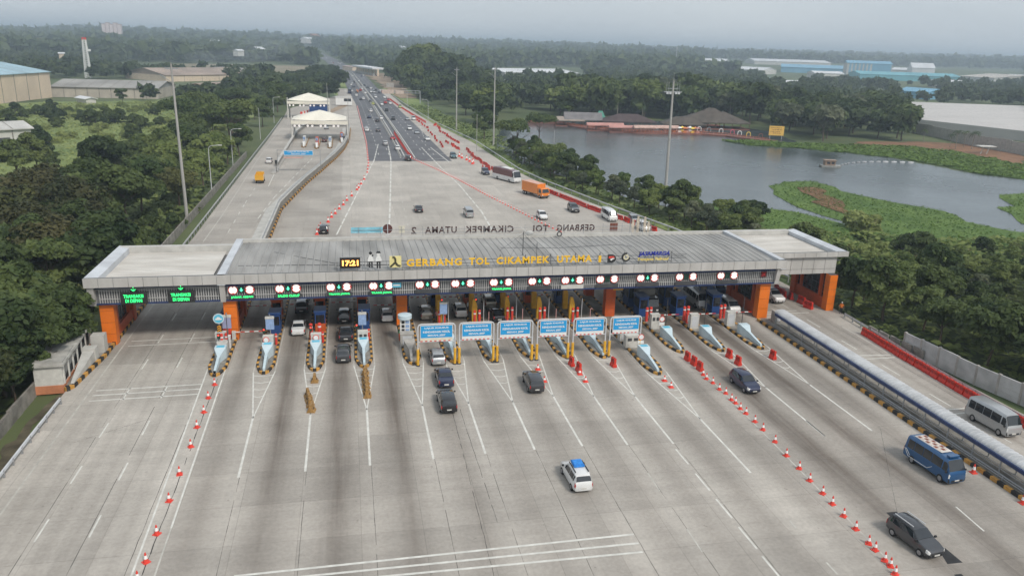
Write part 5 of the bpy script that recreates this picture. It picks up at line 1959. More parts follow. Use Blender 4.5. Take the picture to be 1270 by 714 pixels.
P_WHITE = paint('white', (0.66, 0.66, 0.65), 0.0)
P_SILVER = paint('silver', (0.40, 0.41, 0.42), 0.5, 0.35)
P_GREY = paint('grey', (0.055, 0.057, 0.063), 0.4)
P_DGREY = paint('dark_grey', (0.045, 0.045, 0.05), 0.4)
P_BLACK = paint('black', (0.013, 0.013, 0.016), 0.2, 0.22)
P_NAVY = paint('navy', (0.018, 0.025, 0.065), 0.3)
P_RED = paint('red', (0.38, 0.02, 0.02), 0.2)
P_CHAMP = paint('champagne', (0.36, 0.33, 0.27), 0.4)
P_BLUE = paint('blue', (0.012, 0.085, 0.22), 0.3)
P_TEAL = paint('teal', (0.05, 0.12, 0.14), 0.3)
P_BROWN = paint('brown', (0.10, 0.035, 0.03), 0.3)
P_MAROON = paint('maroon', (0.13, 0.035, 0.04), 0.3)
P_YEL = paint('yellow', (0.70, 0.36, 0.02), 0.0)
P_ORG = paint('orange', (0.75, 0.22, 0.02), 0.0)
P_LG = paint('lime', (0.40, 0.42, 0.12), 0.1)
TRIM = mat('black_trim', (0.02, 0.02, 0.022), 0.6, 0.1)

# stations: y, zlow, zbelt, ztop, w_low/belt, w_top
SPEC = {
    'mpv': dict(L=4.25, wheel=0.31, ax=(1.32, -1.33), st=[(2.12, .38, .62, .70, .60, .50), (1.98, .24, .78, .86, .78, .66), (1.45, .22, .92, .99, .84, .74), (1.02, .22, .97, 1.06, .85, .74), (0.28, .22, .99, 1.60, .855, .62), (-0.6, .22, 1.01, 1.69, .855, .63), (-1.55, .22, 1.02, 1.65, .85, .61), (-1.80, .24, 1.02, 1.58, .83, .58), (-2.08, .28, .98, 1.06, .78, .70), (-2.14, .36, .80, .86, .72, .62)]),
    'suv': dict(L=4.75, wheel=0.37, ax=(1.42, -1.42), st=[(2.36, .48, .80, .90, .68, .58), (2.22, .32, .98, 1.08, .86, .74), (1.6, .30, 1.08, 1.17, .91, .80), (1.10, .30, 1.12, 1.22, .92, .80), (0.40, .30, 1.14, 1.74, .925, .68), (-0.6, .30, 1.15, 1.82, .925, .69), (-1.85, .30, 1.16, 1.78, .92, .67), (-2.08, .32, 1.16, 1.70, .90, .64), (-2.32, .36, 1.10, 1.20, .85, .76), (-2.38, .46, .90, .98, .78, .68)]),
    'sedan': dict(L=4.5, wheel=0.31, ax=(1.35, -1.32), st=[(2.24, .36, .56, .63, .60, .50), (2.08, .22, .70, .77, .80, .68), (1.5, .20, .84, .91, .86, .76), (0.85, .20, .90, .98, .87, .76), (0.15, .20, .91, 1.38, .875, .60), (-0.45, .20, .92, 1.43, .875, .61), (-0.95, .20, .93, 1.38, .87, .59), (-1.62, .20, .93, 1.01, .86, .72), (-2.14, .24, .90, .97, .80, .68), (-2.24, .34, .72, .78, .72, .62)]),
    'hatch': dict(L=3.9, wheel=0.30, ax=(1.22, -1.22), st=[(1.94, .36, .60, .68, .58, .50), (1.80, .22, .76, .83, .76, .64), (1.35, .20, .88, .95, .82, .72), (0.92, .20, .93, 1.01, .83, .72), (0.22, .20, .95, 1.48, .835, .60), (-0.5, .20, .97, 1.52, .835, .61), (-1.30, .20, .99, 1.46, .83, .58), (-1.50, .22, .99, 1.40, .81, .56), (-1.84, .26, .94, 1.02, .76, .66), (-1.95, .36, .76, .82, .70, .60)]),
    'van': dict(L=4.7, wheel=0.33, ax=(1.45, -1.35), st=[(2.34, .42, .80, .92, .72, .60), (2.22, .26, .98, 1.10, .82, .72), (2.02, .24, 1.06, 1.20, .845, .74), (1.80, .24, 1.10, 1.34, .85, .72), (1.22, .24, 1.12, 1.90, .85, .68), (0.0, .24, 1.12, 1.96, .85, .69), (-1.9, .24, 1.12, 1.94, .85, .69), (-2.20, .26, 1.12, 1.86, .84, .66), (-2.32, .28, 1.08, 1.20, .82, .74), (-2.36, .40, .9, .98, .78, .70)]),
    'minibus': dict(L=6.2, wheel=0.38, ax=(2.05, -1.75), st=[(3.10, .45, .98, 1.10, .82, .72), (3.04, .30, 1.10, 1.22, .93, .84), (2.95, .28, 1.16, 1.40, .95, .84), (2.85, .28, 1.18, 1.60, .955, .82), (2.45, .28, 1.20, 2.28, .96, .76), (0.6, .28, 1.20, 2.42, .96, .78), (-2.5, .28, 1.20, 2.40, .96, .78), (-2.92, .30, 1.20, 2.30, .95, .74), (-3.05, .32, 1.16, 1.34, .93, .84), (-3.10, .45, 1.0, 1.1, .88, .80)]),
    'bus': dict(L=11.8, wheel=0.50, ax=(3.3, -3.0), st=[(5.90, .50, 1.2, 1.35, 1.10, 1.0), (5.86, .34, 1.35, 1.5, 1.20, 1.08), (5.80, .32, 1.45, 1.7, 1.23, 1.1), (5.74, .32, 1.5, 1.95, 1.24, 1.1), (5.35, .32, 1.55, 3.35, 1.25, 1.08), (3.0, .32, 1.6, 3.55, 1.25, 1.1), (-4.8, .32, 1.6, 3.55, 1.25, 1.1), (-5.65, .34, 1.6, 3.40, 1.24, 1.05), (-5.85, .36, 1.5, 1.7, 1.22, 1.1), (-5.90, .50, 1.3, 1.4, 1.16, 1.05)]),
}


def section(s):
    y, zl, zb, zt, w, wt = s
    pts = [(0, zl), (w * .82, zl), (w * .97, zl + .12), (w * 1.0, zl + (zb - zl) * .55), (w * .97, zb), (wt + (w * .97 - wt) * .06, zt - (zt - zb) * .13), (wt * .84, zt - .012), (0, zt)]
    return [(x, y, z) for x, z in pts] + [(-x, y, z) for x, z in pts[-2:0:-1]]


def surf(st, u, v):
    n = len(section(st[0]))
    i = min(int(u), len(st) - 2)
    a, b = section(st[i]), section(st[i + 1])
    fu = u - i
    v = v % n
    j = int(v)
    fv = v - j
    k = (j + 1) % n
    def pt(s):
        return Vector(s[j]).lerp(Vector(s[k]), fv)
    return pt(a).lerp(pt(b), fu)


def patch_on(b, st, u0, u1, v0, v1, off=0.016, nu=4, nv=3, mi=0):
    """panel lying on the body surface"""
    us = sorted({u0, u1} | {float(i) for i in range(math.ceil(u0), math.floor(u1) + 1)})
    vs_ = sorted({v0, v1} | {float(i) for i in range(math.ceil(v0), math.floor(v1) + 1)})
    if v0 > 5 and v1 < 9:
        vs_ = sorted(set(vs_) | {5.6, 6.5, 7.5, 8.4})
    nu, nv = len(us) - 1, len(vs_) - 1
    pts = []
    for u in us:
        for v in vs_:
            p = surf(st, u, v)
            e = 0.02
            du = surf(st, min(u + e, len(st) - 1.001), v) - surf(st, max(u - e, 0), v)
            dv = surf(st, u, v + e) - surf(st, u, v - e)
            nrm = du.cross(dv)
            if nrm.length > 1e-9:
                nrm.normalize()
            c = Vector((0, p.y * 0.6, 0.6))
            if nrm.dot(p - c) < 0:
                nrm = -nrm
            pts.append(p + nrm * off)
    m = nv + 1
    fs = [(i * m + j, i * m + j + 1, (i + 1) * m + j + 1, (i + 1) * m + j) for i in range(nu) for j in range(nv)]
    b.add(pts, fs, mi)


GRP_NEAR = None
PROTO = {}
GLASSCAR = mat('car_glass', (0.018, 0.022, 0.027), 0.06, 0.1, spec=0.9)


def make_car(kind, detail=True):
    sp = SPEC[kind]
    st = sp['st']
    root = thing('parked_car' if False else {'mpv': 'car', 'suv': 'suv', 'sedan': 'sedan', 'hatch': 'car', 'van': 'van', 'minibus': 'minibus', 'bus': 'bus'}[kind], 'car', 'car', (0, 0, -50))
    root['category'] = {'minibus': 'minibus', 'bus': 'bus', 'van': 'van'}.get(kind, 'car')
    b = MB()
    secs = [section(s) for s in st]
    n = len(secs[0])
    vs = [p for s in secs for p in s]
    fs = [(i * n + j, i * n + (j + 1) % n, (i + 1) * n + (j + 1) % n, (i + 1) * n + j) for i in range(len(st) - 1) for j in range(n)]
    fs += [tuple(range(n))[::-1], tuple(range((len(st) - 1) * n, len(st) * n))]
    b.add(vs, fs)
    body = b.build('body', P_WHITE, root, 0.62)
    body.material_slots[0].link = 'OBJECT'
    body.material_slots[0].material = P_WHITE
    b = MB()
    patch_on(b, st, {'minibus': 1.9, 'bus': 1.5, 'van': 2.4}.get(kind, 3.1), 3.94, 5.12, 8.88)
    b.build('windshield', GLASSCAR, root, 0.8)
    r0 = 7.12 if kind != 'sedan' else 6.12
    b = MB()
    patch_on(b, st, r0, r0 + 0.72, 5.2, 8.8)
    b.build('rear_window', GLASSCAR, root, 0.8)
    for s_ in (1, -1):
        b = MB()
        va, vb = (4.10, 4.86) if s_ > 0 else (14 - 4.86, 14 - 4.10)
        segs = {'mpv': ((3.55, 4.95), (5.03, 5.9), (5.98, 6.7)), 'suv': ((3.55, 4.95), (5.03, 5.9), (5.98, 6.7)), 'hatch': ((3.55, 4.95), (5.03, 5.95)), 'sedan': ((3.55, 4.95), (5.03, 6.45)), 'van': ((3.5, 4.45), (4.5, 5.4), (5.45, 6.6)),
                'minibus': ((3.45, 4.2), (4.28, 4.98), (5.01, 5.36), (5.38, 5.74), (5.76, 6.35)), 'bus': ((3.6, 4.6), (4.64, 5.2), (5.22, 5.6), (5.62, 6.1))}[kind]
        for (ua, ub) in segs:
            patch_on(b, st, ua, ub, va, vb, nu=3, nv=2)
        b.build('side_window', GLASSCAR, root)
    # lower trim and bumpers
    b = MB()
    patch_on(b, st, 0.15, 1.0, 1.2, 2.9, 0.01)
    patch_on(b, st, 0.15, 1.0, 11.1, 12.8, 0.01)
    zf = st[0][1]
    b.box(-st[0][4] * 0.75, st[0][4] * 0.75, st[0][0] - 0.04, st[0][0] + 0.015, zf - 0.05, zf + 0.12)
    b.build('bumper_trim', TRIM, root)
    w0 = st[0][4]
    for s_ in (-1, 1):
        b = MB()
        va, vb = (3.2, 4.6) if s_ > 0 else (9.4, 10.8)
        patch_on(b, st, 0.25, 1.35, va, vb, 0.014)
        b.build('headlight', LAMPW, root)
        b = MB()
        k = len(st) - 1
        va, vb = (3.1, 4.5) if s_ > 0 else (9.5, 10.9)
        patch_on(b, st, k - 1.25, k - 0.1, va, vb, 0.014)
        b.build('tail_light', LAMPR, root)
    y1_ = st[-1][0]
    b = MB()
    b.box(-0.24, 0.24, y1_ - 0.025, y1_, st[-1][1] + 0.12, st[-1][1] + 0.25)
    b.box(-0.24, 0.24, st[0][0], st[0][0] + 0.025, st[0][1] + 0.02, st[0][1] + 0.13)
    b.build('number_plate', OFFWHITE, root)
    wr = sp['wheel']
    wd = st[4][4]
    for yy in sp['ax']:
        for s_ in (-1, 1):
            b = MB()
            b.cyl((s_ * (wd - 0.20), yy, wr), (s_ * (wd + 0.015), yy, wr), wr, wr, 16)
            wh = b.build('wheel', TYRE, root, 0.6)
            b = MB()
            b.cyl((s_ * (wd + 0.005), yy, wr), (s_ * (wd + 0.022), yy, wr), wr * 0.62, wr * 0.58, 12)
            b.build('rim', RIM, wh)
    for s_ in (-1, 1):
        b = MB()
        ym = st[3][0] - 0.12
        zz = st[3][2] + 0.05
        b.box(s_ * (st[3][4]) - (0.02 if s_ > 0 else 0.16), s_ * (st[3][4]) + (0.16 if s_ > 0 else 0.02), ym - 0.05, ym + 0.07, zz, zz + 0.14)
        b.build('mirror', TRIM, root)
    return root


for k in SPEC:
    PROTO[k] = make_car(k)
    PROTO[k].location = (0, 0, -200)
VN = {'mpv': 'car', 'hatch': 'car'}
VCOUNT = 0


def car(kind, px, py, col, label, away=True, group=None, rz=None, z=0.0, scale=None, world=None, cat=None):
    """px,py: centre of the footprint as seen in the survey picture"""
    w = Vector(world) if world else G(px, py)
    r = rz if rz is not None else (0.0 if away else PI)
    o = dup(PROTO[kind], (w.x, w.y, z), r, label, group, scale)
    for ch in o.children:
        if ch.name.startswith('body'):
            ch.material_slots[0].material = col
    if cat:
        o['category'] = cat
    return o


GQ = 'vehicles queueing at the toll lanes'
GF = 'vehicles on the plaza beyond the roof'
# foreground
o = car('mpv', 714, 596, P_WHITE, 'white car with a blue cloth on its roof rack in the open foreground', True, None, 0.03)
b = MB()
b.box(-0.45, 0.45, -0.75, 0.35, 1.72, 1.86)
b.box(-0.40, 0.40, -0.65, 0.25, 1.86, 1.93)
rk = b.build('roof_cloth', mat('blue_tarpaulin', (0.03, 0.22, 0.62), 0.6, 0.25, 4, bump=0.6), o)
b = MB()
for s_ in (-1, 1):
    b.box(s_ * 0.56 - 0.03, s_ * 0.56 + 0.03, -1.5, 0.3, 1.68, 1.75)
b.build('roof_rail', TRIM, o)
o = car('mpv', 1133, 674, P_GREY, 'dark grey car with silver roof rails on the asphalt patch at the bottom right', False, None, PI + 0.12)
b = MB()
for s_ in (-1, 1):
    b.box(s_ * 0.57 - 0.025, s_ * 0.57 + 0.025, -1.6, 0.2, 1.70, 1.76)
b.build('roof_rail', LGREY, o)
o = car('mpv', 923, 480, P_NAVY, 'dark blue grey car driving towards the camera beside the diagonal cone row', False, None, PI + 0.05)
car('suv', 661, 479, P_DGREY, 'dark grey car leaving alone in front of the fourth blue lane sign', True, None, -0.02, scale=(0.93, 0.93, 0.93))
o = car('minibus', 1156, 583, P_BLUE, 'blue minibus with a brown and white roof panel beside the median canopy', False, None, PI + 0.08, scale=(1, 0.86, 1))
b = MB()
for k in range(6):
    for j in range(3):
        b.box(-0.48 + j * 0.32, -0.48 + j * 0.32 + 0.28, -2.2 + k * 0.55, -2.2 + k * 0.55 + 0.42, 2.44, 2.455, (k + j) % 2)
b.box(-0.55, 0.55, -2.35, 1.3, 2.405, 2.44, 2)
b.build('roof_panel', [mat('rust_brown_panel', (0.22, 0.06, 0.03), 0.7, 0.4, 3), mat('pale_roof_panel', (0.55, 0.48, 0.42), 0.7, 0.2, 3), mat('cream_roof_base', (0.60, 0.56, 0.52), 0.7)], o)
b = MB()
b.box(-0.5, 0.5, 1.9, 2.35, 2.36, 2.5)
b.build('roof_vent', P_BLUE, o)
b = MB()
for s_ in (-1, 1):
    for (ya, za, yb, zb) in ((-2.9, 1.15, -2.3, 0.55), (-2.3, 0.55, 0.3, 0.55), (-2.7, 1.15, -2.1, 0.7), (0.3, 0.55, 0.9, 0.95)):
        b.tube([(s_ * 0.965, ya, za), (s_ * 0.965, yb, zb)], 0.03, 4)
b.build('side_stripe', WHITE, o)
car('minibus', 1229, 529, paint('pale_silver', (0.40, 0.41, 0.415), 0.3), 'silver minibus in the right carriageway beside the red barriers', False, None, PI + 0.06, scale=(1.0, 0.84, 1.0))
# special lane queue
car('hatch', 542, 447, P_SILVER, 'silver car stopped right under the first blue lane sign', True, GQ, scale=1.0)
car('sedan', 551, 473, P_NAVY, 'dark navy car between the silver car and the black one', True, GQ, scale=(1, .95, 1.1))
car('suv', 554, 503, P_BLACK, 'black car last in the queue below the first blue lane sign', True, GQ, scale=(0.93, 0.92, 0.92))
car('mpv', 375, 384, P_DGREY, 'dark car under the roof edge ahead of the white sedan', True, GQ)
car('sedan', 371, 410, P_WHITE, 'white sedan between the second and third blue wedge islands', True, GQ)
car('mpv', 427, 396, P_BLACK, 'black car first of three queueing left of the fourth island', True, GQ)
car('sedan', 429, 418, P_DGREY, 'black sedan in the middle of three queueing cars', True, GQ, scale=(1, .9, 1))
car('mpv', 426, 443, P_GREY, 'grey car last of three queueing left of the fourth island', True, GQ)
car('hatch', 480, 395, P_WHITE, 'white hatchback under the signal left of the kiosk island', True, GQ)
car('mpv', 528, 392, P_CHAMP, 'champagne car under the roof right of the orange column kiosk', True, GQ)
car('mpv', 570, 389, P_WHITE, 'white car with dark rear window under the roof above the second blue sign', True, GQ)
car('mpv', 606, 378, P_CHAMP, 'beige car deepest under the roof ahead of a black sedan', True, GQ)
car('sedan', 616, 394, P_BLACK, 'black sedan under the roof above the third blue sign', True, GQ)
car('minibus', 862, 376, P_WHITE, 'white minibus coming out between the blue booths', False, GQ, scale=(1, 1, 1))
car('van', 903, 384, P_WHITE, 'white van just leaving the last toll booth lane', False, GQ, scale=(1, .95, 0.9))
car('minibus', 822, 371, P_BLACK, 'dark vehicle deep in the lane beside the first blue booths', False, GQ)
car('van', 886, 362, P_BLUE, 'blue vehicle roof behind the farther blue booths', False, GQ)
o = car('suv', 958, 372, P_WHITE, 'white car with a roof light bar under the right wing of the roof', False, GQ, scale=0.95)
b = MB(); b.box(-0.5, 0.5, -0.1, 0.15, 1.83, 1.93); b.build('light_bar', NAVY, o)
# trucks ---------------------------------------------------------------
def make_truck(label, colbox, colcab, L=8.0, box=True, w=1.2, hbox=3.3, name='box_truck'):
    t = thing(name, label, 'truck', (0, 0, 0))
    b = MB()
    y1 = L / 2
    b.extr_x([(y1, 0.55), (y1, 1.35), (y1 - 0.25, 2.35), (y1 - 0.5, 2.5), (y1 - 1.75, 2.5), (y1 - 1.75, 0.55)], -w + 0.08, w - 0.08)
    b.build('cab', colcab, t)
    b = MB()
    b.add([(-w + 0.2, y1 + 0.01, 1.42), (w - 0.2, y1 + 0.01, 1.42), (w - 0.3, y1 - 0.22, 2.3), (-w + 0.3, y1 - 0.22, 2.3)], [(0, 1, 2, 3)])
    b.build('windshield', GLASSCAR, t)
    for s_ in (-1, 1):
        b = MB()
        x_ = s_ * (w - 0.06)
        b.add([(x_, y1 - 0.35, 1.4), (x_, y1 - 1.4, 1.4), (x_, y1 - 1.4, 2.2), (x_, y1 - 0.5, 2.2)], [(0, 1, 2, 3)])
        b.build('side_window', GLASSCAR, t)
        b = MB()
        b.box(s_ * w * 0.75 - 0.15, s_ * w * 0.75 + 0.15, y1 - 0.02, y1 + 0.03, 0.8, 1.0)
        b.build('headlight', LAMPW, t)
    b = MB()
    b.box(-w + 0.1, w - 0.1, y1 - 0.1, y1 + 0.06, 0.45, 0.75)
    b.box(-0.45, 0.45, -L / 2 + 0.2, y1 - 0.5, 0.55, 0.85)
    b.build('chassis', DARK, t)
    b = MB()
    if box:
        b.box(-w, w, -L / 2, y1 - 1.9, 0.95, hbox)
        for k in range(9):
            yy = -L / 2 + 0.3 + k * (L - 2.4) / 9
            for s_ in (-1, 1):
                b.box(s_ * w - 0.02, s_ * w + 0.03, yy, yy + 0.08, 1.0, hbox - 0.05)
        b.box(-w - 0.02, w + 0.02, -L / 2, y1 - 1.88, hbox, hbox + 0.05)
    else:
        b.box(-w, w, -L / 2, y1 - 1.9, 0.9, 1.1)
        for s_ in (-1, 1):
            b.box(s_ * w - 0.06, s_ * w + 0.06, -L / 2, y1 - 1.9, 1.1, 2.2)
        b.box(-w, w, -L / 2 - 0.05, -L / 2 + 0.05, 1.1, 2.2)
        b.box(-w, w, y1 - 2.0, y1 - 1.9, 1.1, 2.4)
    b.build('cargo_box' if box else 'cargo_bed', colbox, t)
    for yy in (y1 - 1.0, -L / 2 + 1.6, -L / 2 + 0.75 if L > 7 else None):
        if yy is None:
            continue
        for s_ in (-1, 1):
            b = MB()
            b.cyl((s_ * (w - 0.3), yy, 0.46), (s_ * (w - 0.02), yy, 0.46), 0.46, 0.46, 14)
            wh = b.build('wheel', TYRE, t, 0.6)
            b = MB()
            b.cyl((s_ * (w - 0.03), yy, 0.46), (s_ * (w - 0.005), yy, 0.46), 0.26, 0.24, 10)
            b.build('rim', RIM, wh)
    return t


def place(t, px, py, rz):
    w = G(px, py)
    t.location = (w.x, w.y, 0)
    t.rotation_euler = (0, 0, rz)


place(make_truck('orange box truck beyond the roof beside the right red barriers', P_ORG, P_ORG, 8.6), 664, 243, PI + 0.38)
place(make_truck('yellow dump truck on the left carriageway beyond the roof', P_YEL, P_YEL, 5.6, False, 1.0, name='dump_truck'), 323, 226, 0.02)
place(make_truck('long grey roofed truck in the lane right of the sixth blue sign', mat('grey_truck_box', (0.22, 0.21, 0.19), 0.6), P_DGREY, 9.5), 792, 379, PI)
place(make_truck('truck with a beige top under the roof behind the third island', mat('beige_truck_box', (0.30, 0.26, 0.18), 0.6, 0.15), P_DGREY, 6.0, True, 0.95, 2.9), 398, 371, 0)
# bus
o = car('bus', 628, 224, P_WHITE, 'white coach with dark maroon upper body beyond the roof', False, None, PI + 0.42, scale=(1, 0.88, 0.95))
b = MB()
patch_on(b, SPEC['bus']['st'], 4.2, 7.0, 4.05, 9.95, 0.02, 8, 6)
b.build('upper_body', P_MAROON, o)
b = MB()
b.box(-0.8, 0.8, -1.5, 2.5, 3.58, 3.78)
b.build('air_conditioner', WHITE, o)
# beyond the roof
for (kind, x, y, col, lab, away) in (
        ('sedan', 519, 262, P_BLACK, 'black sedan alone on the plaza behind the roof', True),
        ('van', 581, 268, P_SILVER, 'silver van driving away behind the rear roof letters', True),
        ('mpv', 402, 288, P_BLACK, 'black car just behind the rear left roof edge', True),
        ('suv', 506, 199, P_BLACK, 'black car at the end of the asphalt by the red barriers', True),
        ('suv', 711, 262, P_DGREY, 'dark car right of the orange truck beyond the roof', False),
        ('mpv', 672, 271, P_WHITE, 'white car heading for the gate near the cone chain', False),
        ('minibus', 755, 272, P_WHITE, 'white minibus near the right barriers behind the roof', False),
        ('mpv', 786, 276, P_SILVER, 'silver car close to the rear roof edge at the right', False),
        ('van', 797, 285, P_WHITE, 'white van half hidden by the rear right roof edge', False),
        ('suv', 602, 216, P_NAVY, 'dark blue car ahead of the white and maroon coach', False),
        ('suv', 562, 196, P_TEAL, 'dark teal vehicle at the right end of the asphalt', False),
        ('sedan', 530, 174, P_WHITE, 'white car on the asphalt before the cross markings', False),
        ('mpv', 493, 186, P_WHITE, 'white car beside the red median barriers', True),
        ('sedan', 487, 173, P_RED, 'red car beside the highway median', True),
        ('mpv', 478, 180, P_SILVER, 'silver car in the middle lane of the outbound asphalt', True),
        ('sedan', 517, 166, P_SILVER, 'silver sedan inbound with another car at its left', False),
        ('mpv', 508, 161, P_WHITE, 'pale car inbound left of the silver sedan', False),
        ('sedan', 469, 163, P_GREY, 'grey car outbound in the left lane below the dark one', True),
        ('mpv', 468, 151, P_BLACK, 'dark car outbound near the lane dashes', True),
        ('mpv', 473, 148, P_WHITE, 'white car outbound close to the median', True),
        ('mpv', 460, 139, P_WHITE, 'white car outbound in the centre lane, farther out', True),
        ('van', 513, 149, P_WHITE, 'white van inbound beside a silver car', False),
        ('sedan', 505, 149, P_SILVER, 'silver car inbound left of the white van', False),
        ('van', 496, 134, P_LG, 'yellowish van inbound near the far red barriers', False),
        ('mpv', 334, 202, P_WHITE, 'white car alone on the left carriageway', True),
        ('mpv', 402.5, 176, P_BROWN, 'dark red car passing the tent roofed toll islands', True),
        ('mpv', 405, 160, P_SILVER, 'silver car behind the front tent roof', False),
        ('suv', 426, 174, P_BLACK, 'dark car beside the right post of the front tent', True)):
    car(kind, x, y, col, lab, away, GF)
far = [('bus', 433.5, 116, P_NAVY, 1), ('van', 442, 119.5, P_WHITE, 1), ('van', 443, 114.5, P_ORG, 1), ('van', 447, 113, P_RED, 1), ('mpv', 453, 116.5, P_WHITE, 1), ('mpv', 450.7, 123.5, P_WHITE, 1), ('mpv', 459.5, 127, P_DGREY, 1), ('van', 462.5, 130, P_LG, 1), ('van', 449, 111, P_WHITE, 1),
       ('van', 478, 128.5, P_ORG, 0), ('mpv', 484, 129.5, P_WHITE, 0), ('mpv', 481.5, 125, P_RED, 0), ('van', 474.5, 115, P_RED, 0), ('mpv', 470, 116, P_GREY, 0), ('van', 463.8, 115.5, P_SILVER, 0), ('sedan', 466, 112.5, P_BLACK, 0), ('sedan', 460, 110.5, P_WHITE, 0), ('sedan', 456, 109, P_BLACK, 0), ('sedan', 452, 106.5, P_BLACK, 0),
       ('mpv', 445, 101, P_WHITE, 0), ('mpv', 437.5, 95, P_WHITE, 0), ('sedan', 430, 101.5, P_BLACK, 1), ('sedan', 433.5, 99.5, P_BLACK, 1), ('mpv', 428, 95.5, P_WHITE, 1), ('mpv', 435.5, 106, P_WHITE, 1), ('sedan', 439, 108.5, P_NAVY, 1), ('mpv', 422, 90, P_WHITE, 1), ('mpv', 431, 90.5, P_SILVER, 0), ('mpv', 420, 84, P_WHITE, 0), ('van', 412, 80.5, P_WHITE, 0), ('van', 404.5, 74.5, P_WHITE, 1), ('van', 400.5, 73, P_SILVER, 0), ('sedan', 437, 104, P_SILVER, 1), ('sedan', 426, 93, P_GREY, 1), ('mpv', 416.5, 87, P_SILVER, 1)]
rf = random.Random(31)
for k in range(34):
    yy = rf.uniform(420, 1600) if k > 8 else rf.uniform(330, 600)
    f = rf.choice((0.07, 0.2, 0.33, 0.66, 0.79, 0.91))
    xx = hwx(yy, f)
    far.append((rf.choice(('mpv', 'sedan', 'van', 'mpv')), xx, yy, rf.choice((P_WHITE, P_WHITE, P_SILVER, P_BLACK, P_DGREY, P_NAVY, P_RED)), 1 if f < 0.5 else 0, 'w'))
CN = {P_NAVY: 'dark', P_WHITE: 'white', P_ORG: 'orange', P_RED: 'red', P_DGREY: 'dark grey', P_LG: 'yellowish', P_GREY: 'grey', P_SILVER: 'silver', P_BLACK: 'black'}
DIR = {1: 'outbound', 0: 'inbound'}
WHOL = {p.name: p.location.copy() for p in PROTO.values()}
for rec in far:
    kind, x, y, col, aw = rec[:5]
    w = G(x, y) if len(rec) == 5 else Vector((x, y, 0))
    zz = 0.02 + (float(hill(np.array(w.x), np.array(w.y))) + 0.45 if w.y > 1100 else 0)
    lab = f'tiny {CN[col]} {DIR[aw]} {"bus" if kind == "bus" else "vehicle"} in the far highway traffic'
    # only the body, glass and wheels are visible from here
    t = bpy.data.objects.new(PROTO[kind].name.split('.')[0], None)
    COL.objects.link(t)
    t.location = (w.x, w.y, zz)
    ang = math.atan2(-(interp(A_L, w.y + 40) - interp(A_L, w.y)), 40)
    t.rotation_euler = (0, 0, (0 if aw else PI) + ang)
    tag(t, lab, PROTO[kind]['category'], 'traffic on the far highway')
    for ch in CH[PROTO[kind].name]:
        if ch.name.split('.')[0] in ('body', 'windshield', 'rear_window', 'side_window', 'wheel'):
            c = ch.copy()
            COL.objects.link(c)
            c.parent = t
            if ch.name.startswith('body'):
                c.material_slots[0].material = col
# remove the prototypes (they were only copied)
for p in PROTO.values():
    for ch in list(p.children):
        for g in list(ch.children):
            bpy.data.objects.remove(g)
        bpy.data.objects.remove(ch)
    bpy.data.objects.remove(p)

# ------------------------------------------------------------------ people (toll attendants by the booths)
SKIN = mat('skin', (0.28, 0.15, 0.09), 0.6)


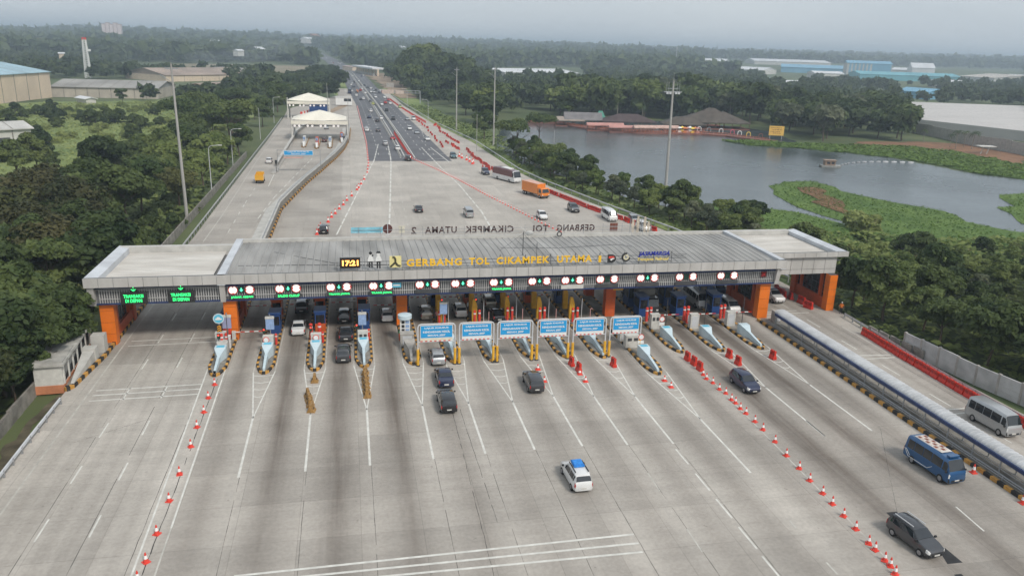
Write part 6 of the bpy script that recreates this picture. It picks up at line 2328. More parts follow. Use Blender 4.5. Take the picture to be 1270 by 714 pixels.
def person(label, px, py, shirt, trousers, rz=0.0, world=None, arms=0.25, helmet=None):
    w = Vector(world) if world else G(px, py, 0.24)
    z0 = world[2] if world else 0.24
    root = thing('person', label, 'person', (w.x, w.y, z0), rz)
    V, E, R = [], [], []
    def add(p, r, par=None):
        V.append(p); R.append(r)
        if par is not None:
            E.append((par, len(V) - 1))
        return len(V) - 1
    pel = add((0, 0, 0.93), 0.145)
    ch_ = add((0, 0, 1.15), 0.13, pel)
    ch2 = add((0, 0.01, 1.33), 0.15, ch_)
    nk = add((0, 0, 1.47), 0.06, ch2)
    hd = add((0, 0.02, 1.56), 0.085, nk)
    add((0, 0.02, 1.67), 0.085, hd)
    for s_ in (-1, 1):
        h = add((s_ * 0.09, 0, 0.85), 0.095, pel)
        kn = add((s_ * 0.10, 0.02, 0.48), 0.065, h)
        an = add((s_ * 0.11, -0.01, 0.09), 0.042, kn)
        add((s_ * 0.12, 0.15, 0.035), 0.035, an)
        sh = add((s_ * 0.19, 0, 1.38), 0.06, ch2)
        el = add((s_ * (0.25 + arms * 0.2), 0.02, 1.12), 0.042, sh)
        wr = add((s_ * (0.24 + arms * 0.2), 0.14, 0.90), 0.028, el)
        pm = add((s_ * (0.24 + arms * 0.2), 0.17, 0.83), 0.032, wr)
        for f in range(4):
            f1 = add((s_ * (0.215 + f * 0.017 + arms * 0.2), 0.18, 0.77), 0.009, pm)
            add((s_ * (0.215 + f * 0.017 + arms * 0.2), 0.175, 0.735 + 0.006 * abs(f - 1.5)), 0.008, f1)
        add((s_ * (0.20 + arms * 0.2), 0.20, 0.80), 0.010, pm)
    me = bpy.data.meshes.new('body')
    me.from_pydata(V, E, [])
    ob = bpy.data.objects.new('body', me)
    COL.objects.link(ob)
    sk = ob.modifiers.new('skin', 'SKIN')
    lay = me.skin_vertices[0].data if me.skin_vertices else None
    if lay is None:
        ob.parent = root
        return root
    for i, r in enumerate(R):
        lay[i].radius = (r, r)
    lay[0].use_root = True
    sub = ob.modifiers.new('sub', 'SUBSURF')
    sub.levels = sub.render_levels = 1
    dg = bpy.context.evaluated_depsgraph_get()
    m2 = bpy.data.meshes.new_from_object(ob.evaluated_get(dg))
    bpy.data.objects.remove(ob)
    for mm in (SKIN, shirt, trousers, BLACK):
        m2.materials.append(mm)
    for p in m2.polygons:
        z = p.center.z
        x = abs(p.center.x)
        if z > 1.46:
            p.material_index = 0
        elif z > 0.92 and (x < 0.2 or z > 1.14):
            p.material_index = 1
        elif x > 0.19 and z > 0.6:
            p.material_index = 0
        elif z > 0.08:
            p.material_index = 2
        else:
            p.material_index = 3
        p.use_smooth = True
    ob = bpy.data.objects.new('body', m2)
    COL.objects.link(ob)
    ob.parent = root
    b = MB()
    n = 12
    vs, fs = [], []
    for j in range(5):
        a = PI / 2 * j / 4
        for k in range(n):
            vs.append((0.108 * math.cos(a) * math.cos(2 * PI * k / n), 0.005 + 0.118 * math.cos(a) * math.sin(2 * PI * k / n), 1.645 + 0.125 * math.sin(a)))
    for j in range(4):
        for k in range(n):
            fs.append((j * n + k, j * n + (k + 1) % n, (j + 1) * n + (k + 1) % n, (j + 1) * n + k))
    b.add(vs, fs)
    b.build('helmet' if helmet else 'hair', helmet or BLACK, root, 1.0)
    return root


TSH = mat('pale_pink_shirt', (0.62, 0.42, 0.38), 0.8)
TRS = mat('dark_trousers', (0.03, 0.03, 0.04), 0.8)
VEST = mat('orange_vest', (0.75, 0.20, 0.03), 0.7)
person('person in pale pink shirt standing beside the first dark blue booth', 347, 386, TSH, TRS, 0.3, world=(SEP[1] + 0.75, 98.6, 0.24))
person('person in pink shirt standing beside the display right of the kiosk island', 543, 388, mat('pink_shirt', (0.70, 0.30, 0.28), 0.8), TRS, 0, world=(SEP[5] - 0.55, 97.6, 0.24))
person('person in white shirt standing by the yellow guard near the third blue sign', 584, 377, mat('white_shirt', (0.68, 0.66, 0.62), 0.8), TRS, 1.0, world=(SEP[6] - 0.6, 101.0, 0.24))
person('person in pale shirt walking between yellow guards above the fourth blue sign', 628, 380, TSH, TRS, -0.8, world=(SEP[7] + 0.1, 100.2, 0.24))
person('person with white helmet standing in front of the far right orange pier', 1035, 385, VEST, TRS, 2.5, world=(67.7, 95.2, 0.0), helmet=WHITE)
# ------------------------------------------------------------------ trees
def crown_quads(r, rx, rz, cz, ncards, size, lobes, flat=0.0, spread=0.74, shape='round'):
    """leaf clumps over several lobes inside an ellipsoid; returns points (4n) and tones"""
    L = []
    for k in range(lobes):
        while True:
            p = r.uniform(-1, 1, 3)
            if np.dot(p, p) < 1:
                break
        if shape == 'umbrella':
            p[2] = abs(p[2]) * 0.5 + 0.35
        elif shape == 'cone':
            p[2] = r.uniform(-0.9, 0.95)
            s = 1.0 - (p[2] + 1) / 2 * 0.85
            p[:2] *= s
        c = np.array([p[0] * rx * spread, p[1] * rx * spread, cz + p[2] * rz * spread])
        rad = rx * r.uniform(0.20, 0.46)
        if shape == 'cone':
            rad *= 0.7 - 0.25 * p[2]
        L.append((c, rad, r.rand()))
    w = np.array([l[1] ** 2 for l in L])
    ch = r.choice(len(L), ncards, p=w / w.sum())
    C = np.array([l[0] for l in L])[ch]
    RAD = np.array([l[1] for l in L])[ch]
    TN = np.array([l[2] for l in L])[ch]
    d = r.normal(size=(ncards, 3))
    d /= np.linalg.norm(d, axis=1)[:, None]
    d[:, 2] = np.where(d[:, 2] < -0.35, -d[:, 2], d[:, 2])
    rr = RAD * (0.55 + 0.5 * np.sqrt(r.rand(ncards)))
    zs = 0.72 if shape != 'cone' else 1.1
    P = C + d * rr[:, None] * np.array([1, 1, zs])
    nrm = d * 0.7 + r.normal(size=(ncards, 3)) * 0.45 + np.array([0, 0, 0.35])
    nrm /= np.linalg.norm(nrm, axis=1)[:, None]
    t = r.normal(size=(ncards, 3))
    a = np.cross(nrm, t)
    a /= np.linalg.norm(a, axis=1)[:, None]
    b = np.cross(nrm, a)
    s = size * (0.55 + 0.9 * r.rand(ncards))[:, None]
    a = a * s
    b = b * s * 0.62
    V = np.concatenate([P - a, P - b * 0.9 + a * 0.15, P + a, P + b], 0)
    tone = TN * 0.6 + r.rand(ncards) * 0.4
    return V, tone


def crown_mesh(seed, m, rx, rz, cz, n, size, lobes, **kw):
    r = np.random.RandomState(seed)
    V, tone = crown_quads(r, rx, rz, cz, n, size, lobes, **kw)
    o = quads('crown', V, n, m, r, tone)
    me = o.data
    bpy.data.objects.remove(o)
    return me


def trunk_mesh(seed, h, rad, branch_r, lean=0.0, nb=5):
    r = random.Random(seed)
    b = MB()
    pts = [(0, 0, -0.6)]
    x = y = 0
    for k in range(1, 5):
        x += r.uniform(-.25, .25) + lean * 0.3
        y += r.uniform(-.25, .25)
        pts.append((x, y, h * k / 4))
    for k, (p, q) in enumerate(zip(pts[:-1], pts[1:])):
        b.cyl(p, q, rad * (1 - 0.17 * k), rad * (1 - 0.17 * (k + 1)), 8, cap=False)
    for k in range(nb):
        a = 2 * PI * k / nb + r.uniform(-.4, .4)
        st = Vector(pts[2 + k % 2])
        e = st + Vector((math.cos(a), math.sin(a), r.uniform(0.5, 1.0))) * branch_r * r.uniform(0.6, 1.0)
        m = st.lerp(e, 0.5) + Vector((0, 0, branch_r * 0.1))
        b.cyl(st, m, rad * 0.42, rad * 0.28, 6, cap=False)
        b.cyl(m, e, rad * 0.28, rad * 0.1, 6, cap=False)
        e2 = m + Vector((math.cos(a + .8), math.sin(a + .8), 0.7)) * branch_r * 0.4
        b.cyl(m, e2, rad * 0.2, rad * 0.07, 5, cap=False)
    return b.mesh('trunk', BARK, 0.9)


def palm_mesh(seed, h):
    r = random.Random(seed)
    b = MB()
    for k in range(15):
        a = 2 * PI * k / 15 + r.uniform(-.2, .2)
        L = r.uniform(2.6, 3.4)
        el = r.uniform(-0.1, 0.9)
        prev = None
        pts = []
        for j in range(6):
            u = j / 5
            pts.append(Vector((math.cos(a) * L * u * math.cos(el * (1 - u)), math.sin(a) * L * u * math.cos(el * (1 - u)), h + L * (math.sin(el) * u - 0.75 * u * u))))
        side = Vector((-math.sin(a), math.cos(a), 0))
        for j in range(5):
            for s_ in (-1, 1):
                for q in range(2):
                    p = pts[j].lerp(pts[j + 1], q * 0.5)
                    p2 = pts[j].lerp(pts[j + 1], q * 0.5 + 0.35)
                    tip = p2 + side * s_ * 0.75 * (1.1 - j / 6) + Vector((0, 0, -0.35)) + (pts[j + 1] - pts[j]) * 0.5
                    b.add([p, p2, tip], [(0, 1, 2)])
    return b.mesh('crown', LEAF_MID)


KIND = {}
for i, (k, m, rx, rz, h, n, s, lb, kw) in enumerate((
        ('dark', LEAF_DARK, 4.6, 3.6, 8.5, 5200, 0.42, 16, {}),
        ('dark', LEAF_DARK, 5.2, 3.9, 9.5, 5600, 0.44, 20, {}),
        ('mid', LEAF_MID, 4.4, 3.8, 8.0, 5000, 0.42, 15, {}),
        ('mid', LEAF_MID, 5.0, 4.2, 9.5, 5600, 0.42, 19, {}),
        ('mid', LEAF_MID, 3.6, 4.2, 8.5, 4200, 0.40, 13, {}),
        ('olive', LEAF_OLIVE, 5.6, 3.0, 8.5, 6000, 0.36, 26, {'spread': 0.72}),
        ('olive', LEAF_OLIVE, 5.0, 2.8, 8.0, 5600, 0.36, 24, {'spread': 0.72}),
        ('rust', LEAF_RUST, 6.2, 2.7, 9.0, 6400, 0.36, 30, {'spread': 0.75}),
        ('light', LEAF_LIGHT, 4.2, 3.6, 8.0, 5000, 0.42, 16, {}),
        ('light', LEAF_LIGHT, 3.4, 3.8, 8.0, 4200, 0.40, 13, {}),
        ('grey', LEAF_GREY, 3.6, 3.4, 7.0, 4200, 0.36, 15, {}),
        ('umb', LEAF_MID, 6.5, 3.2, 10.0, 3600, 0.42, 15, {'shape': 'umbrella', 'spread': 0.85}),
        ('bushd', LEAF_DARK, 2.6, 2.0, 1.7, 2400, 0.34, 9, {}),
        ('bushl', LEAF_LIGHT, 2.4, 1.7, 1.3, 2200, 0.34, 9, {}),
        ('reed', LEAF_GRASS, 2.4, 1.6, 1.2, 1800, 0.42, 9, {}),
        ('farm', LEAF_MID, 5.6, 4.8, 9.5, 1700, 0.95, 18, {}),
        ('fard', LEAF_DARK, 6.2, 5.2, 10.5, 1800, 0.95, 20, {}),
        ('farl', LEAF_LIGHT, 5.0, 4.6, 9.0, 1500, 0.90, 16, {}),
        ('farg', LEAF_GREY, 5.4, 4.4, 9.5, 1600, 0.90, 18, {}))):
    cz = h - rz * 0.62
    me = crown_mesh(100 + i, m, rx, rz, cz, int(n * 1.2), s * 0.9, int(lb * 1.4), **kw)
    tm = trunk_mesh(200 + i, cz, 0.11 + rx * 0.03, rx * 0.7)
    KIND.setdefault(k, []).append((me, tm))
for i, h in enumerate((10.0, 8.0)):
    b = MB()
    p = [(0, 0, -0.5), (0.1, 0, h * 0.4), (0.35, 0.1, h * 0.75), (0.4, 0.1, h)]
    for q, r_ in zip(zip(p[:-1], p[1:]), ((0.22, 0.17), (0.17, 0.14), (0.14, 0.13))):
        b.cyl(q[0], q[1], r_[0], r_[1], 8, cap=False)
    me = palm_mesh(i, h)
    KIND.setdefault('palm', []).append((me, b.mesh('trunk', mat('palm_trunk', (0.24, 0.21, 0.17), 0.9, 0.2), 0.9)))
TREES = []
rt = random.Random(42)


def tree(kind, x, y, label, group, scale=1.0, z=-0.45, name='tree', cat='tree', sz=None):
    me, tm = rt.choice(KIND[kind])
    s = scale * rt.uniform(0.85, 1.15)
    TREES.append(dict(me=me, tm=tm, x=x, y=y, z=z, s=s, sz=s * (sz or rt.uniform(0.9, 1.12)), r=rt.uniform(0, 2 * PI), label=label, group=group, name=name, cat=cat))


def plant_all():
    """nearest 296 trees as things, the smaller rest as one mass; bushes and palms all as things"""
    tr = [t for t in TREES if t['name'] == 'tree']
    tr.sort(key=lambda t: (0 if not t['group'] else 1, math.hypot(t['x'], t['y']) / t['s']))
    one = tr[:296] + [t for t in TREES if t['name'] != 'tree']
    for t in one:
        e = bpy.data.objects.new(t['name'], None)
        COL.objects.link(e)
        e.location = (t['x'], t['y'], t['z'])
        e.scale = (t['s'], t['s'], t['sz'])
        e.rotation_euler = (0, 0, t['r'])
        tag(e, t['label'], t['cat'], t['group'])
        for nm, me in (('crown', t['me']), ('trunk', t['tm'])):
            c = bpy.data.objects.new(nm, me)
            COL.objects.link(c)
            c.parent = e
    VV, FF, MI, TT, mats = [], [], [], [], []
    off = 0
    for t in tr[296:]:
        for me in (t['me'], t['tm']):
            n = len(me.vertices)
            co = np.empty(n * 3)
            me.vertices.foreach_get('co', co)
            co = co.reshape(-1, 3)
            ca, sa = math.cos(t['r']), math.sin(t['r'])
            W = np.stack([(co[:, 0] * ca - co[:, 1] * sa) * t['s'] + t['x'], (co[:, 0] * sa + co[:, 1] * ca) * t['s'] + t['y'], co[:, 2] * t['sz'] + t['z']], 1)
            nf = len(me.polygons)
            li = np.empty(nf * 4, dtype=np.int64)
            if len(me.loops) != nf * 4:
                continue
            me.loops.foreach_get('vertex_index', li)
            m = me.materials[0]
            if m not in mats:
                mats.append(m)
            VV.append(W); FF.append(li + off); MI.append(np.full(nf, mats.index(m)))
            at = me.attributes.get('tone')
            tv = np.zeros(n)
            if at:
                at.data.foreach_get('value', tv)
            TT.append(tv * 0.6 + rt.random() * 0.4)
            off += n
    if VV:
        V = np.concatenate(VV); F = np.concatenate(FF); M_ = np.concatenate(MI); T_ = np.concatenate(TT)
        me = bpy.data.meshes.new('tree_belt')
        me.vertices.add(len(V)); me.vertices.foreach_set('co', V.ravel())
        me.loops.add(len(F)); me.loops.foreach_set('vertex_index', F)
        nf = len(F) // 4
        me.polygons.add(nf)
        me.polygons.foreach_set('loop_start', np.arange(0, 4 * nf, 4)); me.polygons.foreach_set('loop_total', np.full(nf, 4))
        for m in mats:
            me.materials.append(m)
        me.polygons.foreach_set('material_index', M_)
        a = me.attributes.new('tone', 'FLOAT', 'POINT'); a.data.foreach_set('value', T_)
        me.update(calc_edges=True)
        o = bpy.data.objects.new('tree_belt', me)
        COL.objects.link(o)
        o['label'] = 'farther green trees standing behind the nearer ones around lake and highway'
        o['category'] = 'trees'
        o['kind'] = 'stuff'


def inside(p, poly):
    x, y = p[0], p[1]
    c = False
    n = len(poly)
    j = n - 1
    for i in range(n):
        if (poly[i][1] > y) != (poly[j][1] > y) and x < (poly[j][0] - poly[i][0]) * (y - poly[i][1]) / (poly[j][1] - poly[i][1]) + poly[i][0]:
            c = not c
        j = i
    return c


def fill(poly, n, mind, kinds, label, group, scale=1.0, seed=1, name='tree', cat='tree', avoid=()):
    """n spots inside the outline, at least mind apart; returns spots"""
    r = random.Random(seed)
    xs = [p[0] for p in poly]
    ys = [p[1] for p in poly]
    out = []
    tries = 0
    while len(out) < n and tries < n * 60:
        tries += 1
        p = (r.uniform(min(xs), max(xs)), r.uniform(min(ys), max(ys)))
        if not inside(p, poly) or any(inside(p, a) for a in avoid):
            continue
        if any((p[0] - q[0]) ** 2 + (p[1] - q[1]) ** 2 < mind * mind for q in out):
            continue
        out.append(p)
        k = r.choices(list(kinds), list(kinds.values()))[0]
        kn = {'dark': 'dark green', 'mid': 'mid green', 'olive': 'olive brown', 'rust': 'rusty tinted', 'light': 'light green', 'grey': 'grey green', 'umb': 'flat crowned', 'palm': 'palm', 'farm': 'mid green', 'fard': 'dark green', 'farl': 'light green', 'farg': 'grey green', 'bushd': 'dark green', 'bushl': 'light green', 'reed': 'pale grassy'}[k]
        sc = scale * (1 if k != 'palm' else 1.0)
        tree(k, p[0], p[1], label.format(kn), group, sc, name=name if k != 'palm' else 'palm_tree', cat=cat)
    return out


LAKE = [tuple(G(x, y, -0.4)[:2]) for x, y in lake_px]
# left: dense wood by the gate
fill([(-33.8, 64), (-34.5, 84), (-37, 96), (-34, 112), (-34.5, 150), (-36, 182), (-50, 166), (-72, 148), (-97, 126), (-102, 100), (-84, 62), (-58, 42), (-34.0, 40)], 104, 5.4, {'olive': 5, 'dark': 5, 'mid': 2, 'rust': 1.0}, '{} tree in the dense wood left of the toll roof', 'trees of the left near wood', 1.05, 1, avoid=[[(-43, 118), (-30, 118), (-30, 172), (-40, 172)]])
for (x, y) in ((-48, 127), (-41, 117), (-54, 119), (-60, 131), (-45, 138)):
    tree('rust', x, y, 'rusty tinted broad tree just behind the left end of the roof', 'rusty trees behind the roof end', 1.0)
for (x, y, k) in ((-33.6, 88, 'dark'), (-34.2, 82, 'dark'), (-32.6, 93, 'dark'), (-33.0, 98, 'olive'), (-35.0, 70, 'mid'), (-34.8, 76, 'dark'), (-34.6, 64, 'dark'), (-34.6, 58, 'mid'), (-34.8, 52, 'dark')):
    tree(k, x, y, 'dark tree hanging over the low guard house at the left', 'trees over the guard house', 0.78)
for k, (x, y) in enumerate(((-32.6, 84.5), (-32.2, 89), (-32.0, 93.5), (-33.4, 80.5), (-32.9, 98))):
    tree('dark', x, y, 'small dark tree leaning over the guard house roof', 'small trees over the guard house', 0.58)
# strip between field and left carriageway
fill([(-33, 114), (-33, 190), (-40, 190), (-42, 114)], 26, 3.4, {'bushd': 3, 'bushl': 3}, '{} bush by the fence wall around the left mast', 'bushes by the left fence wall', 0.9, 14, 'bush', 'bush')
fill([(-33.5, 195), (-33.5, 300), (-34, 395), (-36, 470), (-52, 480), (-66, 400), (-60, 300), (-56, 240), (-58, 200)], 40, 8.8, {'dark': 2, 'mid': 4, 'light': 4, 'umb': 1}, '{} tree in the long strip left of the left carriageway', 'trees of the left carriageway strip', 1.12, 2)
# field bushes
fill([(-60, 205), (-66, 330), (-90, 430), (-190, 430), (-180, 240), (-110, 196)], 46, 8, {'bushd': 3, 'bushl': 4, 'reed': 3}, '{} bush standing in the grassy field on the left', 'bushes of the left field', 1.35, 3, 'bush', 'bush')
fill([tuple(G(x, y)[:2]) for x, y in ((-20, 165), (60, 132), (160, 130), (262, 128), (290, 140), (262, 185), (200, 240), (100, 248), (-20, 245))], 58, 6.5, {'bushd': 3, 'bushl': 3, 'reed': 3}, '{} bush scattered over the sloping grass on the left', 'bushes scattered on the left grass', 1.5, 13, 'bush', 'bush')
for (px, py, k, s) in ((145, 152, 'bushd', 2.60), (118, 155, 'bushd', 2.34), (170, 158, 'bushd', 2.08), (165, 172, 'mid', .5), (30, 145, 'bushd', 1.69), (60, 137, 'bushd', 1.56), (85, 142, 'bushd', 1.69), (10, 150, 'bushd', 1.95), (45, 141, 'bushd', 1.56), (20, 138, 'bushd', 1.56), (100, 148, 'bushd', 1.56), (72, 148, 'bushd', 1.56), (50, 190, 'bushd', 2.60), (22, 222, 'mid', 1.0), (48, 215, 'mid', .8), (180, 215, 'mid', .9), (130, 228, 'mid', .9), (105, 236, 'dark', .8), (200, 198, 'mid', .9), (215, 180, 'light', .9), (152, 128, 'mid', 1.0), (178, 125, 'mid', .7), (225, 150, 'light', 1.0), (248, 140, 'light', 1.1), (205, 225, 'light', .8), (5, 260, 'dark', 1.0), (60, 262, 'mid', .9)):
    w = G(px, py)
    tree(k, w.x, w.y, {'dark': 'dark green', 'bushd': 'low dense dark', 'mid': 'mid green', 'light': 'light green'}[k] + ' tree standing at the edge of the left grassy field', 'trees around the left field', s)
# right: dense wood by the panel wall
fill([(71.5, 78), (73.5, 66), (77, 48), (100, 44), (118, 66), (128, 84), (122, 100), (96, 104), (73, 106), (71, 96)], 70, 4.9, {'dark': 6, 'mid': 4, 'light': .5, 'grey': .7, 'olive': 1}, '{} tree in the wood behind the grey panel wall', 'trees of the right near wood', 0.72, 4)
w = G(1145, 316)
tree('bushd', w.x, w.y, 'very dark dense squat tree standing alone above the right wood', None, 2.1)
w = G(1070, 283)
tree('reed', w.x, w.y, 'pale feathery reed clump on the green bank', None, 2.0, name='reed_clump', cat='reeds')
fill([(70, 110), (86, 112), (108, 110), (128, 104), (150, 112), (140, 128), (110, 136), (76, 130)], 40, 4.5, {'bushl': 3, 'bushd': 2, 'reed': 1}, '{} bush on the bank between right wood and lake', 'bushes of the right bank', 1.05, 5, 'bush', 'bush')
# strip between road and lake
rs = random.Random(9)
for p, r_ in along([(72.5, 124), (70.5, 140), (66, 158), (62, 178), (57, 200), (54.5, 222), (53.5, 245), (54, 270)], 4.6):
    for off in (1.5, 7.5):
        k = rs.choice(['mid', 'mid', 'light', 'grey', 'light', 'grey'])
        if off > 2 and rs.random() < 0.35:
            continue
        tree(k, p.x + off + rs.uniform(-1, 1), p.y + rs.uniform(-1.5, 1.5), {'mid': 'mid green', 'light': 'light green', 'grey': 'grey green', 'dark': 'dark green'}[k] + ' tree in the strip between road guardrail and lake', 'trees between road and lake', 0.66)
for (px, py, k, s, lab) in ((640, 192, 'umb', 1.15, 'tall flat crowned tree at the lake corner beside the pole'), (690, 214, 'umb', 0.75, 'small flat crowned tree leaning over the lake'), (935, 280, 'dark', .62, 'dark bush tree just behind the right part of the roof'), (915, 281, 'mid', .5, 'mid green small tree just behind the right part of the roof'), (600, 172, 'mid', 1.0, 'mid green tree right beside the tall pole by the road'), (668, 176, 'umb', 0.9, 'second flat crowned tree at the lake corner')):
    w = G(px, py)
    tree(k, w.x, w.y, lab, None, s)
# bank wood left of lake and along the highway right side
fill([tuple(G(x, y)[:2]) for x, y in ((590, 168), (552, 148), (520, 126), (490, 106), (480, 92), (530, 92), (600, 110), (640, 140), (625, 165))], 56, 10.0, {'farm': 3, 'fard': 4, 'farl': 1, 'mid': 1}, '{} tree in the wood right of the highway', 'trees right of the highway', 1.35, 6)
for k, (px, py, s_) in enumerate(((498, 108, 1.7), (508, 108, 2.2), (518, 107, 2.7), (528, 106, 3.0), (538, 107, 2.8), (549, 108, 2.3), (560, 110, 2.2), (572, 112, 2.1), (584, 114, 1.9), (513, 116, 1.9), (540, 118, 1.9), (565, 124, 1.7), (486, 101, 1.5), (596, 116, 1.5))):
    w = G(px, py)
    tree('fard' if k % 3 else 'farm', w.x, w.y, 'very tall dark tree of the high grove right of the highway', 'tall grove right of the highway', s_)
# lake back shore
fill([tuple(G(x, y)[:2]) for x, y in ((655, 138), (700, 146), (800, 151), (930, 155), (960, 158), (960, 146), (850, 132), (700, 130))], 44, 9.0, {'farm': 4, 'fard': 3, 'farl': 1, 'farg': 1}, '{} tree on the far lake shore behind the restaurant', 'trees on the far lake shore', 1.75, 7, avoid=[LAKE])
fill([tuple(G(x, y)[:2]) for x, y in ((965, 172), (1010, 176), (1120, 174), (1135, 165), (1120, 150), (960, 150))], 30, 9.5, {'fard': 4, 'farm': 3, 'farg': 1}, '{} tree on the right shore behind the yellow board', 'trees on the right lake shore', 1.4, 8)
for (px, py) in ((796, 152), (765, 150), (905, 150), (920, 151), (1210, 178), (1205, 184), (1195, 182), (1185, 184), (1178, 182), (1145, 176), (955, 158)):
    w = G(px, py)
    tree('palm', w.x, w.y, 'palm tree on the lake shore among the trees', 'palm trees around the lake', 1.0 if py < 170 else 0.7, name='palm_tree', cat='palm tree')
# left of the highway, before the tan field
fill([tuple(G(x, y)[:2]) for x, y in ((415, 122), (425, 112), (414, 97), (395, 92), (360, 104), (325, 118), (345, 128), (400, 132))], 34, 9.0, {'fard': 4, 'farm': 3}, '{} tree in the grove left of the highway', 'trees left of the highway', 1.05, 10)
NTREE = len(TREES)
plant_all()

# the woods farther out: one mass each, nobody could count them
def wood(name, label, spots, ncard, size, scale, m, seed):
    r = np.random.RandomState(seed)
    VV = []
    TT = []
    tmpl = []
    for k in range(6):
        V, tone = crown_quads(np.random.RandomState(seed * 10 + k), 5.2, 4.4, 5.4, ncard, size, 12)
        tmpl.append((V, tone))
    for i, (x, y, z, s) in enumerate(spots):
        V, tone = tmpl[i % 6]
        a = r.uniform(0, 2 * PI)
        ca, sa = math.cos(a), math.sin(a)
        W = np.empty_like(V)
        W[:, 0] = (V[:, 0] * ca - V[:, 1] * sa) * s + x
        W[:, 1] = (V[:, 0] * sa + V[:, 1] * ca) * s + y
        W[:, 2] = V[:, 2] * s * r.uniform(0.85, 1.25) + z
        VV.append(W.reshape(4, -1, 3))
        TT.append(tone * 0.6 + r.rand() * 0.4)
    A = np.concatenate(VV, 1).reshape(-1, 3)
    o = quads(name, A, A.shape[0] // 4, m, r, np.concatenate(TT))
    o['label'] = label
    o['category'] = 'wood'
    o['kind'] = 'stuff'
    return o


rw = np.random.RandomState(77)
ROADX = lambda y: (interp(A_L, y) - 16, interp(A_R, y) + 16)
PXC = lambda x, y: None


def to_px(x, y, z=0.0):
    v = Vector((x, y, z - H))
    d = v.dot(_fw)
    return 635 + FPX * v.dot(_rt) / d, 357 - FPX * v.dot(_up) / d


CLEAR = [[(115, 82), (205, 79), (330, 77), (402, 83), (372, 95), (300, 93), (215, 92), (130, 90)],
         [(0, 100), (0, 128), (70, 126), (260, 122), (300, 108), (262, 94), (150, 98), (95, 98), (60, 96)],
         [(60, 126), (170, 124), (260, 130), (255, 200), (150, 230), (0, 235), (0, 215), (60, 190)],
         [(328, 95), (398, 86), (412, 94), (398, 103), (340, 103)],
         [(450, 96), (475, 88), (500, 100), (520, 122), (500, 125)],
         [(1120, 128), (1270, 134), (1290, 200), (1120, 172)],
         [(868, 80), (1060, 85), (1270, 91), (1290, 107), (1270, 107), (1180, 108), (1040, 104), (935, 96), (868, 90)],
         [(620, 84), (724, 84), (726, 103), (620, 104)],
         [(945, 96), (1008, 100), (1004, 112), (940, 110)],
         [(1110, 108), (1165, 112), (1165, 122), (1105, 118)]]
spots_m, spots_f = [], []
n = 0
while n < 60000 and len(spots_m) < 2300:
    n += 1
    y = rw.uniform(300, 1250)
    x = rw.uniform(-0.62, 1.15) * y
    a, b_ = ROADX(y)
    if a - 12 < x < b_ + 6:
        continue
    px, py = to_px(x, y)
    if px < -60 or px > 1330:
        continue
    if any(inside((px, py), c) for c in CLEAR) or inside((x, y), LAKE):
        continue
    if px > 640 and py > 130 and y < 420:
        continue
    if px < 460 and y < 480:
        continue
    if x > 0 and y < 480 and x < 90:
        continue
    # keep gaps
    if y > 560 and math.sin(x / 60.0) * math.sin(y / 83.0) > 0.72:
        continue
    spots_m.append((x, y, -0.5, rw.uniform(0.8, 1.35)))
while len(spots_f) < 9000:
    y = math.exp(rw.uniform(math.log(1200), math.log(6200)))
    x = rw.uniform(-0.60, 1.25) * y
    a, b_ = ROADX(y)
    if a - 5 < x < b_ - 5 and y < 3100:
        continue
    px, py = to_px(x, y)
    if px < -30 or px > 1300 or any(inside((px, py), c) for c in CLEAR):
        continue
    spots_f.append((x, y, float(hill(np.array(x), np.array(y))) - 1.0, rw.uniform(1.3, 2.2) * (1 + y / 6000)))
LEAF_FAR = leaf_mat('far_wood_leaves', (0.028, 0.052, 0.018), (0.120, 0.150, 0.052))
wood('wood', 'continuous wood of green trees stretching from the lake shore to the low hills', spots_m, 170, 1.5, 1.0, LEAF_FAR, 5)
wood('hill_forest', 'hazy blue green forest covering the low hills along the horizon', spots_f, 44, 3.0, 1.0, LEAF_FAR, 6)
# undergrowth between the near trees
mat_bed('dark undergrowth under the trees left of the toll roof', [Vector((x, y, 0)) for x, y in ((-33, 40), (-33.2, 110), (-32.6, 180), (-34, 260), (-60, 300), (-66, 200), (-110, 175), (-110, 110), (-70, 40))], 31, z0=-0.5, h=1.2, m=GRASSG, name='undergrowth', dens=1.6, tuft=0.7, leaf=LEAF_MID)
mat_bed('green undergrowth under the trees right of the panel wall', [Vector((x, y, 0)) for x, y in ((69, 94), (71, 74), (75, 50), (110, 45), (150, 90), (165, 125), (140, 135), (110, 140), (80, 150), (68, 160), (68, 125))], 32, z0=-0.5, h=1.2, m=GRASSG, name='undergrowth', dens=2.2, tuft=0.5, leaf=LEAF_LIGHT)
mat_bed('bright tall grass covering the open field on the left', gpts([(-80, 138), (60, 128), (160, 127), (262, 124), (298, 120), (316, 132), (282, 170), (262, 205), (230, 235), (180, 262), (120, 245), (-80, 240)], -0.4), 33, z0=-0.42, h=0.9, m=GREENF, name='tall_grass', dens=1.0, tuft=0.42, leaf=LEAF_GRASS)
mat_bed('low green scrub along the right road edge below the tall poles', [Vector((x, y, 0)) for x, y in ((68, 128), (64, 150), (58.5, 176), (52, 207), (49.5, 228), (47.5, 297), (40, 371), (34, 478), (44, 478), (54, 380), (62, 300), (60, 240), (66, 190), (78, 150))], 34, z0=-0.45, h=0.9, m=GREENF, name='scrub', dens=1.0, tuft=0.6, leaf=LEAF_LIGHT)
# ------------------------------------------------------------------ beyond the gate: walls, medians, tents
t = thing('retaining_wall', 'curved concrete wall with striped kerb between left carriageway and plaza', 'wall', (0, 0, 0))
WP = [G(*p) for p in ((326, 315), (335, 293), (348, 261), (364, 244), (381, 227), (400, 211), (416, 197), (427, 185), (433, 173), (434, 160))]


